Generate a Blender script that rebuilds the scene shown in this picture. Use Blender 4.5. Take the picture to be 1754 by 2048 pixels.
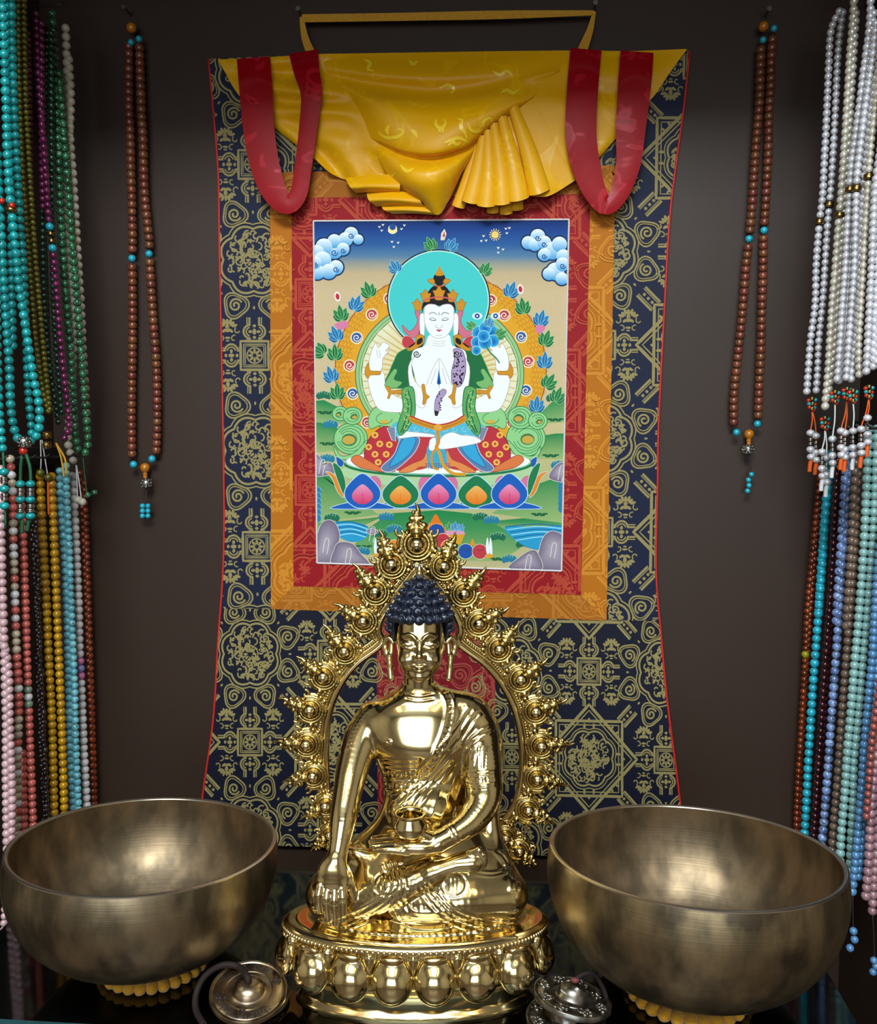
import bpy, bmesh, math, random
import numpy as np
from mathutils import Vector, Matrix, Euler
from mathutils.geometry import tessellate_polygon

for _o in list(bpy.data.objects):
    bpy.data.objects.remove(_o, do_unlink=True)
SC = bpy.context.scene
COL = SC.collection
random.seed(7)
rng = np.random.default_rng(7)
R = math.radians

# ------------------------------------------------------------------ camera
FPX, PCX, PCY = 1800.0, 877.0, 1024.0          # focal length in pixels of the 1754x2048 frame
PSI, TH = R(5.0), R(4.5)                        # heading to the left of the wall normal, pitch down
CAM = np.array([0.105, -1.2, 1.4])
cam_data = bpy.data.cameras.new('camera')
cam_data.sensor_fit = 'HORIZONTAL'
cam_data.sensor_width = 36.0
cam_data.lens = 36.0 * FPX / 1754.0
cam_data.clip_start = 0.02
cam = bpy.data.objects.new('camera', cam_data)
COL.objects.link(cam)
cam.location = CAM
cam.rotation_euler = (R(90) - TH, 0, PSI)
SC.camera = cam

# ------------------------------------------------------------------ world, exposure
world = bpy.data.worlds.new('world')
SC.world = world
world.use_nodes = True
world.node_tree.nodes['Background'].inputs[0].default_value = (0.75, 0.87, 1.0, 1)
world.node_tree.nodes['Background'].inputs[1].default_value = 0.10
SC.view_settings.view_transform = 'Standard'
SC.view_settings.look = 'None'
SC.view_settings.gamma = 1.0
SC.view_settings.use_curve_mapping = False
SC.view_settings.exposure = 0.0
SC.cycles.max_bounces = 8
SC.cycles.caustics_reflective = False
SC.cycles.caustics_refractive = False
SC.cycles.sample_clamp_indirect = 4.0
SC.cycles.use_denoising = True

# strengths of the ceiling lamps and of the added fill window, read below
PANEL_W, STRIP_COOL_W, STRIP_WARM_W, FILL_WINDOW_W = 50.0, 42.0, 55.0, 4.6

# ------------------------------------------------------------------ photograph geometry helpers
cT, sT, cP, sP = math.cos(TH), math.sin(TH), math.cos(PSI), math.sin(PSI)
def hdir(px, py):
    """ray of a pixel in the heading frame (x right, y ahead, z up)"""
    u = (np.asarray(px, float) - PCX) / FPX
    v = (PCY - np.asarray(py, float)) / FPX
    return np.stack([u + 0*v, cT + v*sT + 0*u, -sT + v*cT + 0*u], -1)
def h2w(h):
    h = np.asarray(h, float)
    return np.stack([CAM[0] + cP*h[..., 0] - sP*h[..., 1], CAM[1] + sP*h[..., 0] + cP*h[..., 1], CAM[2] + h[..., 2]], -1)
def w2h(w):
    q = np.asarray(w, float) - CAM
    return np.stack([cP*q[..., 0] + sP*q[..., 1], -sP*q[..., 0] + cP*q[..., 1], q[..., 2]], -1)
def wdir(px, py):
    return h2w(hdir(px, py)) - CAM
def at(px, py, Y):
    d = wdir(px, py)
    t = (Y - CAM[1]) / d[..., 1]
    return CAM + d * t[..., None]
def atz(px, py, Z):
    d = wdir(px, py)
    t = (Z - CAM[2]) / d[..., 2]
    return CAM + d * np.asarray(t)[..., None]
def proj(w):
    h = w2h(w)
    z = h[..., 1]*cT - h[..., 2]*sT
    y = h[..., 1]*sT + h[..., 2]*cT
    return PCX + FPX*h[..., 0]/z, PCY - FPX*y/z
V3 = lambda a: Vector((float(a[0]), float(a[1]), float(a[2])))

# ------------------------------------------------------------------ colours and materials
def lin(c):
    o = []
    for x in c[:3]:
        x = x / 255.0
        o.append(x/12.92 if x <= 0.04045 else ((x+0.055)/1.055)**2.4)
    return tuple(o)
def rgba(c): return lin(c) + (1.0,)

def mat(name, col, rough=0.5, metal=0.0, var=0.0, scale=40.0, bump=0.0, bscale=200.0, rnd=0.0, coat=0.0,
        spec=0.5, col2=None, sheen=0.0, veins=None, vscale=120.0, vcut=(0.55, 0.62), detail=4.0, stretch=None, sss=0.0,
        trans=0.0, hue=0.0, rvar=0.0):
    m = bpy.data.materials.new(name)
    m.use_nodes = True
    nt = m.node_tree; N = nt.nodes; L = nt.links
    b = N['Principled BSDF']
    b.inputs['Roughness'].default_value = rough
    b.inputs['Metallic'].default_value = metal
    b.inputs['Specular IOR Level'].default_value = spec
    b.inputs['Coat Weight'].default_value = coat
    b.inputs['Coat Roughness'].default_value = 0.08
    b.inputs['Sheen Weight'].default_value = sheen
    b.inputs['Transmission Weight'].default_value = trans
    if sss:
        b.inputs['Subsurface Weight'].default_value = sss
        b.inputs['Subsurface Radius'].default_value = (0.004, 0.003, 0.002)
    c1 = rgba(col)
    c2 = rgba(col2) if col2 is not None else tuple(max(0, x*(1-var)) for x in c1[:3]) + (1,)
    tc = N.new('ShaderNodeTexCoord')
    vec = tc.outputs['Object']
    if stretch:
        mp = N.new('ShaderNodeMapping'); mp.inputs['Scale'].default_value = stretch
        L.new(vec, mp.inputs['Vector']); vec = mp.outputs['Vector']
    if rnd or hue:
        oi = N.new('ShaderNodeObjectInfo')
        ad = N.new('ShaderNodeVectorMath'); ad.operation = 'ADD'
        sc_ = N.new('ShaderNodeVectorMath'); sc_.operation = 'SCALE'; sc_.inputs['Scale'].default_value = 17.0
        cmb = N.new('ShaderNodeCombineXYZ')
        for k in range(3): L.new(oi.outputs['Random'], cmb.inputs[k])
        L.new(cmb.outputs[0], sc_.inputs[0]); L.new(vec, ad.inputs[0]); L.new(sc_.outputs[0], ad.inputs[1])
        vec = ad.outputs[0]
    nz = N.new('ShaderNodeTexNoise'); nz.inputs['Scale'].default_value = scale; nz.inputs['Detail'].default_value = detail
    L.new(vec, nz.inputs['Vector'])
    rp = N.new('ShaderNodeValToRGB')
    rp.color_ramp.elements[0].position = 0.35; rp.color_ramp.elements[0].color = c2
    rp.color_ramp.elements[1].position = 0.65; rp.color_ramp.elements[1].color = c1
    L.new(nz.outputs['Fac'], rp.inputs['Fac'])
    out = rp.outputs['Color']
    if veins is not None:
        n2 = N.new('ShaderNodeTexNoise'); n2.inputs['Scale'].default_value = vscale; n2.inputs['Detail'].default_value = 3.0
        L.new(vec, n2.inputs['Vector'])
        r2 = N.new('ShaderNodeValToRGB')
        r2.color_ramp.elements[0].position = vcut[0]; r2.color_ramp.elements[0].color = (0, 0, 0, 1)
        r2.color_ramp.elements[1].position = vcut[1]; r2.color_ramp.elements[1].color = (1, 1, 1, 1)
        L.new(n2.outputs['Fac'], r2.inputs['Fac'])
        mx = N.new('ShaderNodeMixRGB'); mx.inputs[2].default_value = rgba(veins)
        L.new(r2.outputs['Color'], mx.inputs[0]); L.new(out, mx.inputs[1]); out = mx.outputs[0]
    if rnd or hue:
        hs = N.new('ShaderNodeHueSaturation')
        mr = N.new('ShaderNodeMapRange')
        mr.inputs['To Min'].default_value = 1 - rnd; mr.inputs['To Max'].default_value = 1 + rnd
        L.new(oi.outputs['Random'], mr.inputs['Value']); L.new(mr.outputs[0], hs.inputs['Value'])
        if hue:
            m2 = N.new('ShaderNodeMapRange'); m2.inputs['To Min'].default_value = 0.5 - hue; m2.inputs['To Max'].default_value = 0.5 + hue
            wn = N.new('ShaderNodeTexWhiteNoise'); wn.noise_dimensions = '1D'
            L.new(oi.outputs['Random'], wn.inputs['W']); L.new(wn.outputs['Value'], m2.inputs['Value']); L.new(m2.outputs[0], hs.inputs['Hue'])
        L.new(out, hs.inputs['Color']); out = hs.outputs['Color']
    L.new(out, b.inputs['Base Color'])
    if rvar:
        mr3 = N.new('ShaderNodeMapRange')
        mr3.inputs['To Min'].default_value = max(0.02, rough - rvar); mr3.inputs['To Max'].default_value = rough + rvar
        mr3.inputs['From Min'].default_value = 0.3; mr3.inputs['From Max'].default_value = 0.7
        L.new(nz.outputs['Fac'], mr3.inputs['Value']); L.new(mr3.outputs[0], b.inputs['Roughness'])
    if bump:
        nb = N.new('ShaderNodeTexNoise'); nb.inputs['Scale'].default_value = bscale; nb.inputs['Detail'].default_value = 3.0
        L.new(vec, nb.inputs['Vector'])
        bp = N.new('ShaderNodeBump'); bp.inputs['Strength'].default_value = bump; bp.inputs['Distance'].default_value = 0.002
        L.new(nb.outputs['Fac'], bp.inputs['Height']); L.new(bp.outputs[0], b.inputs['Normal'])
    return m

def attr_mat(name, rough=0.6, metal=0.0, spec=0.3, bump=0.15, bscale=2500.0, var=0.12, sheen=0.0):
    """colour from the mesh's own paint (a colour attribute), with a woven grain"""
    m = bpy.data.materials.new(name); m.use_nodes = True
    nt = m.node_tree; N = nt.nodes; L = nt.links
    b = N['Principled BSDF']
    b.inputs['Roughness'].default_value = rough; b.inputs['Metallic'].default_value = metal
    b.inputs['Specular IOR Level'].default_value = spec; b.inputs['Sheen Weight'].default_value = sheen
    a = N.new('ShaderNodeAttribute'); a.attribute_name = 'paint'
    tc = N.new('ShaderNodeTexCoord')
    nz = N.new('ShaderNodeTexNoise'); nz.inputs['Scale'].default_value = 900.0; nz.inputs['Detail'].default_value = 2.0
    L.new(tc.outputs['Object'], nz.inputs['Vector'])
    mr = N.new('ShaderNodeMapRange'); mr.inputs['To Min'].default_value = 1 - var; mr.inputs['To Max'].default_value = 1 + var
    mr.inputs['From Min'].default_value = 0.3; mr.inputs['From Max'].default_value = 0.7
    L.new(nz.outputs['Fac'], mr.inputs['Value'])
    vm = N.new('ShaderNodeVectorMath'); vm.operation = 'SCALE'
    L.new(a.outputs['Color'], vm.inputs[0]); L.new(mr.outputs[0], vm.inputs['Scale'])
    L.new(vm.outputs[0], b.inputs['Base Color'])
    nb = N.new('ShaderNodeTexNoise'); nb.inputs['Scale'].default_value = bscale
    L.new(tc.outputs['Object'], nb.inputs['Vector'])
    bp = N.new('ShaderNodeBump'); bp.inputs['Strength'].default_value = bump; bp.inputs['Distance'].default_value = 0.0006
    L.new(nb.outputs['Fac'], bp.inputs['Height']); L.new(bp.outputs[0], b.inputs['Normal'])
    return m

def emit_mat(name, col, strength):
    m = bpy.data.materials.new(name); m.use_nodes = True
    nt = m.node_tree; nt.nodes.clear()
    o = nt.nodes.new('ShaderNodeOutputMaterial'); e = nt.nodes.new('ShaderNodeEmission')
    e.inputs[0].default_value = tuple(col) + (1,); e.inputs[1].default_value = strength
    nt.links.new(e.outputs[0], o.inputs[0])
    return m

# ------------------------------------------------------------------ object helpers
def thing(name, label, cat, loc=(0, 0, 0), rotz=0.0, group=None):
    o = bpy.data.objects.new(name, None); COL.objects.link(o)
    o.empty_display_size = 0.02
    o.location = loc; o.rotation_euler = (0, 0, rotz)
    o['label'] = label; o['category'] = cat
    if group: o['group'] = group
    return o
def tag(o, label, cat, group=None):
    o['label'] = label; o['category'] = cat
    if group: o['group'] = group
    return o
def link(name, me, m=None, parent=None, loc=None, label=None):
    o = bpy.data.objects.new(name, me); COL.objects.link(o)
    if m is not None and not me.materials: me.materials.append(m)
    if parent is not None: o.parent = parent
    if loc is not None: o.location = loc
    if label: o['label'] = label
    return o
def struct(name, me, m):
    o = link(name, me, m); o['kind'] = 'structure'; return o
def shade(me, smooth=True, angle=None):
    me.polygons.foreach_set('use_smooth', [smooth] * len(me.polygons))
    if smooth and angle is not None:
        try: me.set_sharp_from_angle(angle=angle)
        except Exception: pass
    return me
def pymesh(name, V, Fs, smooth=True, angle=None):
    me = bpy.data.meshes.new(name)
    V = np.asarray(V, float)
    me.from_pydata(V.tolist(), [], [list(map(int, f)) for f in Fs] if not isinstance(Fs, np.ndarray) else Fs.tolist())
    me.update()
    return shade(me, smooth, angle)
def box_me(name, lo, hi, bevel=0.0):
    bm = bmesh.new()
    bmesh.ops.create_cube(bm, size=1)
    lo = Vector(lo); hi = Vector(hi)
    for v in bm.verts:
        v.co = Vector(((lo[k] + (v.co[k] + .5) * (hi[k] - lo[k])) for k in range(3)))
    if bevel:
        bmesh.ops.bevel(bm, geom=bm.edges[:], offset=bevel, segments=2, affect='EDGES', profile=0.5)
    me = bpy.data.meshes.new(name); bm.to_mesh(me); bm.free()
    return shade(me, bool(bevel), R(35))
def lathe_me(name, prof, seg=64, sx=1.0, sy=1.0, smooth=True, angle=R(50), closed=False, fn=None):
    """prof: list of (r, z)"""
    prof = np.asarray(prof, float); n = len(prof)
    a = np.linspace(0, 2*np.pi, seg, endpoint=False)
    rr = prof[:, 0][:, None]; zz = prof[:, 1][:, None] + 0*a[None]
    X = rr*np.cos(a)[None]*sx; Y = rr*np.sin(a)[None]*sy
    P = np.stack([X, Y, zz], -1)
    if fn is not None: P = fn(P, a)
    V = P.reshape(-1, 3)
    Fs = []
    for i in range(n - 1 if not closed else n):
        i2 = (i+1) % n
        for j in range(seg):
            j2 = (j+1) % seg
            Fs.append((i*seg+j, i*seg+j2, i2*seg+j2, i2*seg+j))
    me = bpy.data.meshes.new(name); bm = bmesh.new()
    vs = [bm.verts.new(v) for v in V]
    for f in Fs: bm.faces.new([vs[k] for k in f])
    if not closed:
        for i in (0, n-1):
            if prof[i, 0] > 1e-6:
                pass
    bmesh.ops.remove_doubles(bm, verts=bm.verts[:], dist=1e-6)
    bmesh.ops.recalc_face_normals(bm, faces=bm.faces[:])
    bm.to_mesh(me); bm.free()
    return shade(me, smooth, angle)
def catmull(P, n):
    """resample a polyline through its points with a Catmull-Rom spline, n samples, even in chord length"""
    P = np.asarray(P, float)
    if len(P) == 2:
        t = np.linspace(0, 1, n)[:, None]; return P[0]*(1-t) + P[1]*t
    Q = np.vstack([2*P[0]-P[1], P, 2*P[-1]-P[-2]])
    out = []
    K = 16
    for i in range(1, len(Q)-2):
        p0, p1, p2, p3 = Q[i-1], Q[i], Q[i+1], Q[i+2]
        t = np.linspace(0, 1, K, endpoint=False)[:, None]
        out.append(0.5*((2*p1) + (-p0+p2)*t + (2*p0-5*p1+4*p2-p3)*t**2 + (-p0+3*p1-3*p2+p3)*t**3))
    D = np.vstack(out + [P[-1:]])
    s = np.r_[0, np.cumsum(np.linalg.norm(np.diff(D, axis=0), axis=1))]
    q = np.linspace(0, s[-1], n)
    return np.stack([np.interp(q, s, D[:, k]) for k in range(D.shape[1])], -1)
def tube_me(name, P, r, seg=8, smooth=True, ends=True, bm=None):
    """tube along points P (world), r a number or a list"""
    P = np.asarray(P, float); n = len(P)
    rr = np.full(n, r) if np.isscalar(r) else np.asarray(r, float)
    own = bm is None
    if own: bm = bmesh.new()
    T = np.gradient(P, axis=0); T /= np.linalg.norm(T, axis=1)[:, None] + 1e-12
    up = np.array([0, 0, 1.]) if abs(T[0, 2]) < .9 else np.array([0, 1., 0])
    nrm = np.cross(T[0], up); nrm /= np.linalg.norm(nrm)
    rings = []
    for i in range(n):
        nrm = nrm - T[i]*np.dot(nrm, T[i]); nrm /= np.linalg.norm(nrm) + 1e-12
        bi = np.cross(T[i], nrm)
        rings.append([bm.verts.new(P[i] + rr[i]*(math.cos(a)*nrm + math.sin(a)*bi)) for a in np.linspace(0, 2*np.pi, seg, endpoint=False)])
    for i in range(n-1):
        for j in range(seg):
            f = bm.faces.new((rings[i][j], rings[i][(j+1) % seg], rings[i+1][(j+1) % seg], rings[i+1][j])); f.smooth = smooth
    if ends:
        bm.faces.new(rings[0][::-1]); bm.faces.new(rings[-1])
    if own:
        me = bpy.data.meshes.new(name); bmesh.ops.recalc_face_normals(bm, faces=bm.faces[:]); bm.to_mesh(me); bm.free()
        return me
def sphere_bm(bm, c, r, seg=10, rings=6, scale=(1, 1, 1), rot=None):
    M = Matrix.Translation(V3(c)) @ (rot.to_4x4() if rot is not None else Matrix()) @ Matrix.Diagonal((scale[0], scale[1], scale[2], 1))
    g = bmesh.ops.create_uvsphere(bm, u_segments=seg, v_segments=rings, radius=r, matrix=M)
    for v in g['verts']:
        for f in v.link_faces: f.smooth = True
def bm_me(name, bm):
    me = bpy.data.meshes.new(name); bm.to_mesh(me); bm.free(); return me
def sphere_me(name, r=1.0, seg=10, rings=6, scale=(1, 1, 1)):
    bm = bmesh.new(); sphere_bm(bm, (0, 0, 0), r, seg, rings, scale); return bm_me(name, bm)
def grid_me(name, P, thick=0.0, closed_u=False):
    """P (n, m, 3) grid -> mesh; thick adds a back skin that closes it"""
    P = np.asarray(P, float); n, m = P.shape[:2]
    V = [P.reshape(-1, 3)]
    idx = np.arange(n*m).reshape(n, m)
    Q = np.stack([idx[:-1, :-1], idx[1:, :-1], idx[1:, 1:], idx[:-1, 1:]], -1).reshape(-1, 4)
    if thick:
        du = np.gradient(P, axis=0); dv = np.gradient(P, axis=1)
        nn = np.cross(du, dv); nn /= np.linalg.norm(nn, axis=-1)[..., None] + 1e-12
        V.append((P - nn*thick).reshape(-1, 3))
        o = n*m
        Q2 = Q[:, ::-1] + o
        rim = list(idx[:, 0]) + list(idx[-1, 1:]) + list(idx[:-1, -1][::-1]) + list(idx[0, 1:-1][::-1])
        rim = np.array(rim); r2 = np.roll(rim, -1)
        Q3 = np.stack([rim, rim+o, r2+o, r2], -1)
        Q = np.vstack([Q, Q2, Q3[:, ::-1]])
    me = pymesh(name, np.vstack(V), Q, True)
    bm = bmesh.new(); bm.from_mesh(me); bmesh.ops.recalc_face_normals(bm, faces=bm.faces[:]); bm.to_mesh(me); bm.free()
    return shade(me, True, R(60))
# ------------------------------------------------------------------ lamps of the shop ceiling
CEIL = 2.70
m_lampbody = mat('lamp body', (225, 225, 222), 0.5)
def ceiling_lamp(label, x, y, sx, sy, col, w):
    t = thing('ceiling_light', label, 'lamp', (x, y, CEIL))
    e = 0.012
    bm = bmesh.new()
    for lo, hi in (((-sx-e, -sy-e, -.03), (-sx, sy+e, 0)), ((sx, -sy-e, -.03), (sx+e, sy+e, 0)),
                   ((-sx, -sy-e, -.03), (sx, -sy, 0)), ((-sx, sy, -.03), (sx, sy+e, 0))):
        bmesh.ops.create_cube(bm, size=1, matrix=Matrix.Translation([(a+b)/2 for a, b in zip(lo, hi)]) @ Matrix.Diagonal([b-a for a, b in zip(lo, hi)] + [1]))
    link('frame', bm_me('lamp_frame', bm), m_lampbody, t)
    me = pymesh('diffuser', [(-sx, -sy, -.02), (sx, -sy, -.02), (sx, sy, -.02), (-sx, sy, -.02)], [(0, 3, 2, 1)], False)
    link('diffuser', me, emit_mat('lamp glow', col, w), t)
ceiling_lamp('square cool white panel light in the shop ceiling', 0.02, -2.02, 0.40, 0.40, (0.80, 0.93, 1.0), PANEL_W)
ceiling_lamp('cool white light strip in the ceiling, nearest the alcove', 0.0, -1.55, 0.70, 0.02, (0.75, 0.9, 1.0), STRIP_COOL_W)
ceiling_lamp('cool white light strip in the ceiling, furthest from the alcove', 0.0, -2.95, 0.70, 0.02, (0.75, 0.9, 1.0), STRIP_COOL_W)
ceiling_lamp('warm light strip along the left of the ceiling', -0.95, -2.25, 0.02, 0.6, (1.0, 0.66, 0.30), STRIP_WARM_W)
ceiling_lamp('warm light strip along the right of the ceiling', 0.95, -2.25, 0.02, 0.6, (1.0, 0.66, 0.30), STRIP_WARM_W)

# ------------------------------------------------------------------ the setting
m_wall = mat('dark brown laminate', (53, 37, 28), 0.45, var=0.10, scale=3.0, bump=0.02, bscale=900, spec=0.3)
m_room = mat('shop wall paint', (168, 156, 138), 0.8, var=0.15, scale=2.0)
m_ceil = mat('ceiling paint', (190, 188, 182), 0.9, var=0.05)
m_floor = mat('shop floor', (86, 70, 58), 0.4, var=0.3, scale=3.0)
m_dark = mat('dark cabinet board', (38, 30, 28), 0.35, var=0.2, scale=4.0)
XL, XR, YF = -0.535, 0.54, -0.50
ALC_TOP = 2.005
struct('wall_back', box_me('wall_back', (XL-.02, 0.0, 0.0), (XR+.02, 0.02, ALC_TOP)), m_wall)
struct('wall_left', box_me('wall_left', (XL-.02, YF, 0.0), (XL, 0.0, ALC_TOP)), m_wall)
struct('wall_right', box_me('wall_right', (XR, YF, 0.0), (XR+.02, 0.0, ALC_TOP)), m_wall)
struct('trim_1', box_me('alcove_top', (XL-.02, YF, ALC_TOP), (XR+.02, 0.02, ALC_TOP+.03)), m_dark)
struct('wall_front_left', box_me('wall_front_left', (-2.3, YF-.02, 0.0), (XL, YF, CEIL)), m_room)
struct('wall_front_right', box_me('wall_front_right', (XR, YF-.02, 0.0), (2.3, YF, CEIL)), m_room)
struct('wall_front_top', box_me('wall_front_top', (XL, YF-.02, ALC_TOP), (XR, YF, CEIL)), m_room)
struct('wall_far_left', box_me('wall_far_left', (-2.32, -4.5, 0.0), (-2.3, YF, CEIL)), m_room)
struct('wall_far_right', box_me('wall_far_right', (2.3, -4.5, 0.0), (2.32, YF, CEIL)), m_room)
struct('wall_far', box_me('wall_far', (-2.32, -4.52, 0.0), (2.32, -4.5, CEIL)), m_room)
m_frame = mat('fill window frame', (200, 198, 192), 0.5)
bm = bmesh.new()
for lo, hi in (((-1.3, -4.50, .70), (1.3, -4.46, .78)), ((-1.3, -4.50, 2.32), (1.3, -4.46, 2.40)), ((-1.3, -4.50, .78), (-1.22, -4.46, 2.32)), ((1.22, -4.50, .78), (1.3, -4.46, 2.32)), ((-.03, -4.50, .78), (.03, -4.46, 2.32))):
    bmesh.ops.create_cube(bm, size=1, matrix=Matrix.Translation([(a+b)/2 for a, b in zip(lo, hi)]) @ Matrix.Diagonal([b-a for a, b in zip(lo, hi)] + [1]))
struct('fill_window_1', bm_me('fill_window_1', bm), m_frame)
wp = link('fill_window_pane', pymesh('fill_window_pane', [(-1.22, -4.48, .78), (1.22, -4.48, .78), (1.22, -4.48, 2.32), (-1.22, -4.48, 2.32)], [(0, 1, 2, 3)], False), emit_mat('front fill glow of the added window', (.82, .93, 1.0), FILL_WINDOW_W), bpy.data.objects['fill_window_1'])  # unseen window, added so its glow fills the scene from the front
struct('ceiling', box_me('ceiling', (-2.32, -4.52, CEIL), (2.32, 0.02, CEIL+.02)), m_ceil)
struct('floor', box_me('floor', (-2.32, -4.52, -.02), (2.32, 0.02, 0.0)), m_floor)

# ------------------------------------------------------------------ glass shelf
GZ = 0.90
def glass_mat():
    m = bpy.data.materials.new('shelf glass'); m.use_nodes = True
    nt = m.node_tree; N = nt.nodes; L = nt.links; N.clear()
    o = N.new('ShaderNodeOutputMaterial'); tr = N.new('ShaderNodeBsdfTransparent'); gl = N.new('ShaderNodeBsdfGlossy')
    fr = N.new('ShaderNodeFresnel'); fr.inputs[0].default_value = 1.55
    nz = N.new('ShaderNodeTexNoise'); nz.inputs['Scale'].default_value = 9.0
    mr = N.new('ShaderNodeMapRange'); mr.inputs['To Min'].default_value = 0.03; mr.inputs['To Max'].default_value = 0.10
    L.new(nz.outputs['Fac'], mr.inputs['Value']); L.new(mr.outputs[0], gl.inputs['Roughness'])
    mx = N.new('ShaderNodeMixShader')
    tr.inputs[0].default_value = (0.72, 0.80, 0.78, 1); gl.inputs[0].default_value = (1, 1, 1, 1)
    L.new(fr.outputs[0], mx.inputs[0]); L.new(tr.outputs[0], mx.inputs[1]); L.new(gl.outputs[0], mx.inputs[2]); L.new(mx.outputs[0], o.inputs[0])
    return m
m_glass = glass_mat()
m_edge = mat('green glass edge', (36, 74, 78), 0.15, spec=0.5, var=0.3, scale=30)
bl = atz(555, 1746, GZ); br = atz(1092, 1765, GZ)
sl = (br[1]-bl[1])/(br[0]-bl[0])
yb = lambda x: bl[1] + sl*0.25*(x - bl[0])
fl = atz(20, 2039, GZ)
yf = lambda x: fl[1] + sl*0.25*(x - fl[0])
gx0, gx1 = -0.42, 0.40
tgl = thing('glass_shelf', 'clear glass shelf top under the statue and the bowls', 'shelf', (0, 0, GZ))
th = 0.008
gv = [(gx0, yf(gx0), 0), (gx1, yf(gx1), 0), (gx1, yb(gx1), 0), (gx0, yb(gx0), 0)]
gv += [(x, y, -th) for x, y, z in gv]
me = pymesh('glass_top', gv, [(0, 1, 2, 3), (4, 7, 6, 5), (0, 4, 5, 1), (1, 5, 6, 2), (2, 6, 7, 3), (3, 7, 4, 0)], False)
me.materials.append(m_glass); me.materials.append(m_edge)
for p in me.polygons:
    if p.index > 1: p.material_index = 1
link('glass_sheet', me, None, tgl)
tcb = thing('display_cabinet', 'dark display cabinet beneath the glass shelf', 'cabinet', (0, 0, 0))
zt = GZ - th - .001
link('side_panel', box_me('side_panel', (gx0+.004, -.455, 0), (gx0+.022, -.19, zt)), m_dark, tcb)
link('side_panel', box_me('side_panel', (gx1-.022, -.455, 0), (gx1-.004, -.19, zt)), m_dark, tcb)
link('back_panel', box_me('back_panel', (gx0+.022, -.195, 0), (gx1-.022, -.185, zt)), m_dark, tcb)
link('inner_shelf', box_me('inner_shelf', (gx0+.022, -.455, GZ-.060), (gx1-.022, -.195, GZ-.045)), m_dark, tcb)
# a few loose beads lying in the cabinet, seen dimly through the glass
for i, (nm, c, px, py) in enumerate((('dark red', (150, 30, 44), 566, 1786), ('blue', (50, 90, 190), 560, 1818), ('pale', (200, 200, 205), 584, 1836), ('mustard', (170, 150, 50), 592, 1800), ('teal', (40, 120, 120), 1064, 1812))):
    q = sphere_me('loose_bead', 0.009, 16, 10)
    p = atz(px, py, GZ-.045+.009)
    tag(link('loose_bead', q, mat('loose bead '+nm, c, 0.25, coat=0.3), None, tuple(p)), nm + ' loose round bead lying in the cabinet under the glass beside the statue', 'bead')
# ------------------------------------------------------------------ singing bowls on their cushions
def bronze(name, c1, c2, seed, rr=(.46, .34)):
    m = bpy.data.materials.new(name); m.use_nodes = True
    nt = m.node_tree; N = nt.nodes; L = nt.links
    b = N['Principled BSDF']; b.inputs['Metallic'].default_value = 1.0
    tc = N.new('ShaderNodeTexCoord')
    mp = N.new('ShaderNodeMapping'); mp.inputs['Scale'].default_value = (1, 1, .55); mp.inputs['Location'].default_value = (seed, 0, 0)
    L.new(tc.outputs['Object'], mp.inputs['Vector'])
    n1 = N.new('ShaderNodeTexNoise'); n1.inputs['Scale'].default_value = 38.0; n1.inputs['Detail'].default_value = 3.0
    L.new(mp.outputs[0], n1.inputs['Vector'])
    rp = N.new('ShaderNodeValToRGB'); rp.color_ramp.elements[0].position = .36; rp.color_ramp.elements[0].color = rgba(c2)
    rp.color_ramp.elements[1].position = .66; rp.color_ramp.elements[1].color = rgba(c1)
    L.new(n1.outputs['Fac'], rp.inputs['Fac']); L.new(rp.outputs[0], b.inputs['Base Color'])
    mr = N.new('ShaderNodeMapRange'); mr.inputs['To Min'].default_value = rr[0]; mr.inputs['To Max'].default_value = rr[1]
    L.new(n1.outputs['Fac'], mr.inputs['Value']); L.new(mr.outputs[0], b.inputs['Roughness'])
    # faint rings from burnishing
    sx = N.new('ShaderNodeMapping'); sx.inputs['Scale'].default_value = (4, 4, 260)
    L.new(tc.outputs['Object'], sx.inputs['Vector'])
    n2 = N.new('ShaderNodeTexNoise'); n2.inputs['Scale'].default_value = 3.0; n2.inputs['Detail'].default_value = 2.0
    L.new(sx.outputs[0], n2.inputs['Vector'])
    n3 = N.new('ShaderNodeTexVoronoi'); n3.inputs['Scale'].default_value = 34.0; n3.feature = 'SMOOTH_F1'
    L.new(mp.outputs[0], n3.inputs['Vector'])
    b1 = N.new('ShaderNodeBump'); b1.inputs['Strength'].default_value = .10; b1.inputs['Distance'].default_value = .001
    L.new(n2.outputs['Fac'], b1.inputs['Height'])
    b2 = N.new('ShaderNodeBump'); b2.inputs['Strength'].default_value = .22; b2.inputs['Distance'].default_value = .006
    L.new(n3.outputs['Distance'], b2.inputs['Height']); L.new(b1.outputs[0], b2.inputs['Normal'])
    L.new(b2.outputs[0], b.inputs['Normal'])
    return m
m_rim = mat('burnished rim', (240, 226, 204), 0.3, metal=1.0, var=0.15, scale=60)
m_cush = mat('yellow cushion cloth', (222, 158, 18), 0.85, var=0.22, scale=300, sheen=0.4, bump=0.3, bscale=1500)
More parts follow.
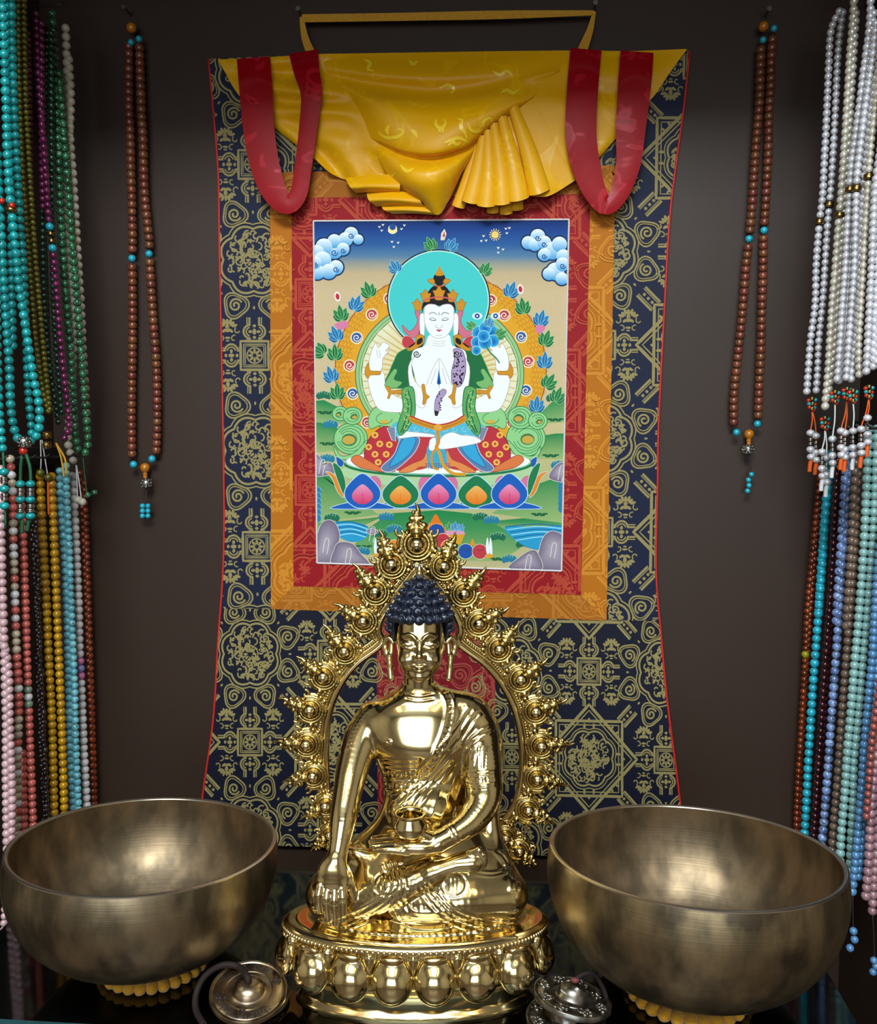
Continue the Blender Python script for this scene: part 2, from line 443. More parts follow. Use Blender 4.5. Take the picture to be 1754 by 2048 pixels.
def bowl(label, cx, cy, R0, H, tilt_dir, tilt, zc, mb):
    """outer radius R0 at the rim, height H, resting at height zc"""
    t = thing('singing_bowl', label, 'bowl', (cx, cy, zc))
    ax = Vector((math.cos(tilt_dir), math.sin(tilt_dir), 0))
    t.rotation_mode = 'QUATERNION'
    t.rotation_quaternion = Matrix.Rotation(tilt, 3, ax).to_quaternion()
    w = 0.0042
    mi = bronze(mb.name + ' inside', (152, 130, 102), (102, 88, 70), len(label), (.56, .44))
    # wall profile: flat bottom, full belly, lip slightly drawn in
    pr = [(0, 0.004), (.30, 0.0), (.44, .008), (.58, .050), (.70, .125), (.82, .245), (.92, .400), (.985, .580), (1.012, .740), (1.012, .88), (1.0, 1.0)]
    pr = np.array(pr); pr = catmull(pr, 46); pr[:, 0] = np.maximum(pr[:, 0], 0)
    out = np.stack([pr[:, 0]*R0, pr[:, 1]*H], -1)
    inn = out.copy()
    nx = np.gradient(out, axis=0); nx /= np.linalg.norm(nx, axis=1)[:, None]
    inn[:, 0] -= nx[:, 1]*w; inn[:, 1] += nx[:, 0]*w
    inn[0, 0] = 0; inn[:, 0] = np.maximum(inn[:, 0], 0)
    inn[-1] = (out[-1, 0]-w, H)
    k = int(len(out)-1)
    me = lathe_me('bowl_body', np.vstack([out[:-1], inn[:-1][::-1]])[:0].tolist() + out.tolist()[:k] + [(R0*1.0005, H-.0016)], 128)
    o1 = link('outer_wall', me, mb, t)
    me = lathe_me('bowl_inside', inn.tolist()[:k] + [(R0-w, H-.0016)], 128)
    link('inner_wall', me, mi, t)
    me = lathe_me('bowl_lip', [(R0*1.0005, H-.0016), (R0+.0002, H-.0006), (R0-.001, H+.0002), (R0-w*.6, H+.0002), (R0-w+.0002, H-.0005), (R0-w, H-.0016)], 128)
    link('rim', me, m_rim, t)
    return t
def cushion(label, cx, cy, r, h, n, tiltq=None):
    """ring cushion of stitched puffs"""
    t = thing('ring_cushion', label, 'cushion', (cx, cy, GZ))
    seg = n*12
    prof = [(r-.032, h*.25), (r-.032, h*.75), (r-.025, h*.96), (r-.015, h), (r-.006, h*.95), (r-.001, h*.72), (r, h*.45), (r-.002, h*.16), (r-.008, .0005), (r-.025, .0005)]
    prof = [tuple(p) for p in prof]
    def fn(P, a):
        s = np.abs(np.sin(a*n/2.0))[None, :]**0.55
        rad = np.hypot(P[..., 0], P[..., 1]); k = 1 - .11*(1-s)*(rad > r-.03)
        P[..., 0] *= k; P[..., 1] *= k
        P[..., 2] = h*.5 + (P[..., 2]-h*.5)*(1-.22*(1-s))
        return P
    me = lathe_me('cushion', prof, seg, closed=True, fn=fn)
    link('cushion_ring', me, m_cush, t)
    return t
mbL = bronze('bronze of left bowl', (166, 146, 116), (98, 86, 68), 1.3)
mbR = bronze('bronze of right bowl', (170, 148, 112), (94, 82, 66), 4.1)
# rim centre, tilt of the rim and radius of each bowl
def seat(c, n, r, H, label, mb):
    n = Vector(n).normalized()
    b = Vector(c) - n*H
    t = bowl(label, b.x, b.y, r, H, 0, 0, b.z, mb)
    t.rotation_quaternion = Vector((0, 0, 1)).rotation_difference(n)
    return t
def nearer(c, s): return tuple(CAM + (np.array(c)-CAM)*s)
cL, cR = nearer((-0.2528, -0.3803, 1.0131), .980), nearer((0.2733, -0.3577, 1.0146), .960)
BOWL_L = seat(cL, (0.032, 0.066, 1), 0.1254*.980, cL[2]-GZ-.0155, 'brown bronze singing bowl on a yellow cushion, left of the statue', mbL)
BOWL_R = seat(cR, (0.010, 0.085, 1), 0.1349*.960, cR[2]-GZ-.0155, 'brown bronze singing bowl on a yellow cushion, right of the statue', mbR)
def under(c, n, H, px, py, label):
    """cushion below a bowl's foot, its front puffs meeting the glass where the photograph shows them"""
    b = np.array(c) - np.array(Vector(n).normalized())*H
    f = atz(px, py, GZ)
    hb, hf = w2h(b), w2h(f)
    r = min(.064, max(.050, hb[1]-hf[1]))
    q = h2w(np.array((hb[0]*.5+hf[0]*.5, hf[1]+r, 0)))
    cushion(label, q[0], q[1], r, .0112, 28)
under(cL, (0.032, 0.066, 1), cL[2]-GZ-.0155, 300, 1999, 'yellow ribbed ring cushion under the left singing bowl')
under(cR, (0.010, 0.085, 1), cR[2]-GZ-.0155, 1402, 2068, 'yellow ribbed ring cushion under the right singing bowl')
# ------------------------------------------------------------------ flat painted / woven work: coloured polygons on a plane
class Art:
    """collects flat polygons in photograph pixels; each later layer lies a hair in front of the one before"""
    def __init__(self, Y, eps=4e-6):
        self.Y, self.eps = Y, eps
        self.V, self.F, self.C, self.L = [], [], [], []
        self.n = 0; self.layer = 0; self.clip = None
        self.ox = self.oy = 0.0; self.s = 1.0
    def xy(self, P):
        P = np.asarray(P, float)
        return np.stack([self.ox + P[:, 0]/self.s, self.oy + P[:, 1]/self.s], -1)
    def raw(self, P, faces, cols, layer=None):
        """P (n,2) pixels, cols (n,3) linear"""
        P = np.asarray(P, float)
        if self.clip is not None:
            C = self.clip
            ok = (P[:, 0] >= C[0]-20) & (P[:, 0] <= C[2]+20)
            P = np.stack([np.clip(P[:, 0], C[0], C[2]), np.clip(P[:, 1], C[1], C[3])], -1)
        if layer is None:
            # lowest free layer over everything already lying under this piece's box
            if not hasattr(self, 'H'): self.H = np.zeros((600, 600), np.int32)
            x0, y0 = np.clip((P.min(0)/3.0).astype(int), 0, 599); x1, y1 = np.clip((P.max(0)/3.0).astype(int), 0, 599)
            lay = int(self.H[x0:x1+1, y0:y1+1].max()) + 1
            self.H[x0:x1+1, y0:y1+1] = lay
            layer = lay
        self.V.append(P); self.C.append(np.asarray(cols, float))
        self.L.append(np.full(len(P), layer))
        self.F += [tuple(i + self.n for i in f) for f in faces]
        self.n += len(P)
    def poly(self, P, col, smooth=0, fn=None):
        P = self.xy(P)
        if smooth:
            Q = np.vstack([P, P[:1]]); P = catmull(np.vstack([P[-1:], Q, P[1:2]]), smooth + 0)
            P = self._closed(Q, smooth)
        tris = tessellate_polygon([[Vector((p[0], p[1], 0)) for p in P]])
        c = np.tile(lin(col), (len(P), 1)) if fn is None else np.array([lin(fn(*p)) for p in P])
        self.raw(P, tris, c)
        return P
    @staticmethod
    def _closed(Q, n):
        P = Q[:-1]
        m = len(P); out = []
        k = max(2, int(n / m))
        t = np.linspace(0, 1, k, endpoint=False)[:, None]
        for i in range(m):
            p0, p1, p2, p3 = P[i-1], P[i], P[(i+1) % m], P[(i+2) % m]
            out.append(0.5*((2*p1) + (-p0+p2)*t + (2*p0-5*p1+4*p2-p3)*t**2 + (-p0+3*p1-3*p2+p3)*t**3))
        return np.vstack(out)
    def shadepoly(self, P, c_edge, c_mid, smooth=40, k=0.0, up=0.0):
        """polygon shaded from its edge to its middle"""
        P = self.xy(P)
        if smooth: P = self._closed(np.vstack([P, P[:1]]), smooth)
        c = P.mean(0); c = c + np.array([0, up/self.s])
        n = len(P)
        rings = [P, c + (P-c)*.6, c + (P-c)*.25]
        ce, cm = np.array(lin(c_edge)), np.array(lin(c_mid))
        V = np.vstack(rings + [c[None]])
        C = np.vstack([np.tile(ce, (n, 1)), np.tile(ce*.5+cm*.5, (n, 1)), np.tile(cm, (n, 1)), cm[None]])
        F = []
        for r in range(2):
            for i in range(n):
                j = (i+1) % n
                F.append((r*n+i, r*n+j, (r+1)*n+j, (r+1)*n+i))
        for i in range(n): F.append((2*n+i, 2*n+(i+1) % n, 3*n))
        self.raw(V, F, C)
    def rows(self, ys, cols, x0, x1):
        """vertical gradient"""
        V, C, F = [], [], []
        for y, c in zip(ys, cols):
            V += [(x0, y), (x1, y)]; C += [lin(c)]*2
        for i in range(len(ys)-1): F.append((2*i, 2*i+1, 2*i+3, 2*i+2))
        self.raw(self.xy(V), F, C)
    def stroke(self, P, w, col, closed=False, smooth=0, taper=False, layer=None):
        P = self.xy(P); w = w / self.s
        if smooth:
            P = self._closed(np.vstack([P, P[:1]]), smooth) if closed else catmull(P, smooth)
        V, F = ribbon2d(P, w, closed, taper)
        self.raw(V, F, np.tile(lin(col), (len(V), 1)), layer)
    def disc(self, c, rx, col, ry=None, seg=28, rot=0.0):
        ry = rx if ry is None else ry
        a = np.linspace(0, 2*np.pi, seg, endpoint=False)
        x, y = rx*np.cos(a), ry*np.sin(a)
        self.poly(np.stack([c[0] + x*math.cos(rot) - y*math.sin(rot), c[1] + x*math.sin(rot) + y*math.cos(rot)], -1), col)
    def ring(self, c, rx, w, col, ry=None, seg=40, a0=0, a1=2*np.pi):
        ry = rx if ry is None else ry
        full = abs(a1-a0) > 6.28
        a = np.linspace(a0, a1, seg, endpoint=not full)
        self.stroke(np.stack([c[0]+rx*np.cos(a), c[1]+ry*np.sin(a)], -1), w, col, closed=full)
    def sdisc(self, c, rx, ce, cm, ry=None, up=0.0):
        ry = rx if ry is None else ry
        a = np.linspace(0, 2*np.pi, 28, endpoint=False)
        self.shadepoly(np.stack([c[0]+rx*np.cos(a), c[1]+ry*np.sin(a)], -1), ce, cm, 0, up=up)
    def mesh(self, name, m, parent):
        V = np.vstack(self.V); L = np.concatenate(self.L)
        W = at(V[:, 0], V[:, 1], self.Y)
        # lift each layer along the wall normal, keeping where it is seen true to size
        W[:, 1] -= L*self.eps
        me = bpy.data.meshes.new(name)
        me.from_pydata(W.tolist(), [], self.F); me.update()
        a = me.color_attributes.new('paint', 'FLOAT_COLOR', 'POINT')
        C = np.vstack(self.C)
        a.data.foreach_set('color', np.c_[C, np.ones(len(C))].astype(np.float32).ravel())
        bm = bmesh.new(); bm.from_mesh(me)
        fl = [f for f in bm.faces if f.normal.y > 0]
        bmesh.ops.reverse_faces(bm, faces=fl)
        bm.to_mesh(me); bm.free()
        return link(name, me, m, parent)
def ribbon2d(P, w, closed=False, taper=False):
    n = len(P)
    if closed:
        T = np.roll(P, -1, 0) - np.roll(P, 1, 0)
    else:
        T = np.gradient(P, axis=0)
    T = T / (np.linalg.norm(T, axis=1)[:, None] + 1e-9)
    Nn = np.stack([-T[:, 1], T[:, 0]], -1)
    ww = np.full(n, w/2.0)
    if taper: ww = w/2.0*np.linspace(1, .15, n)
    V = np.vstack([P + Nn*ww[:, None], P - Nn*ww[:, None]])
    F = [(i, (i+1) % n, n + (i+1) % n, n + i) for i in range(n if closed else n-1)]
    return V, F

# ------------------------------------------------------------------ the woven gold pattern, one 2 x 2 tile of unit cells
def tile_pattern():
    Q = []
    def st(P, w, closed=False):
        P = np.asarray(P, float); E = np.vstack([P, P[:1]]) if closed else P
        out = []
        for p, q in zip(E[:-1], E[1:]):
            m = max(1, int(math.ceil(np.hypot(*(q-p))/.07)))
            out += [p + (q-p)*t/m for t in range(m)]
        P = np.array(out if closed else out + [E[-1]])
        V, F = ribbon2d(np.asarray(P, float), w*1.08, closed)
        for f in F: Q.append(V[list(f)])
    def arc(c, r, a0, a1, n=12, ry=None):
        a = np.linspace(a0, a1, n); return np.stack([c[0]+r*np.cos(a), c[1]+(ry or r)*np.sin(a)], -1)
    def blob(c, rx, ry, rot=0, n=8):
        a = np.linspace(0, 2*np.pi, n, endpoint=False)
        x, y = rx*np.cos(a), ry*np.sin(a)
        P = np.stack([c[0]+x*math.cos(rot)-y*math.sin(rot), c[1]+x*math.sin(rot)+y*math.cos(rot)], -1)
        for i in range(1, n-1, 2): Q.append(np.array([P[0], P[i], P[i+1], P[(i+2) % n]]))
    rr = random.Random(3)
    def scallop(c, r, lobes, d, w):
        a = np.linspace(0, 2*np.pi, lobes*8, endpoint=False)
        q = r + d*np.abs(np.sin(a*lobes/2))
        st(np.stack([c[0]+q*np.cos(a), c[1]+q*np.sin(a)], -1), w, True)
    def dense(c, r):
        for i in range(150):
            a = rr.uniform(0, 6.283); q = r*math.sqrt(rr.uniform(0.02, 1))
            p = (c[0]+q*math.cos(a), c[1]+q*math.sin(a)); b = rr.uniform(0, 6.283)
            st(arc(p, rr.uniform(.018, .042), b, b + rr.uniform(1.8, 3.6), 5), .016)
        for k in range(8):
            a = k*math.pi/4
            blob((c[0]+.055*math.cos(a), c[1]+.055*math.sin(a)), .028, .013, a)
        st(arc(c, .1, 0, 6.283, 18), .012)
    def ruyi(c, ang, s, flip):
        ca, sa = math.cos(ang), math.sin(ang)
        def T(P):
            P = np.asarray(P, float)*s
            P[:, 1] *= flip
            return np.stack([c[0]+P[:, 0]*ca-P[:, 1]*sa, c[1]+P[:, 0]*sa+P[:, 1]*ca], -1)
        a = np.linspace(0, 2*np.pi, 30, endpoint=False)
        r = 1.10 + .13*np.cos(a*3)
        st(T(np.stack([r*np.cos(a), r*np.sin(a)], -1)), .017, True)
        r = r*.80
        st(T(np.stack([r*np.cos(a), r*np.sin(a)], -1)), .011, True)
        b = np.linspace(0, 10.0, 26); q = .62 - .052*b
        st(T(np.stack([.0+q*np.cos(b+2.4), .0+q*np.sin(b+2.4)], -1)), .020)

    # round medallion with its ring of cloud scrolls
    for c in ((0, 0),):
        dense(c, .29); scallop(c, .325, 8, .04, .022); scallop(c, .37, 8, .035, .014)
        for k in range(8):
            a = (k+.5)*math.pi/4
            ruyi((.515*math.cos(a), .515*math.sin(a)), a, .118, 1 if k % 2 else -1)
            a2 = k*math.pi/4
            blob((.50*math.cos(a2), .50*math.sin(a2)), .02, .012, a2)
    # star of two squares
    c = np.array((1., 1.))
    for h in (.43, .385):
        st(c + np.array([(-h, -h), (h, -h), (h, h), (-h, h)]), .03 if h > .4 else .012, True)
    for h in (.62, .555):
        st(c + np.array([(-h, 0), (0, -h), (h, 0), (0, h)]), .034 if h > .6 else .014, True)
    dense(c, .26); scallop(c, .295, 8, .035, .02); scallop(c, .335, 8, .03, .012)
    for k in range(4):
        a = k*math.pi/2
        d = np.array((math.cos(a), math.sin(a))); e = np.array((-d[1], d[0]))
        for t in (-.06, 0, .06): blob(c + d*(.44 - abs(t)) + e*t, .03, .018, a)
        d2 = (d+e)
        for t in (-.05, .05): blob(c + d2*.33 + (d-e)*t*.6, .025, .014, a+.8)
    # square nodes, rosettes and the bars with quatrefoils
    for c in (np.array((1., 0.)), np.array((0., 1.))):
        for h, w in ((.15, .026), (.118, .012), (.10, .010)):
            st(c + np.array([(-h, -h), (h, -h), (h, h), (-h, h)]), w, True)
        st(arc(c, .082, 0, 6.283, 16), .014)
        for k in range(8):
            a = k*math.pi/4; blob(c + .045*np.array((math.cos(a), math.sin(a))), .028, .014, a)
        for k in range(4):
            a = k*math.pi/2; d = np.array((math.cos(a), math.sin(a))); e = np.array((-d[1], d[0]))
            end = .40
            for s in (-1, 1):
                st([c + d*.15 + e*.052*s, c + d*.19 + e*.052*s], .02)
                st([c + d*.31 + e*.052*s, c + d*end + e*.052*s], .02)
                st([c + d*.15 + e*.078*s, c + d*.175 + e*.078*s], .012)
                st([c + d*.325 + e*.078*s, c + d*end + e*.078*s], .012)
                m = c + d*.25
                th = np.linspace(.35, math.pi-.35, 8)
                for r, w in ((.088, .020), (.058, .014)):
                    st(np.array([m + d*r*math.cos(t)*.85 + e*s*(.03 + r*math.sin(t)) for t in th]), w)
                blob(m + e*.045*s, .017, .022, a)
            blob(m, .034, .022, a); blob(m + d*.06, .016, .02, a); blob(m - d*.06, .016, .02, a)
            # lotus or turtle motif between the bars
            o = c + (d+e)*.29
            if (k + int(c[0])) % 2 == 0 or True:
                up = 1 if (d+e)[1] > 0 else -1
                for q in range(-3, 4):
                    an = math.pi/2*up + q*.42
                    rr_ = .062 + .01*(q % 2)
                    blob(o + rr_*np.array((math.cos(an), math.sin(an)))*np.array((1.15, 1.)), .034, .017, an)
                for q in (-1, 0, 1): blob(o + np.array((q*.036, -.03*up)), .03, .016, .6*q)
                blob(o + np.array((0, .01*up)), .022, .03, 0)
                for s in (-1, 1):
                    b = np.linspace(0, 3.9, 9); qr = .04 - .007*b
                    st(np.stack([o[0]+s*(.115+qr*np.cos(b+2.2)), o[1]-up*(.03)+up*qr*np.sin(b+2.2)], -1), .013)
                    st(np.stack([o[0]+s*(.07+qr*np.cos(b+1.2)), o[1]-up*(.115)+up*qr*np.sin(b+1.2)], -1), .012)
                blob(o + np.array((0, -.105*up)), .032, .013, 0)
                blob(o + np.array((0, -.135*up)), .022, .009, 0)
    # diagonal bars from the round medallion to the star
    for k in range(4):
        d = np.array((math.cos(math.pi/4+k*math.pi/2), math.sin(math.pi/4+k*math.pi/2))); e = np.array((-d[1], d[0]))
        for s in (-1, 1):
            st([d*.60 + e*.065*s, d*.83 + e*.065*s], .024)
            st([d*.60 + e*.04*s, d*.83 + e*.04*s], .010)
        for t in (.65, .71, .77): blob(d*t, .018, .018)
    return np.array(Q)
TILE = tile_pattern()
def tile_levels(step=.0125):
    """a stacking level for every piece of the tile, so that no two pieces that cross share a plane"""
    n = int(2/step); H = np.zeros((n, n), np.int32); out = np.zeros(len(TILE))
    lo = np.floor(TILE.min(1)/step).astype(int); hi = np.floor(TILE.max(1)/step).astype(int)
    for k in range(len(TILE)):
        i = np.arange(lo[k, 0], hi[k, 0]+1) % n; j = np.arange(lo[k, 1], hi[k, 1]+1) % n
        g = np.ix_(i, j); out[k] = H[g].max() + 1; H[g] = out[k]
    return out
TLEV = tile_levels()

def in_poly(P, O):
    x, y = P[:, 0], P[:, 1]; r = np.zeros(len(P), bool)
    for i in range(len(O)):
        a, b = O[i], O[i-1]
        c = ((a[1] > y) != (b[1] > y)) & (x < (b[0]-a[0])*(y-a[1])/(b[1]-a[1]+1e-12) + a[0])
        r ^= c
    return r
def woven_panel(name, outline, base, gold, cell, origin, m, parent, Y, slant=(0.0, 0.0), label=None, cellx=None):
    """cloth panel in photograph pixels: ground colour plus the gold pattern trimmed to its outline"""
    A = Art(Y, 4e-5)
    O = np.asarray(outline, float)
    tris = tessellate_polygon([[Vector((p[0], p[1], 0)) for p in O]])
    A.raw(O, tris, np.tile(lin(base), (len(O), 1)))
    lo, hi = O.min(0), O.max(0)
    cx = cellx or cell
    i0, i1 = int(math.floor((lo[0]-origin[0])/(2*cx)))-1, int(math.ceil((hi[0]-origin[0])/(2*cx)))+1
    j0, j1 = int(math.floor((lo[1]-origin[1])/(2*cell)))-1, int(math.ceil((hi[1]-origin[1])/(2*cell)))+1
    V, F, LV = [], [], []
    for i in range(i0, i1+1):
        for j in range(j0, j1+1):
            q = TILE + np.array((2*i, 2*j))
            X = origin[0] + q[..., 0]*cx + q[..., 1]*cell*slant[0]
            Yp = origin[1] + q[..., 1]*cell + q[..., 0]*cx*slant[1]
            q = np.stack([X, Yp], -1)
            ins = in_poly(q.reshape(-1, 2), O).reshape(-1, 4)
            V += list(q[ins.all(1)]); LV += list(TLEV[ins.all(1)])
            part = ins.any(1) & ~ins.all(1)
            for a, s, lv in zip(q[part], ins[part], TLEV[part]):
                # trim a piece that straddles the edge
                c = a.mean(0); best = None
                for k in range(len(O)):
                    p, r = O[k-1], O[k]; e = r-p; t = np.clip(np.dot(c-p, e)/(np.dot(e, e)+1e-9), 0, 1)
                    d = np.linalg.norm(p+e*t-c)
                    if best is None or d < best[0]: best = (d, p, e/ (np.linalg.norm(e)+1e-9))
                p, e = best[1], best[2]
                for k in range(4):
                    if not s[k]: a[k] = p + e*np.dot(a[k]-p, e)
                cc = a.mean(0); tst = a + (cc-a)/(np.linalg.norm(cc-a, axis=1)[:, None]+1e-9)*.6
                if in_poly(tst, O).all(): V.append(a); LV.append(lv)
    V = np.array(V)
    n = len(V)
    A.raw(V.reshape(-1, 2), [tuple(range(4*k, 4*k+4)) for k in range(n)], np.tile(lin(gold), (4*n, 1)), layer=1)
    A.L[-1] = np.repeat(1 + np.array(LV)*.2, 4)
    o = A.mesh(name, m, parent)
    if label: o['label'] = label
    return o
# ------------------------------------------------------------------ the hanging scroll painting (thangka)
WY = -0.010                                                       # plane of the brocade, a centimetre off the wall
THK = thing('thangka', 'hanging scroll painting of a seated white deity in brocade borders, on the dark wall', 'scroll painting', (0, 0, 0))
m_navy = attr_mat('navy brocade', 0.62, spec=0.25, bump=0.25)
m_silkb = attr_mat('border brocade', 0.62, spec=0.2, bump=0.25)
m_paint = attr_mat('painted cotton', 0.75, spec=0.2, bump=0.12, var=0.04)
Ledge = np.array([(417, 118), (428.5, 242), (437, 356), (439, 495), (445, 795), (448, 987), (448, 1071), (445, 1162), (436, 1283), (427, 1434), (406, 1586), (395, 1685)], float)
Redge = np.array([(1380, 102), (1367, 220), (1352, 329), (1339, 440), (1328, 631), (1317, 850), (1315, 980), (1312, 1141), (1322, 1270), (1334, 1399), (1355, 1561), (1374, 1722)], float)
Lc, Rc = catmull(Ledge, 60), catmull(Redge, 60)
lx = lambda y: float(np.interp(y, Lc[:, 1], Lc[:, 0])); rx_ = lambda y: float(np.interp(y, Rc[:, 1], Rc[:, 0]))
def side(C, y0, y1): return [p for p in C if y0 < p[1] < y1]
NAVY, GOLD = (13, 16, 34), (146, 131, 82)
NAVY2 = (16, 23, 50)
o_tl, o_tr, o_br, o_bl = (540, 345), (1231, 331), (1213, 1241), (542, 1218)
r_tl, r_tr, r_br, r_bl = (583, 396), (1181, 388), (1162, 1190), (587, 1172)
p_tl, p_tr, p_br, p_bl = (627, 442), (1138, 439), (1123, 1142), (634, 1126)
left_o = [(lx(118), 118)] + side(Lc, 118, 1217) + [(lx(1217), 1217), (542, 1217), (540, 345), (540, 112)]
woven_panel('brocade_side', left_o, NAVY2, GOLD, 191, (507, 520), m_navy, THK, WY, slant=(0.012, 0), cellx=185)
right_o = [(rx_(102), 102), (1231, 106), (1231, 331), (1213, 1241)] + [(rx_(1241), 1241)] + side(Rc, 102, 1241)[::-1]
woven_panel('brocade_side', right_o, NAVY2, GOLD, 187, (1205, 503), m_navy, THK, WY, slant=(-0.015, 0), cellx=185)
top_o = [(540, 112), (1231, 106), (1231, 331), (540, 345)]
woven_panel('brocade_top', top_o, NAVY2, GOLD, 187, (700, 150), m_navy, THK, WY)
bot_o = [(lx(1217), 1217), (542, 1217.5), (1213, 1241), (rx_(1241), 1241)] + side(Rc, 1241, 1722) + [(1374, 1722), (395, 1685)] + side(Lc, 1217, 1685)[::-1]
bl_o = [p for p in bot_o if p[0] < 760]; br_o = [p for p in bot_o if p[0] > 760]
bl_o = [(lx(1217), 1217), (542, 1217.5), (872, 1229), (872, 1703), (395, 1685)] + side(Lc, 1217, 1685)[::-1]
br_o = [(872, 1229), (1213, 1241), (rx_(1241), 1241)] + side(Rc, 1241, 1722) + [(1374, 1722), (872, 1703)]
woven_panel('brocade_bottom', bl_o, NAVY, GOLD, 176, (500, 1308), m_navy, THK, WY-.0004, slant=(0.0, 0.0), cellx=160)
woven_panel('brocade_bottom', br_o, NAVY, GOLD, 174, (1332, 1346), m_navy, THK, WY-.0004, slant=(0.0, 0.02), cellx=154)
door_o = [(753, 1226), (992, 1234), (988, 1707), (756, 1698)]
woven_panel('red_door_panel', door_o, (118, 18, 28), (158, 66, 56), 190, (1010, 1390), m_silkb, THK, WY-.0010, slant=(0, .03), label='red brocade patch in the middle of the lower panel')
ORG, ORG2, RED, RED2 = (180, 104, 12), (204, 132, 38), (146, 15, 24), (178, 66, 44)
k = 0
for (a, b, c, d), sl_ in (((o_tl, o_tr, r_tr, r_tl), 0), ((o_tr, o_br, r_br, r_tr), 1), ((o_br, o_bl, r_bl, r_br), 2), ((o_bl, o_tl, r_tl, r_bl), 3)):
    g = ((164, 94, 16), (182, 114, 38)) if sl_ in (0, 2) else (ORG, ORG2)
    woven_panel('orange_border', [a, b, c, d], g[0], g[1], 200, (a[0]+90*sl_, a[1]+130), m_silkb, THK, WY-.0010-.0001*(sl_ % 2))
for (a, b, c, d), sl_ in (((r_tl, r_tr, p_tr, p_tl), 0), ((r_tr, r_br, p_br, p_tr), 1), ((r_br, r_bl, p_bl, p_br), 2), ((r_bl, r_tl, p_tl, p_bl), 3)):
    woven_panel('red_border', [a, b, c, d], RED, RED2, 196, (a[0]+70*sl_+20, a[1]+200), m_silkb, THK, WY-.0016-.0001*(sl_ % 2))
m_pipe = mat('red piping', (214, 34, 26), 0.6, var=0.25, scale=400)
for C in (Lc, Rc):
    P = np.array([at(x, y, WY-.0005) for x, y in C])
    link('edge_piping', tube_me('edge_piping', P, .0014, 8), m_pipe, THK)
# twisted white cord round the painting
m_cord = mat('white cord', (228, 222, 220), 0.7)
def twisted(P, r, turns, name):
    bm = bmesh.new()
    for ph in (0, math.pi):
        n = int(turns*8)
        Q = catmull(P, n)
        T = Q[-1]-Q[0]; T /= np.linalg.norm(T)
        n1 = np.cross(T, [0, 1, 0]); n1 /= np.linalg.norm(n1); n2 = np.cross(T, n1)
        a = np.linspace(0, turns*2*np.pi, n) + ph
        tube_me(name, Q + r*.5*(np.cos(a)[:, None]*n1 + np.sin(a)[:, None]*n2), r*.62, 6, bm=bm)
    bmesh.ops.recalc_face_normals(bm, faces=bm.faces[:])
    return bm_me(name, bm)
pc = [at(*p, WY-.0026) for p in (p_tl, p_tr, p_br, p_bl)]
for i in range(4):
    link('white_cord', twisted(np.array([pc[i], pc[(i+1) % 4]]), .0012, 90 if i % 2 else 66, 'white_cord'), m_cord, THK)

# ------------------------------------------------------------------ the painting itself
A = Art(WY-.0018)
A.ox, A.oy, A.s = 600.0, 420.0, 3.132
A.clip = (p_tl[0]+1, p_tl[1], p_tr[0]-1.5, p_br[1])
A.clip = None
def bound(P):
    """keep a polygon inside the canvas"""
    P = A.xy(P)
    f = (P[:, 1]-442)/690.0
    x0 = 628 + 7*f; x1 = 1137 - 14.5*f
    P[:, 0] = np.clip(P[:, 0], x0, x1); P[:, 1] = np.clip(P[:, 1], 442, 1124 + (P[:, 0]-635)*.033)
    return np.stack([(P[:, 0]-A.ox)*A.s, (P[:, 1]-A.oy)*A.s], -1)
_raw = A.raw
def raw_b(P, faces, cols, layer=None):
    P = np.asarray(P, float).copy()
    f = (P[:, 1]-442)/690.0
    P[:, 0] = np.clip(P[:, 0], 628 + 7*f, 1137 - 14.5*f)
    P[:, 1] = np.clip(P[:, 1], 442 - (P[:, 0]-628)*.005, 1126 + (P[:, 0]-635)*.033)
    _raw(P, faces, cols, layer)
A.raw = raw_b
CRM = (226, 224, 205)
def mir(P, c): return [(2*c-x, y) for x, y in P]
A.rows([40, 130, 220, 290, 340, 400, 520, 1150], [(22, 48, 108), (30, 66, 135), (44, 92, 150), (86, 124, 156), (152, 152, 138), (196, 172, 132), (205, 180, 140), (203, 182, 140)], 60, 1720)
A.rows([1150, 1400, 1700, 2260], [(203, 182, 140), (196, 180, 132), (176, 176, 118), (190, 178, 132)], 60, 1720)
G1, G2 = (32, 128, 70), (150, 176, 110)
def hill(P):
    ys = [p[1] for p in P]; y0, y1 = min(ys), max(ys)
    ly = lambda y: (y/1.0)
    def fn(x, y):
        t = min(1, max(0, ((y-A.oy)*A.s - y0)/(y1-y0+1)))
        t = t**1.3
        return tuple(G1[i]*(1-t)+G2[i]*t for i in range(3))
    A.poly(P, G1, 0, fn)
for P in ([(80, 1195), (150, 1190), (230, 1230), (250, 1270), (330, 1340), (70, 1340)], [(70, 1330), (200, 1340), (300, 1420), (330, 1500), (70, 1520)],
          [(1520, 1260), (1600, 1180), (1680, 1170), (1680, 1330), (1480, 1340)], [(1480, 1420), (1600, 1400), (1680, 1400), (1680, 1560), (1450, 1560)],
          [(70, 1640), (160, 1640), (260, 1760), (480, 1900), (520, 1905), (70, 1960)], [(1480, 1720), (1680, 1660), (1680, 1960), (1200, 1900), (1250, 1870)],
          [(560, 1900), (870, 1880), (1070, 1900), (1300, 1990), (1380, 2120), (1250, 2200), (520, 2190), (330, 2110), (420, 2000)],
          [(70, 1960), (400, 1935), (520, 1920), (330, 2010), (70, 2010)], [(1190, 1950), (1400, 1930), (1680, 1960), (1680, 2000), (1300, 2010)]):
    hill(P)
for (x, y) in ((160, 1265), (175, 1460), (330, 1893), (1500, 1903), (1240, 2182), (1600, 1310), (1570, 1535), (400, 2105)):
    for k in range(5): A.disc((x-36+18*k, y+(k % 2)*9), 18, (22, 92, 56), 6, 10)
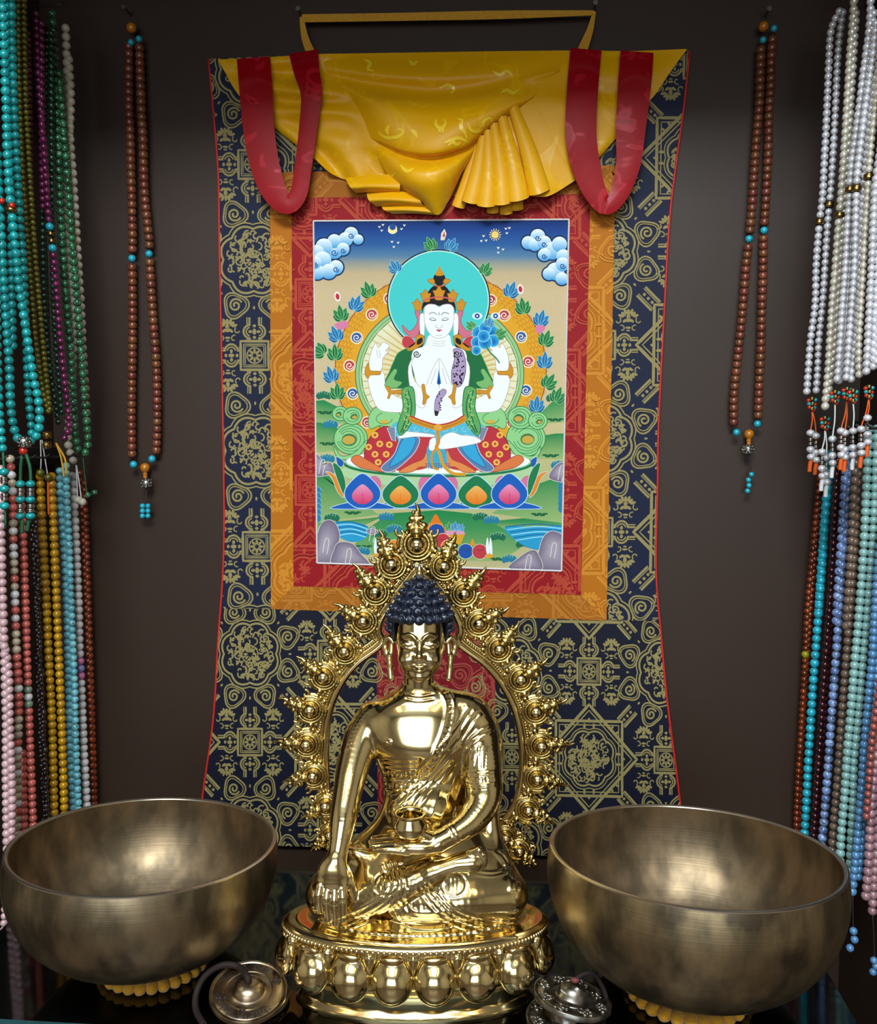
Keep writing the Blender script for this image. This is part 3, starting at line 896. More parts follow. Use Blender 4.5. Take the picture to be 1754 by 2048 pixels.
# bushes along the ridges
for (x, y, c) in ((150, 1165, 0), (190, 1345, 1), (540, 1925, 1), (500, 2030, 0), (590, 2000, 1), (1130, 1925, 0), (1200, 1945, 1), (1240, 2050, 0), (1400, 2095, 0), (1590, 1180, 0), (1620, 1600, 1), (170, 1560, 1), (1490, 2060, 1), (390, 2140, 1), (1310, 2190, 1), (200, 1930, 0), (1600, 2010, 0)):
    for q in range(-2, 3):
        A.disc((x+q*16, y-10+4*abs(q)), 17, (30, 105, 76) if c == 0 else (38, 120, 150), 24, 12)
        A.ring((x+q*16, y-10+4*abs(q)), 15, 3, (140, 190, 150), 22, 12, -2.9, -.3)
for q in range(6):
    A.disc((112, 1760+34*q), 20, (38, 120, 160), 26, 12); A.ring((112, 1760+34*q), 20, 3, (130, 180, 190), 26, 12, -2.8, 0)
    A.disc((1635, 1700+34*q), 18, (38, 120, 160), 26, 12)
# water
for P in ([(215, 1960), (330, 1955), (425, 1985), (415, 2050), (330, 2080), (235, 2040)], [(1285, 1985), (1450, 1985), (1680, 1985), (1680, 2060), (1500, 2130), (1350, 2070)]):
    A.poly(P, (40, 150, 195), 40)
    c = np.mean(P, 0); P = np.array(P)
    for k in range(6):
        a = P[0] + (P[5 if len(P) > 5 else -1]-P[0])*(k/5.0); b = P[2] + (P[3]-P[2])*(k/5.0)
        A.stroke([a, (a+b)/2 + np.array((0, -18)), b], 6, (150, 215, 235) if k % 2 else (18, 100, 150), smooth=10)
# rocks
ROCK, ROCK2 = (112, 100, 122), (164, 152, 166)
for P in ([(70, 2200), (95, 2080), (130, 1970), (180, 1940), (225, 1965), (250, 2040), (230, 2120), (200, 2230), (70, 2240)],
          [(205, 2230), (215, 2120), (250, 2080), (330, 2090), (380, 2150), (430, 2230)],
          [(1490, 2260), (1500, 2120), (1530, 2040), (1580, 2010), (1640, 2030), (1680, 2060), (1680, 2270)],
          [(1310, 2245), (1380, 2170), (1450, 2130), (1490, 2150), (1510, 2255)],
          [(70, 1530), (120, 1540), (150, 1600), (190, 1580), (215, 1650), (70, 1660)], [(1560, 1680), (1600, 1600), (1650, 1580), (1680, 1590), (1680, 1700)],
          [(415, 2010), (450, 1995), (490, 2015), (450, 2035)]):
    A.shadepoly(P, ROCK, ROCK2, 50)
    A.stroke(P, 4, (206, 196, 190), True, 50)
    c = np.mean(P, 0)
    A.stroke([c + (-18, 60), c + (-4, -20), c + (14, -30), c + (20, 0), c + (6, 70)], 5, (214, 204, 200), smooth=16)
# moon, sun and stars
A.disc((580, 118), 28, (236, 226, 150)); A.disc((580, 106), 20, (36, 76, 142)); A.ring((580, 118), 30, 4, (245, 240, 200), None, 20, .3, 2.84)
A.disc((1222, 155), 22, (238, 206, 110))
for k in range(14):
    a = k*2*math.pi/14
    A.stroke([(1222+25*math.cos(a), 155+25*math.sin(a)), (1222+38*math.cos(a), 155+38*math.sin(a))], 5, (240, 214, 130))
for x, y in ((498, 105), (520, 92), (512, 128), (636, 118), (654, 95), (577, 198), (615, 204), (588, 230), (1150, 162), (1136, 193), (1166, 190), (1290, 116), (1312, 112), (1296, 144), (1242, 236), (1272, 246), (1242, 266)):
    A.poly([(x-9, y-6), (x, y-2), (x+9, y-7), (x+5, y+3), (x, y+9), (x-6, y+3)], (232, 226, 200))
# clouds
WHITE_ = (240, 244, 248)
def cloud(cs):
    for x, y, r in cs: A.disc((x, y), r+9, (18, 44, 84))
    for x, y, r in cs:
        a = np.linspace(0, 2*np.pi, 30, endpoint=False)
        def fn(px_, py_, y=y, r=r):
            t = min(1, max(0, ((py_-A.oy)*A.s-(y-r))/(2*r)))**1.2
            return tuple((240, 244, 248)[i]*(1-t)+(70, 150, 206)[i]*t for i in range(3))
        A.poly(np.stack([x+r*np.cos(a), y+r*np.sin(a)], -1), WHITE_, 0, fn)
    for i, (x, y, r) in enumerate(cs):
        if i % 3 == 0:
            b = np.linspace(0, 8.5, 22); q = r*.42*(1-b/10.5)
            A.stroke(np.stack([x+q*np.cos(b), y+r*.25+q*np.sin(b)], -1), 6, (20, 74, 140))
cloud([(320, 150, 44), (365, 185, 32), (285, 185, 46), (215, 255, 52), (215, 195, 44), (150, 230, 52), (270, 245, 40), (105, 265, 46), (140, 315, 56), (225, 360, 46), (180, 385, 48), (110, 390, 46), (95, 330, 40)])
cloud([(1490, 165, 46), (1430, 205, 42), (1470, 220, 38), (1530, 205, 44), (1580, 255, 56), (1625, 215, 48), (1530, 280, 40), (1650, 290, 44), (1600, 385, 56), (1645, 340, 44), (1560, 400, 40), (1640, 430, 40)])
# acanthus leaves
def acanthus(x, y, ang, s, blue, bud=False):
    c, e = ((34, 108, 158), (120, 184, 214)) if blue else ((30, 112, 64), (122, 186, 118))
    d = (24, 72, 120) if blue else (18, 76, 46)
    if bud:
        a = ang; bx, by = x+math.cos(a)*s*1.5, y+math.sin(a)*s*1.5
        A.disc((bx, by), s*.32, (238, 226, 214), s*.2, 14, a); A.disc((bx, by), s*.2, (190, 40, 60), s*.12, 12, a)
    for q, l in ((-1.15, .62), (1.15, .62), (-.62, .82), (.62, .82), (0, 1.0)):
        a = ang + q; L = s*l
        t = np.linspace(0, 1, 9); wv = np.sin(t*math.pi)**.8*s*.2*(1.1-.4*t)
        bend = q*.35*L*t*t*.5
        def side_(sg):
            px_ = x + math.cos(a)*L*t + math.cos(a+math.pi/2)*(sg*wv - bend)
            py_ = y + math.sin(a)*L*t + math.sin(a+math.pi/2)*(sg*wv - bend)
            return np.stack([px_, py_], -1)
        P = np.vstack([side_(1), side_(-1)[::-1][1:-1]])
        A.poly(P, d if abs(q) > 1 else c)
        A.stroke(P, 4, e, True)
        A.stroke(np.stack([x+math.cos(a)*L*t[1:-2]+math.cos(a+math.pi/2)*(-bend[1:-2]), y+math.sin(a)*L*t[1:-2]+math.sin(a+math.pi/2)*(-bend[1:-2])], -1), 3, e)
# the great orange aureole
c0 = (881, 1002)
A.disc(c0, 664, (150, 60, 40), 618, 80); A.disc(c0, 658, (222, 158, 40), 612, 80)
for ring_i in range(9):
    n = 56; rr2 = 560 + ring_i*11
    for k in range(n):
        a = 2*math.pi*(k + .5*(ring_i % 2))/n
        px_, py_ = c0[0] + rr2*math.cos(a), c0[1] + rr2*.93*math.sin(a)
        if py_ < 1320: A.ring((px_, py_), 22, 3.0, (192, 124, 26), None, 8, a-1.6, a+1.6)
for x, y, c in ((450, 655, 0), (355, 800, 1), (310, 975, 0), (330, 1150, 1), (1280, 660, 0), (1385, 795, 1), (1430, 950, 0), (1415, 1130, 1), (560, 555, 0), (1195, 565, 0), (420, 1330, 0), (1330, 1330, 0)):
    A.disc((x, y), 40, (234, 214, 160)); A.disc((x, y), 31, (184, 56, 74) if c == 0 else (38, 88, 158))
    b = np.linspace(0, 9, 24); q = 26*(1-b/10.5)
    A.stroke(np.stack([x+q*np.cos(b), y+q*np.sin(b)], -1), 6, (240, 222, 200))
# inner oval with rays
c1 = (875, 1030)
A.disc(c1, 530, (44, 96, 60), 470, 80); A.disc(c1, 525, (150, 190, 130), 465, 80); A.disc(c1, 508, (92, 146, 92), 448, 80); A.disc(c1, 503, (168, 200, 140), 443, 80); A.disc(c1, 492, (90, 120, 70), 432, 80)
A.sdisc(c1, 489, (226, 222, 190), (214, 168, 34), 429)
for k in range(120):
    a = 2*math.pi*k/120
    A.stroke([(c1[0]+180*math.cos(a), c1[1]+160*math.sin(a)), (c1[0]+484*math.cos(a), c1[1]+424*math.sin(a))], 5 if k % 2 else 4, (232, 224, 186) if k % 2 else (196, 158, 50))
# halo
h0 = (868, 566)
A.disc(h0, 324, (18, 40, 62), 320, 80); A.disc(h0, 316, (190, 226, 214), 312, 80); A.disc(h0, 309, (70, 196, 192), 305, 80)
for x, y, a, b, bud in ((440, 540, -1.9, 0, 0), (340, 625, -1.2, 1, 0), (262, 690, -1.75, 0, 1), (240, 815, -2.0, 1, 0), (220, 935, -1.6, 0, 0), (205, 1070, -1.9, 1, 0), (235, 1180, -1.6, 0, 0),
                        (1310, 540, -1.2, 1, 0), (1400, 645, -1.7, 0, 1), (1500, 720, -1.3, 1, 0), (1530, 845, -1.25, 0, 0), (1530, 985, -1.5, 1, 0), (1540, 1110, -1.0, 0, 0), (1480, 1260, -1.5, 1, 0),
                        (830, 245, -2.0, 0, 0), (935, 250, -1.1, 1, 0), (610, 385, -2.1, 1, 0), (1150, 400, -1.1, 0, 0), (1600, 1200, -1.2, 0, 0), (150, 900, -2.6, 0, 1)):
    acanthus(x, y, a, 100 if not (500 < x < 1200) else 84, b, bud)
A.poly([(880, 190), (885, 145), (905, 118), (918, 150), (905, 190)], (226, 214, 190)); A.poly([(892, 170), (903, 135), (910, 165)], (196, 52, 60))
A.poly([(255, 700), (290, 695), (300, 730), (250, 750), (215, 720)], (214, 120, 160), 24); A.poly([(1480, 730), (1520, 720), (1535, 745), (1500, 775), (1478, 760)], (214, 120, 160), 24)
# pale green scarf loops
SCF, SCD = (142, 200, 132), (46, 120, 70)
def loop(cx, cy, r, r2, flip=1):
    A.disc((cx, cy), r, SCD, r*.92); A.disc((cx, cy), r-5, SCF, r*.92-5)
    for k in range(3): A.ring((cx+flip*6*k, cy), r-22-18*k, 4, SCD, (r-22-18*k)*.92, 30, -2.6, 2.9)
    A.disc((cx+flip*10, cy+6), r2, (60, 110, 60), r2*.8); A.disc((cx+flip*12, cy+9), r2-6, (196, 160, 70), r2*.7-5)
for P in ([(430, 1300), (470, 1240), (560, 1235), (620, 1270), (640, 1330), (560, 1360), (500, 1350), (440, 1370)],):
    for Q in (P, mir(P, 861)):
        A.poly(Q, SCF, 40); A.stroke(Q, 4, SCD, True, 40)
        c = np.mean(Q, 0); A.ring(c, 50, 4, SCD, 34, 20, 0, 4.5); A.disc(c + (0, 20), 26, (214, 168, 60), 12)
loop(318, 1432, 108, 46, -1); loop(1415, 1430, 125, 44, 1); loop(252, 1275, 52, 18, -1); loop(330, 1290, 62, 22, 1); loop(1380, 1300, 80, 32, -1); loop(1490, 1320, 62, 20, 1)
for P in ([(215, 1480), (260, 1540), (340, 1520), (420, 1440), (400, 1500), (340, 1560), (260, 1560), (222, 1530)],):
    for Q in (P, mir(P, 861)): A.poly(Q, SCF, 40); A.stroke(Q, 4, SCD, True, 40)
# lotus throne
A.disc((865, 1640), 610, (170, 202, 150), 100, 60)
for x in range(-3, 4): A.disc((865 + x*160 + 80, 1718), 44, (206, 110, 150), 54, 20)
A.poly([(160, 1640), (205, 1650), (255, 1710), (275, 1800), (235, 1765), (200, 1680)], (224, 128, 40), 30); A.poly([(205, 1590), (250, 1610), (285, 1700), (280, 1790), (245, 1720)], (30, 116, 70), 30)
A.poly([(228, 1545), (275, 1575), (262, 1610), (235, 1595)], (30, 86, 168), 20)
for P, c in (([(160, 1640), (205, 1650), (255, 1710), (275, 1800), (235, 1765), (200, 1680)], (224, 128, 40)), ([(205, 1590), (250, 1610), (285, 1700), (280, 1790), (245, 1720)], (30, 116, 70)), ([(228, 1545), (275, 1575), (262, 1610), (235, 1595)], (30, 86, 168))):
    for Q in (P, mir(P, 856)):
        A.poly(Q, c, 30); A.stroke(Q, 4, (190, 214, 190), True, 30)
A.disc((865, 1592), 590, (24, 110, 66), 82, 70); A.disc((865, 1580), 582, (140, 190, 150), 80, 70); A.disc((865, 1575), 575, (240, 244, 244), 76, 70)
def petal(cx, cy, w, h, co, ci1, ci2, base):
    Q = [(cx-w*1.6, cy+h*.86), (cx-w*.7, cy+h*.62), (cx, cy+h*.72), (cx+w*.7, cy+h*.62), (cx+w*1.6, cy+h*.86), (cx+w*1.55, cy+h*.98), (cx, cy+h), (cx-w*1.55, cy+h*.98)]
    A.poly(Q, co, 50); A.stroke(Q, 4, (190, 214, 230), True, 50)
    P = [(cx, cy-h), (cx+w*.45, cy-h*.72), (cx+w*.93, cy-h*.1), (cx+w*.9, cy+h*.45), (cx+w*.45, cy+h*.86), (cx, cy+h*.95), (cx-w*.45, cy+h*.86), (cx-w*.9, cy+h*.45), (cx-w*.93, cy-h*.1), (cx-w*.45, cy-h*.72)]
    A.poly(P, co, 60); A.stroke(P, 5, (186, 214, 230), True, 60)
    s = .58
    P2 = [(cx+(x-cx)*s, cy+h*.18+(y-cy)*s*.98) for x, y in P]
    def fn(x, y):
        t = min(1, max(0, ((y-A.oy)*A.s-(cy-h*.4))/(h*1.2)))
        return tuple(ci1[i]*(1-t)+ci2[i]*t for i in range(3))
    A.poly(P2, ci1, 50, fn); A.stroke([(cx, cy+h*.1), (cx+3, cy+h*.72)], 4, ci2)
for cx, k in ((630, 1), (1105, 1), (392, 0), (1312, 0), (868, 0)):
    if k: petal(cx, 1768, 118, 105, (26, 116, 72), (232, 178, 96), (226, 112, 22), 0)
    else: petal(cx, 1762, 117, 112, (26, 90, 176), (226, 150, 186), (206, 50, 92), 0)
# offerings
A.poly([(850, 1905), (880, 1950), (915, 2010), (905, 2050), (795, 2050), (785, 2010), (820, 1950)], (222, 118, 32), 40)
for k in range(7): A.stroke([(800+17*k, 2040), (806+15*k, 1990), (815+12*k, 1960)], 4, (240, 180, 80), smooth=8)
A.disc((855, 2015), 50, (28, 76, 156), 48)
A.poly([(920, 2025), (1035, 2025), (1005, 2095), (950, 2095)], (218, 158, 40)); A.poly([(910, 2010), (1020, 2000), (1035, 2030), (920, 2035)], (222, 150, 184))
acanthus(935, 2005, -1.6, 52, 0); acanthus(970, 2005, -1.5, 56, 1); acanthus(1000, 2005, -1.1, 46, 1)
for x, y, r, c in ((895, 2075, 48, (190, 56, 66)), (640, 2110, 46, (30, 120, 76)), (930, 2112, 46, (222, 118, 42)), (1038, 2138, 46, (28, 82, 164)), (1126, 2140, 46, (192, 62, 70)), (590, 2100, 34, (224, 140, 44))):
    A.disc((x, y), r+3, (240, 220, 190)); A.disc((x, y), r, c)
    A.ring((x, y-r*.4), r*.4, 3, (90, 30, 40), r*.25, 14, 0, 3.14)
A.poly([(1060, 2100), (1080, 2055), (1100, 2100)], (214, 150, 40))
for x in (470, 495, 1172, 1192): A.poly([(x, 2160), (x-8, 2110), (x+2, 2050), (x+12, 2110), (x+12, 2160)], (236, 240, 240), 20)
A.disc((485, 2165), 30, (218, 160, 60), 14); A.disc((1185, 2168), 28, (218, 160, 60), 14)
# ------------------------------------------------------------------ the white deity of the painting
WH, GD, GD2 = (238, 243, 242), (204, 138, 36), (150, 92, 24)
LINE = (178, 150, 140)
HX = 871
def both(P, col, smooth=40, line=None, c=HX, lw=4):
    for Q in (P, mir(P, c)):
        A.poly(Q, col, smooth)
        if line: A.stroke(Q, lw, line, True, smooth)
# ribbons of the crown behind the ears
for P in ([(745, 620), (720, 640), (735, 700), (690, 760), (640, 720), (660, 770), (720, 800), (760, 740)],):
    both(P, (206, 110, 130), 40, (150, 50, 70), lw=3)
both([(640, 815), (660, 790), (700, 800), (720, 840), (680, 870), (645, 850)], (190, 60, 70), 30, (226, 150, 150), lw=3)
# long dark hair on the shoulders
both([(760, 640), (780, 820), (720, 900), (630, 905), (690, 850), (740, 800)], (28, 26, 30), 40)
# skirt and knees
A.poly([(560, 1400), (600, 1330), (690, 1330), (870, 1375), (1040, 1330), (1130, 1340), (1180, 1400), (1130, 1540), (870, 1600), (600, 1540)], (84, 178, 204), 60)
for k in range(26):
    x = 610 + (k % 9)*60 + (k//9)*18; y = 1375 + (k//9)*40
    A.ring((x, y), 14, 3, (160, 214, 224), None, 10, 0, 4.6)
def knee(P, c):
    for Q in (P, mir(P, 861)):
        A.poly(Q, (182, 48, 58), 50); A.stroke(Q, 5, (120, 26, 36), True, 50)
knee([(405, 1560), (415, 1470), (470, 1390), (545, 1355), (590, 1400), (620, 1480), (600, 1580), (540, 1640), (440, 1620)], 0)
for x, y in ((470, 1410), (430, 1485), (500, 1465), (560, 1470), (470, 1530), (540, 1530), (490, 1580), (600, 1560)):
    for X in (x, 1722-x):
        for q in range(8):
            a = q*math.pi/4; A.disc((X+15*math.cos(a), y+15*math.sin(a)), 8, (232, 182, 80), 6, 8)
        A.disc((X, y), 8, (190, 70, 50), None, 10)
both([(545, 1365), (595, 1360), (600, 1450), (575, 1440)], (120, 130, 150), 0, (210, 215, 220), 861)
# orange hems spread over the seat
both([(320, 1560), (360, 1535), (430, 1570), (520, 1620), (600, 1635), (520, 1640), (400, 1620), (345, 1595)], (214, 116, 64), 40, (160, 70, 50), 861)
# falling drapes, left and right of the middle
both([(735, 1420), (835, 1420), (815, 1530), (800, 1600), (760, 1625), (640, 1635), (590, 1615), (680, 1540)], (186, 56, 62), 40, (226, 140, 80), 861)
both([(800, 1500), (810, 1600), (750, 1610), (700, 1640), (620, 1640), (700, 1590), (770, 1560)], (222, 134, 72), 40, (160, 70, 50), 861)
both([(640, 1420), (745, 1425), (730, 1500), (680, 1560), (600, 1625), (540, 1640), (510, 1610), (590, 1530)], (92, 120, 160), 40, (200, 210, 222), 861)
both([(650, 1430), (725, 1430), (700, 1510), (640, 1570), (560, 1610), (600, 1530)], (52, 158, 202), 40, (20, 90, 140), 861)
A.poly([(800, 1480), (900, 1480), (920, 1580), (880, 1615), (810, 1610)], (64, 160, 190), 30)
for k in range(30): A.disc((790 + (k % 10)*16, 1590 + (k//10)*12), 6, (90, 100, 130), 5, 8)
# feet and shins
for P in ([(615, 1425), (650, 1390), (700, 1390), (830, 1405), (832, 1422), (720, 1420), (640, 1430)], [(865, 1480), (890, 1420), (950, 1392), (1010, 1410), (1090, 1418), (1135, 1450), (1060, 1472), (900, 1498)], [(815, 1440), (850, 1430), (845, 1500), (810, 1500)]):
    A.poly(P, WH, 40); A.stroke(P, 3, LINE, True, 40)
# green scarf behind the arms
both([(620, 890), (700, 870), (720, 1000), (700, 1110), (640, 1120), (530, 1100), (560, 1010), (585, 950)], (30, 104, 58), 50, (140, 190, 110))
# body
A.poly([(815, 780), (930, 780), (955, 850), (1030, 880), (1045, 960), (1020, 1100), (1010, 1200), (1020, 1310), (870, 1345), (710, 1300), (725, 1200), (735, 1110), (700, 960), (712, 880), (780, 850)], WH, 70)
# raised arms
ARM = [(435, 1020), (520, 1015), (535, 1085), (575, 1150), (650, 1185), (710, 1180), (710, 1255), (600, 1268), (500, 1252), (455, 1180), (430, 1090)]
both(ARM, WH, 50, LINE, lw=3)
HAND = [(440, 1005), (436, 930), (455, 870), (475, 835), (492, 865), (520, 830), (560, 850), (535, 885), (560, 880), (520, 930), (508, 1005)]
both(HAND, WH, 44, LINE, lw=3)
for q in ((478, 870, 490, 930), (496, 875, 505, 930)): A.stroke([(q[0], q[1]), (q[2], q[3])], 3, LINE)
# folded arms
both([(735, 890), (700, 960), (715, 1060), (760, 1120), (800, 1190), (770, 1240), (720, 1210), (690, 1120), (680, 980)], WH, 40, LINE, lw=3)
A.poly([(700, 1140), (770, 1100), (850, 960), (875, 930), (900, 960), (960, 1090), (1030, 1140), (1010, 1210), (930, 1220), (870, 1150), (800, 1220), (720, 1200)], WH, 50)
for P in ([(790, 1100), (830, 1000), (868, 930)], [(950, 1100), (912, 1000), (876, 930)], [(820, 1090), (855, 990)], [(920, 1090), (890, 990)], [(872, 930), (872, 1120)]):
    A.stroke(P, 3, LINE, smooth=12)
A.poly([(870, 995), (884, 1085), (870, 1098), (857, 1085)], (36, 110, 178)); A.poly([(870, 1040), (880, 1088), (862, 1088)], (18, 60, 130))
# lilac spotted skin over the shoulder
SK = [(962, 872), (1015, 880), (1036, 950), (1030, 1050), (1000, 1105), (955, 1090), (950, 1010), (968, 930)]
A.poly(SK, (170, 146, 182), 40); A.stroke(SK, 4, (90, 70, 100), True, 40)
SK2 = [(890, 1122), (918, 1140), (880, 1200), (872, 1260), (850, 1290), (842, 1250), (850, 1180)]
A.poly(SK2, (170, 146, 182), 30); A.stroke(SK2, 3, (90, 70, 100), True, 30)
sr = random.Random(5)
for k in range(46):
    x, y = sr.uniform(962, 1026), sr.uniform(885, 1095)
    if in_poly(np.array([(x, y)]), np.array(SK))[0]: A.disc((x, y), sr.uniform(4, 7), (30, 22, 36), sr.uniform(4, 8), 8)
for k in range(10): A.disc((sr.uniform(855, 890), 1140+14*k), 5, (30, 22, 36), None, 8)
A.poly([(842, 1255), (870, 1262), (862, 1290), (848, 1290)], (40, 30, 40))
# scarf over the arms
for P in ([(640, 1125), (705, 1110), (722, 1200), (715, 1300), (660, 1390), (625, 1410), (612, 1350), (645, 1240)],):
    both(P, (92, 160, 92), 50, (30, 104, 58), lw=5)
    for dx in (-12, 10): 
        for Q in ([(668+dx, 1130), (690+dx, 1230), (668+dx, 1330), (636+dx*.5, 1395)],): 
            A.stroke(Q, 7, (26, 92, 54), smooth=20); A.stroke(mir(Q, HX), 7, (26, 92, 54), smooth=20)
for k in range(9):
    for X in (670, 2*HX-670): A.ring((X + (k % 2)*14-7, 1140+28*k), 9, 4, (196, 214, 120), None, 8, 0, 4.5)
both([(530, 1100), (585, 1000), (610, 1010), (590, 1060), (640, 1080), (600, 1115)], (120, 176, 104), 30, (30, 104, 58), lw=3)
# ornaments
both([(408, 1000), (430, 955), (440, 1005), (500, 1010), (500, 1032), (440, 1035), (430, 1055), (412, 1040)], GD, 30, GD2, lw=3)
both([(535, 1110), (560, 1105), (570, 1130), (632, 1130), (632, 1150), (575, 1152), (560, 1180), (548, 1178), (555, 1145)], GD, 30, GD2, lw=3)
both([(762, 1100), (780, 1095), (790, 1150), (812, 1170), (795, 1185), (785, 1215), (768, 1215), (772, 1170)], GD, 30, GD2, lw=3)
# belt
A.poly([(690, 1290), (780, 1325), (870, 1342), (960, 1325), (1030, 1285), (1035, 1325), (960, 1360), (900, 1380), (870, 1385), (830, 1375), (760, 1355), (690, 1325)], GD, 50)
A.stroke([(690, 1290), (780, 1325), (870, 1345), (960, 1325), (1030, 1285)], 9, (186, 52, 46), smooth=30)
A.stroke([(690, 1312), (780, 1345), (870, 1366), (960, 1345), (1030, 1308)], 4, GD2, smooth=30)
A.disc((865, 1362), 26, (224, 160, 60), 20)
A.stroke([(860, 1380), (868, 1450), (850, 1490)], 20, GD, smooth=16)
A.stroke([(855, 1490), (825, 1540), (835, 1610), (870, 1625)], 14, GD, smooth=20); A.stroke([(860, 1490), (880, 1540), (900, 1600), (960, 1650), (1040, 1655)], 20, (214, 150, 40), smooth=24)
# face, ears, hair
both([(752, 660), (775, 650), (782, 720), (776, 800), (760, 815), (750, 740)], WH, 30, LINE, lw=3)
both([(730, 790), (762, 780), (778, 800), (770, 840), (700, 880), (670, 875), (720, 840)], GD, 30, GD2, lw=3)
both([(735, 815), (765, 800), (765, 830), (735, 845)], (30, 26, 30), 16)
A.poly([(765, 650), (768, 590), (800, 555), (870, 545), (940, 555), (972, 590), (974, 650), (955, 600), (872, 600), (785, 600)], (26, 24, 28), 40)
FACE = [(778, 640), (782, 608), (808, 590), (850, 594), (872, 608), (894, 594), (936, 590), (960, 608), (964, 640), (962, 700), (944, 755), (912, 792), (871, 804), (830, 792), (798, 755), (780, 700)]
A.poly(FACE, WH, 60); A.stroke(FACE, 3, LINE, True, 60)
for s in (1, -1):
    f = lambda x: HX + s*(HX-x)
    A.stroke([(f(808), 652), (f(835), 642), (f(858), 656)], 4, (70, 60, 60), smooth=10)
    A.stroke([(f(808), 680), (f(832), 676), (f(852), 688)], 3, (90, 80, 80), smooth=10)
    A.stroke([(f(812), 686), (f(834), 692), (f(854), 690)], 4, (40, 36, 40), smooth=10)
    A.stroke([(f(858), 740), (f(850), 728), (f(860), 716)], 3, LINE, smooth=8)
A.stroke([(858, 735), (871, 743), (884, 735)], 3, LINE, smooth=8)
A.poly([(850, 752), (864, 748), (871, 751), (878, 748), (892, 752), (871, 764)], (196, 52, 92))
A.stroke([(871, 640), (871, 662)], 4, (120, 90, 80))
A.stroke([(850, 782), (871, 788), (892, 782)], 3, LINE, smooth=8)
for y in (818, 832, 846): A.stroke([(830, y), (871, y+8), (912, y)], 2.5, LINE, smooth=10)
# topknot and crown
A.poly([(800, 545), (812, 500), (850, 470), (895, 470), (930, 500), (942, 545)], (28, 26, 30), 40); A.disc((873, 432), 38, (28, 26, 30), 40)
A.poly([(873, 348), (884, 375), (902, 400), (890, 412), (856, 412), (846, 400), (862, 375)], GD, 30)
both([(800, 440), (830, 430), (845, 450), (830, 466), (812, 455)], GD, 24, GD2, lw=3)
A.stroke([(835, 468), (873, 480), (910, 468)], 9, (196, 96, 50), smooth=14)
def crownleaf(x, y, s, lean):
    P = [(x, y-s), (x+s*.35, y-s*.5), (x+s*.7, y-s*.45), (x+s*.5, y+s*.1), (x+s*.4, y+s*.6), (x-s*.4, y+s*.6), (x-s*.5, y+s*.1), (x-s*.7, y-s*.45), (x-s*.35, y-s*.5)]
    P = [(px_ + lean*(y+s-py_), py_) for px_, py_ in P]
    A.poly(P, GD, 40); A.stroke(P, 3, GD2, True, 40)
crownleaf(745, 600, 46, -.15); crownleaf(1000, 600, 46, .15); crownleaf(793, 545, 48, -.1); crownleaf(950, 545, 48, .1); crownleaf(871, 530, 54, 0)
A.stroke([(770, 570), (820, 552), (871, 546), (925, 552), (972, 570)], 9, (206, 90, 90), smooth=20)
for s in (731, 983): 
    b = np.linspace(0, 9, 26); q = 24*(1-b/11.)
    A.stroke(np.stack([s+q*np.cos(b), 902+q*np.sin(b)], -1), 6, (40, 40, 44))
# blue flower at the right hand
for x, y, r in ((1120, 770, 40), (1200, 765, 40), (1160, 740, 36), (1110, 830, 36), (1210, 820, 36), (1160, 830, 40), (1105, 880, 26), (1150, 790, 34)):
    A.disc((x, y), r+4, (150, 210, 230)); A.sdisc((x, y), r, (52, 160, 206), (14, 104, 176), up=8)
A.stroke([(1165, 850), (1190, 890), (1230, 930), (1250, 960)], 9, (60, 130, 70), smooth=16)
for x, y in ((1110, 664), (1225, 664)):
    A.disc((x, y), 32, (220, 232, 226), 22, 16); A.disc((x, y), 16, (30, 70, 150), None, 14); A.disc((x, y), 6, WH, None, 10)
acanthus(1180, 730, -1.4, 62, 1); acanthus(1235, 790, -.5, 70, 0); acanthus(1085, 740, -2.4, 60, 0)
A.mesh('painting', m_paint, THK)
# ------------------------------------------------------------------ yellow silk veil gathered over the scroll, its ribbons and cord
def silk(name, col, rough, motif=None):
    m = bpy.data.materials.new(name); m.use_nodes = True
    nt = m.node_tree; N = nt.nodes; L = nt.links
    b = N['Principled BSDF']
    b.inputs['Roughness'].default_value = rough; b.inputs['Specular IOR Level'].default_value = 0.3
    b.inputs['Sheen Weight'].default_value = 0.05
    b.inputs['Anisotropic'].default_value = 0.5
    tc = N.new('ShaderNodeTexCoord')
    nz = N.new('ShaderNodeTexNoise'); nz.inputs['Scale'].default_value = 14.0; nz.inputs['Detail'].default_value = 2.0
    nz.inputs['Distortion'].default_value = 1.8
    L.new(tc.outputs['Object'], nz.inputs['Vector'])
    rp = N.new('ShaderNodeValToRGB')
    e = rp.color_ramp.elements
    e[0].position = .0; e[0].color = rgba(col); e[1].position = 1.0; e[1].color = rgba(col)
    for p, c in ((.585, col), (.60, motif or col), (.635, motif or col), (.65, col)):
        q = e.new(p); q.color = rgba(c)
    L.new(nz.outputs['Fac'], rp.inputs['Fac']); L.new(rp.outputs[0], b.inputs['Base Color'])
    mr = N.new('ShaderNodeMapRange'); mr.inputs['From Min'].default_value = .57; mr.inputs['From Max'].default_value = .62
    mr.inputs['To Min'].default_value = rough; mr.inputs['To Max'].default_value = max(.15, rough-.12)
    L.new(nz.outputs['Fac'], mr.inputs['Value']); L.new(mr.outputs[0], b.inputs['Roughness'])
    n2 = N.new('ShaderNodeTexNoise'); n2.inputs['Scale'].default_value = 30.0; n2.inputs['Detail'].default_value = 3.0
    L.new(tc.outputs['Object'], n2.inputs['Vector'])
    bp = N.new('ShaderNodeBump'); bp.inputs['Strength'].default_value = .25; bp.inputs['Distance'].default_value = .004
    L.new(n2.outputs['Fac'], bp.inputs['Height']); L.new(bp.outputs[0], b.inputs['Normal'])
    return m
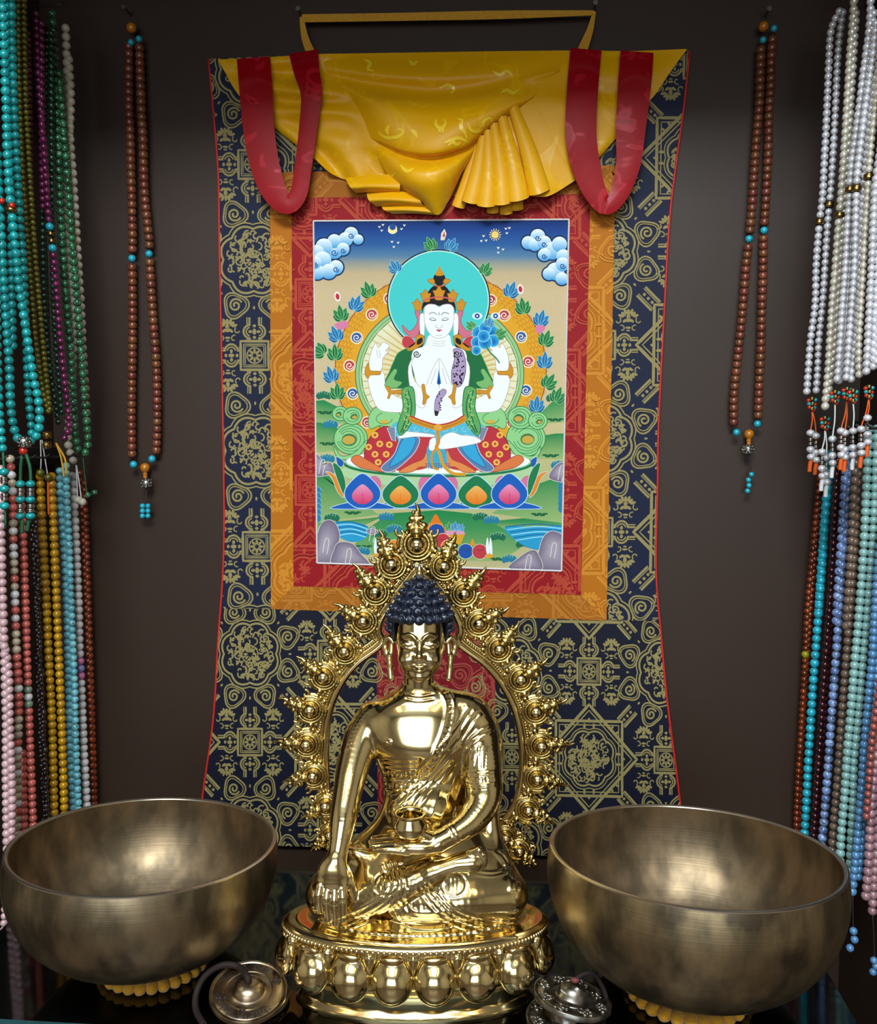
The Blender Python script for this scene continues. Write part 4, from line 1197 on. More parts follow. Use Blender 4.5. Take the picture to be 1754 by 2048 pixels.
m_yel = silk('yellow satin', (230, 166, 0), .46, (236, 176, 8))
m_redr = silk('red satin', (150, 4, 16), .5, (176, 22, 36))
m_redr.node_tree.nodes['Principled BSDF'].inputs['Sheen Weight'].default_value = 0
m_redr.node_tree.nodes['Principled BSDF'].inputs['Specular IOR Level'].default_value = .2
m_str = mat('yellow tape', (206, 146, 14), .7, var=.15, scale=300)
VY = WY - .004
def patch(rows, nu=40, nv=40, fn=None):
    A_ = np.array([catmull(np.array(r, float), nu) for r in rows])          # (rows, nu, 3)
    B_ = np.stack([catmull_u(A_[:, j], nv) for j in range(nu)], 1)           # (nv, nu, 3)
    if fn is not None:
        v, u = np.meshgrid(np.linspace(0, 1, nv), np.linspace(0, 1, nu), indexing='ij')
        B_[..., 2] += fn(u, v)
    return at(B_[..., 0], B_[..., 1], VY - B_[..., 2])
def catmull_u(P, n):
    """even in the parameter, so neighbouring columns stay in step"""
    m = len(P); Q = np.vstack([2*P[0]-P[1], P, 2*P[-1]-P[-2]])
    t = np.linspace(0, m-1, n); i = np.minimum(t.astype(int), m-2); f = (t-i)[:, None]
    p0, p1, p2, p3 = Q[i], Q[i+1], Q[i+2], Q[i+3]
    return 0.5*((2*p1) + (-p0+p2)*f + (2*p0-5*p1+4*p2-p3)*f**2 + (-p0+3*p1-3*p2+p3)*f**3)
def folds(rows, nu, nv, fn, name, parent):
    return link(name, grid_me(name, patch(rows, nu, nv, fn), .0006), m_yel, parent)
sn = np.sin
# the broad back of the veil is the part, its folds are sub-parts
VEIL = folds([[(436, 119, .002), (500, 116, .003), (570, 112, .004), (640, 108, .006), (705, 107, .006)],
       [(452, 148, .002), (520, 150, .007), (590, 160, .008), (650, 166, .012), (708, 172, .010)],
       [(470, 180, .002), (530, 190, .008), (600, 202, .012), (660, 205, .016), (722, 212, .012)],
       [(500, 215, .002), (550, 225, .008), (610, 232, .011), (670, 236, .014), (735, 250, .012)],
       [(545, 252, .002), (590, 265, .006), (640, 280, .009), (700, 288, .012), (765, 302, .012)],
       [(597, 294, .002), (640, 315, .005), (690, 332, .007), (740, 338, .009), (800, 348, .010)],
       [(635, 325, .002), (668, 350, .005), (705, 362, .007), (750, 360, .009), (810, 368, .008)]], 60, 70,
      lambda u, v: .0055*sn(v*2*np.pi*4.5 + u*2.0)*np.sin(np.pi*np.clip(u, 0, 1))*np.clip(1.5-v*1.9, 0, 1) + .005*sn(u*2*np.pi*2.2)*v*v, 'silk_veil', THK)
folds([[(1105, 101, .006), (1180, 101, .005), (1260, 102, .003), (1374, 98, .002)],
       [(1090, 150, .011), (1165, 162, .009), (1240, 160, .006), (1340, 145, .002)],
       [(1065, 200, .013), (1150, 202, .011), (1220, 205, .007), (1308, 192, .002)],
       [(1085, 260, .012), (1140, 265, .010), (1195, 262, .006), (1255, 250, .002)],
       [(1110, 320, .010), (1150, 318, .008), (1185, 310, .005), (1212, 300, .002)],
       [(1130, 368, .008), (1146, 362, .006), (1160, 354, .004), (1172, 346, .002)]], 50, 50,
      lambda u, v: .003*sn(v*2*np.pi*3 - u*2.5)*np.sin(np.pi*u)*(1-v) + .003*sn(u*2*np.pi*1.5)*v, 'veil_wing', VEIL)
# pleats fanning out to the lower right
for (x0, y0, x1, y1, r0, r1, d0, d1) in ((950, 296, 916, 412, 8, 12, .010, .008), (985, 300, 985, 424, 8, 11, .010, .006), (1000, 290, 1012, 426, 8, 12, .010, .006), (1020, 280, 1034, 418, 8, 12, .010, .006),
                                         (964, 285, 940, 402, 8, 17, .018, .018), (976, 275, 972, 409, 8, 18, .019, .020), (990, 263, 1004, 405, 8, 18, .019, .020),
                                         (1008, 250, 1036, 396, 9, 21, .018, .020), (1032, 230, 1078, 382, 10, 21, .016, .018)):
    n = 26; nn = 14
    t = np.linspace(0, 1, nn)
    G = np.zeros((nn, n, 3))
    for i, s in enumerate(np.linspace(-.12, 1, nn)):
        cx_, cy_ = x0+(x1-x0)*s + 3*math.sin(s*3), y0+(y1-y0)*s; s = max(s, 0.0); r = r0+(r1-r0)*s**.8; d = d0+(d1-d0)*s
        a = np.linspace(-.3*np.pi, 1.75*np.pi, n)
        al = math.atan2(y1-y0, x1-x0) - math.pi/2
        ox = r*np.cos(a)*(1+.10*np.sin(3*a)); od = r*np.sin(a)*.00055*.95
        oy = -od*0 + r*.32*np.sin(a)*s*-1
        G[i] = at(cx_+ox*math.cos(al), cy_+ox*math.sin(al)-oy*1.0, VY-d-od)
    link('pleat', grid_me('pleat', G, .0005), m_yel, VEIL)
folds([[(930, 225, .004), (990, 190, .006), (1050, 165, .008)], [(985, 256, .012), (1030, 226, .013), (1068, 203, .013)], [(1012, 300, .013), (1060, 280, .016), (1112, 268, .010)],
       [(1042, 352, .012), (1092, 336, .017), (1138, 322, .008)], [(1066, 394, .012), (1102, 390, .018), (1158, 356, .006)]], 30, 30,
      lambda u, v: .003*sn(u*2*np.pi*1.3)*v, 'pleat', VEIL)
# flat folded layers at the lower left
for rows in ([[(690, 356, .008), (740, 350, .014), (800, 348, .016)], [(700, 374, .018), (745, 372, .023), (800, 374, .022)], [(712, 386, .008), (750, 384, .012), (800, 388, .012)]],
             [[(733, 385, .008), (780, 382, .014), (838, 386, .016)], [(737, 400, .017), (785, 399, .022), (842, 404, .02)], [(752, 413, .007), (792, 411, .011), (850, 416, .011)]],
             [[(762, 410, .006), (812, 408, .011), (862, 410, .012)], [(768, 420, .012), (818, 420, .015), (870, 424, .014)], [(786, 428, .005), (825, 427, .008), (872, 430, .010)]]):
    folds(rows, 24, 18, None, 'fold', VEIL)
# the deep central swag
SWAG = ([[(640, 108, .006), (760, 106, .008), (890, 104, .009), (1020, 102, .008), (1142, 101, .006)],
       [(652, 138, .010), (760, 148, .017), (890, 152, .021), (1020, 146, .017), (1122, 136, .010)],
       [(670, 160, .010), (768, 176, .015), (890, 186, .019), (1012, 172, .016), (1098, 156, .011)],
       [(690, 182, .012), (775, 212, .028), (890, 226, .033), (1004, 204, .026), (1070, 190, .014)],
       [(712, 210, .013), (785, 240, .033), (885, 250, .039), (985, 232, .030), (1030, 220, .015)],
       [(728, 240, .014), (795, 272, .034), (875, 282, .041), (950, 266, .032), (985, 255, .016)],
       [(740, 272, .014), (806, 300, .032), (868, 306, .038), (925, 294, .032), (955, 282, .016)],
       [(746, 284, .012), (812, 311, .022), (862, 317, .024), (915, 304, .022), (950, 291, .014)],
       [(752, 300, .014), (812, 332, .036), (862, 338, .041), (910, 325, .034), (946, 302, .017)],
       [(762, 325, .014), (816, 356, .038), (864, 364, .042), (905, 348, .034), (938, 322, .016)],
       [(780, 358, .013), (824, 380, .030), (868, 392, .032), (900, 374, .026), (924, 346, .014)],
       [(806, 386, .010), (838, 400, .014), (874, 430, .015), (896, 404, .013), (912, 372, .010)]])
SWF = (lambda u, v: .0022*sn(u*9 + v*4)*np.sin(np.pi*u)*np.sin(np.pi*v) + .0030*sn(v*34+u*4-3*np.sin(u*3))*np.clip(1-2.6*v, 0, 1)*np.clip(v*8, 0, 1))
swag = folds(SWAG, 70, 110, SWF, 'swag', VEIL)
# woven cloud curls catching the light on the swag
m_motif = mat('bright woven curls', (250, 206, 44), .28, spec=.6)
GP = patch(SWAG, 140, 220, SWF).reshape(-1, 3); gx_, gy_ = proj(GP)
def curl(P, w, tip=.3):
    bm = bmesh.new()
    P = catmull(np.array(P, float), 22)
    T = np.gradient(P, axis=0); T /= np.linalg.norm(T, axis=1)[:, None]; n_ = np.stack([-T[:, 1], T[:, 0]], -1)
    ww = w*.5*np.sin(np.linspace(.25, np.pi-.15, 22))
    L_ = []
    for s_ in (1, -1):
        Q_ = P + n_*(ww*s_)[:, None]; row = []
        for x, y in Q_:
            k = int(np.argmin((gx_-x)**2 + (gy_-y)**2)); row.append(bm.verts.new(at(x, y, GP[k, 1]-.0005)))
        L_.append(row)
    for i in range(21): bm.faces.new((L_[0][i], L_[0][i+1], L_[1][i+1], L_[1][i])).smooth = True
    bmesh.ops.recalc_face_normals(bm, faces=bm.faces[:])
    link('cloud_motif', bm_me('cloud_motif', bm), m_motif, VEIL)
for c in ([(756, 262), (765, 272), (782, 276), (800, 271), (806, 262), (797, 258), (790, 264)], [(776, 270), (774, 258), (780, 250)], [(872, 238), (872, 250), (882, 256), (891, 248), (889, 238)], [(876, 254), (882, 262), (888, 254)],
          [(915, 238), (924, 240), (922, 254), (930, 266), (934, 278)], [(936, 246), (942, 260), (954, 263), (964, 254), (968, 242), (980, 236), (985, 244)], [(888, 286), (902, 280), (918, 276), (932, 282), (940, 286)], [(896, 292), (905, 284), (914, 289), (922, 284)],
          [(822, 258), (830, 266), (834, 276)], [(760, 348), (778, 356), (790, 346)], [(800, 330), (814, 342), (828, 336)],
          [(728, 118), (740, 126), (736, 138), (748, 142)], [(818, 120), (826, 128), (836, 122)], [(880, 176), (895, 170), (908, 178), (900, 188)], [(1000, 186), (1014, 180), (1026, 186), (1040, 178)], [(985, 142), (1000, 150), (1014, 142), (1026, 152)]):
    curl(c, 7.5)
def strip(pts, m, name, parent, n=60, th=.0008, bulge=.0015):
    P = catmull(np.array(pts, float), n)
    xy = P[:, :2]; T = np.gradient(xy, axis=0); T /= np.linalg.norm(T, axis=1)[:, None]
    Nn = np.stack([-T[:, 1], T[:, 0]], -1)
    ks = np.linspace(-1, 1, 7)
    G = np.stack([at(xy[:, 0]+Nn[:, 0]*P[:, 3]*k, xy[:, 1]+Nn[:, 1]*P[:, 3]*k, VY - P[:, 2] - bulge*(1-k*k)) for k in ks], 1)
    return link(name, grid_me(name, G, th), m, parent)
strip([(507, 116, .012, 33), (512, 180, .020, 33), (518, 260, .022, 31), (530, 330, .022, 29), (548, 382, .022, 25), (574, 410, .021, 19), (597, 388, .020, 17), (607, 330, .020, 17), (616, 260, .022, 18), (623, 190, .026, 21), (613, 140, .022, 26), (607, 104, .012, 29)], m_redr, 'red_ribbon', THK, 90)
strip([(1172, 99, .012, 31), (1165, 180, .022, 31), (1162, 270, .024, 31), (1174, 340, .022, 28), (1192, 388, .021, 22), (1213, 412, .020, 18), (1238, 388, .020, 18), (1256, 330, .021, 24), (1262, 250, .020, 30), (1269, 170, .018, 33), (1274, 104, .012, 33)], m_redr, 'red_ribbon', THK, 90)
SY = VY
strip([(622, 107, .004, 9), (610, 75, .003, 7), (603, 34, .003, 4)], m_str, 'hanging_tape', THK, 20, .0006, 0)
strip([(604, 37, .0036, 8), (800, 34, .0036, 8), (1000, 30, .0036, 8.5), (1188, 26, .0036, 5)], m_str, 'hanging_tape', THK, 30, .0006, 0)
strip([(1189, 23, .003, 3), (1180, 60, .003, 6.5), (1165, 100, .004, 10)], m_str, 'hanging_tape', THK, 20, .0006, 0)
m_nail = mat('nail steel', (120, 112, 104), .35, metal=1.0)
def nail(px, py, label):
    p = at(px, py, 0.0)
    bm = bmesh.new()
    M = Matrix.Translation(V3(p)) @ Matrix.Rotation(R(90), 4, 'X')
    bmesh.ops.create_cone(bm, cap_ends=True, segments=10, radius1=.0012, radius2=.0012, depth=.022, matrix=Matrix.Translation((0, -.011, 0)) @ M)
    bmesh.ops.create_cone(bm, cap_ends=True, segments=12, radius1=.003, radius2=.003, depth=.0012, matrix=Matrix.Translation((0, -.022, 0)) @ M)
    o = link('nail', bm_me('nail', bm), m_nail)
    return tag(o, label, 'nail')
nail(604, 33, 'small steel nail at the left corner of the yellow hanging tape')
nail(1188, 22, 'small steel nail at the right corner of the yellow hanging tape')
# ------------------------------------------------------------------ sculpting: distance fields turned into one continuous skin
def catmull_u2(P, n):
    m = len(P); Q = np.vstack([2*P[0]-P[1], P, 2*P[-1]-P[-2]])
    t = np.linspace(0, m-1, n); i = np.minimum(t.astype(int), m-2); f = (t-i)[:, None]
    p0, p1, p2, p3 = Q[i], Q[i+1], Q[i+2], Q[i+3]
    return 0.5*((2*p1) + (-p0+p2)*f + (2*p0-5*p1+4*p2-p3)*f**2 + (-p0+3*p1-3*p2+p3)*f**3)
class Field:
    def __init__(self, lo, hi, h):
        self.lo = np.asarray(lo, float); self.h = h
        n = np.ceil((np.asarray(hi, float)-self.lo)/h).astype(int) + 1
        self.n = n
        self.ax = [self.lo[k] + h*np.arange(n[k]) for k in range(3)]
        self.F = np.full(n, .05, np.float32)
    def sl(self, lo, hi, pad):
        s = []
        for k in range(3):
            a = int(max(0, math.floor((lo[k]-pad-self.lo[k])/self.h))); b = int(min(self.n[k], math.ceil((hi[k]+pad-self.lo[k])/self.h)+1))
            if b <= a: return None, None
            s.append(slice(a, b))
        X = self.ax[0][s[0]][:, None, None].astype(np.float32); Y = self.ax[1][s[1]][None, :, None].astype(np.float32); Z = self.ax[2][s[2]][None, None, :].astype(np.float32)
        return tuple(s), (X, Y, Z)
    def mix(self, s, d, k, sub=False):
        A_ = self.F[s]
        if sub:
            d = -d; hh = np.maximum(k-np.abs(A_-d), 0)/k if k > 0 else 0
            self.F[s] = np.maximum(A_, d) + hh*hh*k*.25
        else:
            hh = np.maximum(k-np.abs(A_-d), 0)/k if k > 0 else 0
            self.F[s] = np.minimum(A_, d) - hh*hh*k*.25
    def cone(self, a, b, r1, r2, k=.003, sub=False, squash=None):
        a = np.asarray(a, float); b = np.asarray(b, float); r = max(r1, r2)
        s, g = self.sl(np.minimum(a, b)-r, np.maximum(a, b)+r, k+.008)
        if s is None: return
        X, Y, Z = g; d = b-a; L2 = float(np.dot(d, d)) + 1e-12
        t = np.clip(((X-a[0])*d[0]+(Y-a[1])*d[1]+(Z-a[2])*d[2])/L2, 0, 1)
        q = np.sqrt((X-a[0]-t*d[0])**2+(Y-a[1]-t*d[1])**2+(Z-a[2]-t*d[2])**2) - (r1+(r2-r1)*t)
        self.mix(s, q.astype(np.float32), k, sub)
    def chain(self, pts, k=.003, sub=False):
        """pts: list of (point, radius)"""
        Q = np.array([list(p)+[r] for p, r in pts], float)
        if len(Q) > 2: Q = catmull_u2(Q, max(8, 5*len(Q)))
        r = Q[:, 3].max()
        s, g = self.sl(Q[:, :3].min(0)-r, Q[:, :3].max(0)+r, k+.006)
        if s is None: return
        X, Y, Z = g; D = None
        for a, b in zip(Q[:-1], Q[1:]):
            d = b[:3]-a[:3]; L2 = float(np.dot(d, d)) + 1e-12
            t = np.clip(((X-a[0])*d[0]+(Y-a[1])*d[1]+(Z-a[2])*d[2])/L2, 0, 1)
            q = np.sqrt((X-a[0]-t*d[0])**2+(Y-a[1]-t*d[1])**2+(Z-a[2]-t*d[2])**2) - (a[3]+(b[3]-a[3])*t)
            D = q if D is None else np.minimum(D, q)
        self.mix(s, D.astype(np.float32), k, sub)
    def ell(self, c, r, k=.003, sub=False, rot=None):
        c = np.asarray(c, float); r = np.asarray(r, float); m = r.max()
        s, g = self.sl(c-m, c+m, k+.006)
        if s is None: return
        X, Y, Z = (g[0]-c[0], g[1]-c[1], g[2]-c[2])
        if rot is not None:
            M = np.array(rot.transposed() if not isinstance(rot, np.ndarray) else rot.T)
            X, Y, Z = (M[0, 0]*X+M[0, 1]*Y+M[0, 2]*Z, M[1, 0]*X+M[1, 1]*Y+M[1, 2]*Z, M[2, 0]*X+M[2, 1]*Y+M[2, 2]*Z)
        k0 = np.sqrt((X/r[0])**2+(Y/r[1])**2+(Z/r[2])**2); k1 = np.sqrt((X/r[0]**2)**2+(Y/r[1]**2)**2+(Z/r[2]**2)**2)+1e-9
        self.mix(s, (k0*(k0-1)/k1).astype(np.float32), k, sub)
    def loft(self, prof, k=.003, power=2.0):
        """prof rows: z, cx, cy, half width, half depth (rising z)"""
        p = np.array(sorted(prof), float)
        zz = np.linspace(p[0, 0], p[-1, 0], 200)
        cols = [np.interp(zz, p[:, 0], p[:, i]) for i in range(1, 5)]
        ker = np.exp(-.5*(np.arange(-14, 15)/6.0)**2); ker /= ker.sum()
        cols = [np.convolve(np.pad(c, 14, 'edge'), ker, 'valid') for c in cols]
        lo = (min(cols[0]-cols[2]), min(cols[1]-cols[3]), zz[0]); hi = (max(cols[0]+cols[2]), max(cols[1]+cols[3]), zz[-1])
        s, g = self.sl(lo, hi, k+.006)
        X, Y, Z = g; z = Z[0, 0]
        cx, cy, w, d = [np.interp(z, zz, c).astype(np.float32)[None, None, :] for c in cols]
        q = ((np.abs(X-cx)/w)**power + (np.abs(Y-cy)/d)**power)**(1/power)
        gx = np.sqrt(((X-cx)/w**2)**2 + ((Y-cy)/d**2)**2)/(q+1e-6) + 1e-6
        v = (q-1)/np.maximum(gx, 1/np.maximum(w, d))
        v = np.maximum(v, np.maximum(zz[0]-Z, Z-zz[-1]))
        self.mix(s, v.astype(np.float32), k)
    def mesh(self):
        F = self.F; n = self.n
        ins = F < 0
        c = np.zeros(np.array(F.shape)-1, np.int8)
        for i in (0, 1):
            for j in (0, 1):
                for k in (0, 1):
                    c += ins[i:n[0]-1+i, j:n[1]-1+j, k:n[2]-1+k]
        act = (c > 0) & (c < 8)
        I = np.argwhere(act); m = len(I)
        idx = np.full(act.shape, -1, np.int32); idx[act] = np.arange(m)
        P = np.zeros((m, 3)); W = np.zeros(m)
        cor = [(i, j, k) for i in (0, 1) for j in (0, 1) for k in (0, 1)]
        val = {q: F[I[:, 0]+q[0], I[:, 1]+q[1], I[:, 2]+q[2]].astype(float) for q in cor}
        for a in cor:
            for x in range(3):
                if a[x]: continue
                b = tuple(1 if y == x else a[y] for y in range(3))
                va, vb = val[a], val[b]; cr = (va < 0) != (vb < 0)
                t = np.where(cr, va/np.where(cr, va-vb, 1), 0)
                p = np.tile(np.array(a, float), (m, 1)); p[:, x] += t
                P[cr] += p[cr]; W[cr] += 1
        P = self.lo + (I + P/W[:, None])*self.h
        Q = []
        for x in range(3):
            y, z = (x+1) % 3, (x+2) % 3
            s1 = [slice(None)]*3; s2 = [slice(None)]*3
            s1[x] = slice(0, n[x]-1); s2[x] = slice(1, n[x])
            for q in (s1, s2): q[y] = slice(1, n[y]-1); q[z] = slice(1, n[z]-1)
            A_, B_ = ins[tuple(s1)], ins[tuple(s2)]
            E = np.argwhere(A_ != B_)
            fl = A_[E[:, 0], E[:, 1], E[:, 2]]
            base = E.copy(); base[:, y] += 1; base[:, z] += 1
            def cell(dy, dz):
                q = base.copy(); q[:, y] -= dy; q[:, z] -= dz
                return idx[q[:, 0], q[:, 1], q[:, 2]]
            f = np.stack([cell(1, 1), cell(0, 1), cell(0, 0), cell(1, 0)], -1)
            f[~fl] = f[~fl][:, ::-1]
            Q.append(f)
        Q = np.vstack(Q)
        Q = Q[(Q >= 0).all(1)]
        return P, Q
def relax(V, Q, it=3, lam=.5):
    e = np.vstack([Q[:, [0, 1]], Q[:, [1, 2]], Q[:, [2, 3]], Q[:, [3, 0]]])
    e = np.vstack([e, e[:, ::-1]])
    cnt = np.bincount(e[:, 0], minlength=len(V)).astype(float)[:, None] + 1e-9
    for i in range(it):
        for l in (lam, -lam*1.04):
            S_ = np.stack([np.bincount(e[:, 0], weights=V[e[:, 1], k], minlength=len(V)) for k in range(3)], -1)/cnt
            V = V + l*(S_-V)
    return V
def normals(V, Q):
    a = V[Q[:, 2]]-V[Q[:, 0]]; b = V[Q[:, 3]]-V[Q[:, 1]]
    f = np.cross(a, b); N_ = np.zeros_like(V)
    for k in range(4):
        for j in range(3): N_[:, j] += np.bincount(Q[:, k], weights=f[:, j], minlength=len(V))
    return N_/(np.linalg.norm(N_, axis=1)[:, None]+1e-12)
def fast_mesh(name, V, Q):
    me = bpy.data.meshes.new(name)
    me.vertices.add(len(V)); me.vertices.foreach_set('co', V.astype(np.float32).ravel())
    me.loops.add(Q.size); me.loops.foreach_set('vertex_index', Q.astype(np.int32).ravel())
    me.polygons.add(len(Q)); me.polygons.foreach_set('loop_start', np.arange(0, Q.size, 4, dtype=np.int32))
    me.update(calc_edges=True); me.validate()
    return shade(me, True)
# ------------------------------------------------------------------ the brass statue
def brass(name, col, rough, bumpy=0.0, dark=None):
    m = bpy.data.materials.new(name); m.use_nodes = True
    nt = m.node_tree; N = nt.nodes; L = nt.links
    b = N['Principled BSDF']; b.inputs['Metallic'].default_value = 1.0
    tc = N.new('ShaderNodeTexCoord'); nz = N.new('ShaderNodeTexNoise'); nz.inputs['Scale'].default_value = 22.0; nz.inputs['Detail'].default_value = 5.0
    L.new(tc.outputs['Object'], nz.inputs['Vector'])
    rp = N.new('ShaderNodeValToRGB'); rp.color_ramp.elements[0].position = .3; rp.color_ramp.elements[0].color = rgba(dark or tuple(c*.86 for c in col)); rp.color_ramp.elements[1].position = .62; rp.color_ramp.elements[1].color = rgba(col)
    L.new(nz.outputs['Fac'], rp.inputs['Fac']); L.new(rp.outputs[0], b.inputs['Base Color'])
    mr = N.new('ShaderNodeMapRange'); mr.inputs['To Min'].default_value = rough*1.5; mr.inputs['To Max'].default_value = rough*.6
    L.new(nz.outputs['Fac'], mr.inputs['Value']); L.new(mr.outputs[0], b.inputs['Roughness'])
    if bumpy:
        n2 = N.new('ShaderNodeTexNoise'); n2.inputs['Scale'].default_value = 420.0; n2.inputs['Detail'].default_value = 2.0
        L.new(tc.outputs['Object'], n2.inputs['Vector'])
        bp = N.new('ShaderNodeBump'); bp.inputs['Strength'].default_value = bumpy; bp.inputs['Distance'].default_value = .0012
        L.new(n2.outputs['Fac'], bp.inputs['Height']); L.new(bp.outputs[0], b.inputs['Normal'])
    return m
m_brass = brass('polished brass', (236, 214, 158), .13)
m_brass2 = brass('chased brass', (206, 178, 108), .20, .25, (120, 100, 62))
m_hair = mat('dark blue paint', (19, 26, 46), .34, var=.5, scale=140, spec=.6)
O_w = atz(830, 1988, GZ); O_h = w2h(O_w)
STAT = thing('buddha_statue', 'polished brass seated figure with dark blue hair and flaming aureole on a lotus base', 'statue', O_w, PSI)
def S(px, py, d):
    h = hdir(px, py); t = (O_h[1]-d)/h[..., 1]
    return h*t[..., None] - O_h
def Sproj(V):
    h = V + O_h
    z = h[..., 1]*cT - h[..., 2]*sT; y = h[..., 1]*sT + h[..., 2]*cT
    return PCX + FPX*h[..., 0]/z, PCY - FPX*y/z
KP = float(O_h[1]/math.cos(.45)/FPX)*1.0          # metres per pixel near the statue
KP = 0.000455
def ch(lst): return [(S(x, y, d), r*KP) for x, y, d, r in lst]
SZ = .0735                                       # height of the seat
A_R, B_R = .1175, .051

# ---- body: torso, arms, hands, legs, robe hem in one skin
h_b = .00095
F = Field((-.125, -.070, .060), (.125, .048, float(S(838, 1355, -.02)[2])), h_b)
tor = [(1364, 838, 31, .0135, -.019), (1378, 838, 35, .015, -.020), (1387, 838, 52, .0155, -.022), (1396, 838, 80, .017, -.023), (1410, 838, 103, .0195, -.0225), (1430, 838, 114, .0235, -.021), (1460, 839, 110, .0285, -.0195), (1488, 840, 103, .0315, -.0185), (1500, 841, 100, .0305, -.0185),
       (1525, 845, 95, .0262, -.019), (1560, 850, 86, .0235, -.019), (1600, 852, 82, .0245, -.019), (1640, 850, 90, .028, -.017), (1680, 850, 122, .033, -.014), (1720, 846, 165, .038, -.010), (1760, 840, 190, .040, -.006)]
prof = []
for py, cx, w, hd, d in tor:
    p = S(cx, py, d + hd*(0.0 if py < 1450 else .5*min(1, (py-1450)/60))); prof.append((p[2], p[0], -d, w*KP, hd))
F.loft(prof, .004)
# pectorals
F.ell(S(840, 1440, -.006), (80*KP, .0125, 44*KP), .016)
F.ell(S(840, 1620, .006), (62*KP, .014, 40*KP), .012)
# legs
F.chain(ch([(770, 1735, -.010, 44), (668, 1778, .002, 45), (652, 1795, .006, 38)]), .008)
F.chain(ch([(920, 1735, -.010, 44), (1000, 1778, .002, 46), (1014, 1795, .006, 38)]), .008)
F.chain(ch([(660, 1790, .010, 40), (740, 1790, .020, 37), (810, 1768, .028, 28), (868, 1742, .030, 19)]), .006)
F.chain(ch([(1008, 1790, .010, 42), (930, 1796, .020, 38), (860, 1806, .024, 30), (800, 1815, .022, 22)]), .006)
# foot lying sole up on the far thigh, with toes
F.chain(ch([(862, 1744, .031, 19), (905, 1730, .032, 17), (945, 1722, .030, 20)]), .004)
F.ell(S(935, 1724, .031), (34*KP, .008, 15*KP), .004)
for x, y, r in ((958, 1700, 8), (966, 1708, 7), (969, 1716, 6.5), (970, 1724, 6), (968, 1731, 6)): F.cone(S(x-16, y+6, .032), S(x, y, .034), r*KP, r*KP*.9, .0012)
F.chain(ch([(735, 1716, .008, 13), (712, 1706, .008, 11), (700, 1702, .006, 8)]), .006)
# seat cloth
zs = SZ
F.loft([(SZ-.012, 0.0045, 0, A_R*.985, B_R*.97), (SZ-.002, .0045, 0, A_R*.975, B_R*.96), (SZ+.001, .0045, 0, A_R*.94, B_R*.92)], .002)
F.loft([(SZ-.004, 0.0035, .001, .104, .043), (SZ+.004, .0035, .002, .090, .036), (SZ+.009, .0035, .004, .074, .028)], .006)
# arm reaching to the ground
F.chain(ch([(748, 1437, -.020, 36), (722, 1480, -.014, 36), (704, 1540, -.002, 32), (694, 1590, .010, 28), (686, 1640, .020, 26), (678, 1690, .028, 19.5), (674, 1712, .031, 19)]), .006)
F.ell(S(666, 1752, .036), (31*KP, .0075, 40*KP), .005)
F.ell(S(664, 1772, .037), (32*KP, .0065, 20*KP), .004)
for x0, y0, x1, y1, x2, y2, r in ((641, 1770, 637, 1796, 639, 1822, 8.6), (655, 1776, 653, 1806, 656, 1838, 9.2), (670, 1778, 669, 1810, 671, 1846, 9.4), (685, 1776, 686, 1806, 685, 1840, 9.0)):
    F.chain([(S(x0, y0, .040), r*KP), (S(x1, y1, .043), r*.92*KP), (S(x2, y2, .040), r*.66*KP)], .0009)
F.chain(ch([(688, 1738, .032, 11), (701, 1768, .034, 9.5), (708, 1796, .032, 7)]), .0015)
# arm resting in the lap
F.chain(ch([(932, 1437, -.020, 38), (956, 1480, -.014, 39), (966, 1540, -.006, 38), (968, 1596, .004, 34), (945, 1638, .018, 28), (912, 1664, .028, 22), (880, 1682, .034, 20)]), .006)
F.ell(S(835, 1690, .036), (48*KP, .011, 17*KP), .005)
for y, l, dd in ((1676, 746, .030), (1683, 742, .035), (1691, 744, .039), (1699, 752, .042)):
    F.chain([(S(815, y+4, dd), 8.5*KP), (S(782, y, dd+.001), 8*KP), (S(l, y+1, dd), 5.5*KP)], .0009)
F.chain(ch([(862, 1676, .036, 10), (846, 1668, .039, 8.5), (832, 1662, .038, 7)]), .0015)
# robe thrown over the far shoulder and hanging at the side of the arm
F.chain(ch([(885, 1396, -.014, 18), (905, 1402, -.015, 22), (945, 1425, -.018, 32), (978, 1480, -.022, 24), (985, 1560, -.020, 18), (980, 1640, -.014, 20), (985, 1700, -.010, 24)]), .012)
V, Q = F.mesh()
V = relax(V, Q, 4)
Nn = normals(V, Q)
bx, by = Sproj(V)
front = np.clip((-Nn[:, 1]-.05)/.35, 0, 1)
disp = np.zeros(len(V))
def seg_dist(px, py, P):
    P = np.asarray(P, float); best = np.full(len(px), 1e9); side_s = np.zeros(len(px)); arc = np.zeros(len(px))
    L0 = 0
    for a, b in zip(P[:-1], P[1:]):
        d = b-a; l = np.hypot(*d)
        t = np.clip(((px-a[0])*d[0]+(py-a[1])*d[1])/(l*l), 0, 1)
        qx, qy = px-a[0]-t*d[0], py-a[1]-t*d[1]; r = np.hypot(qx, qy)
        m_ = r < best
        best[m_] = r[m_]; side_s[m_] = np.sign(d[0]*qy-d[1]*qx)[m_]; arc[m_] = (L0+t*l)[m_]
        L0 += l
    return best, side_s, arc
def ridge(P, w, h, smooth=24, mask=None, wave=0):
    """raised (or, with a negative height, cut) line along P, w and h in pixels"""
    global disp
    Pc = catmull(np.array(P, float), smooth)
    r, s, a = seg_dist(bx, by, Pc)
    q = np.exp(-(r/w)**2)
    if wave: q = q*(.55+.45*np.sin(a*2*np.pi/wave))
    v = h*.62*KP*q*front
    if mask is not None: v = v*mask
    disp += v
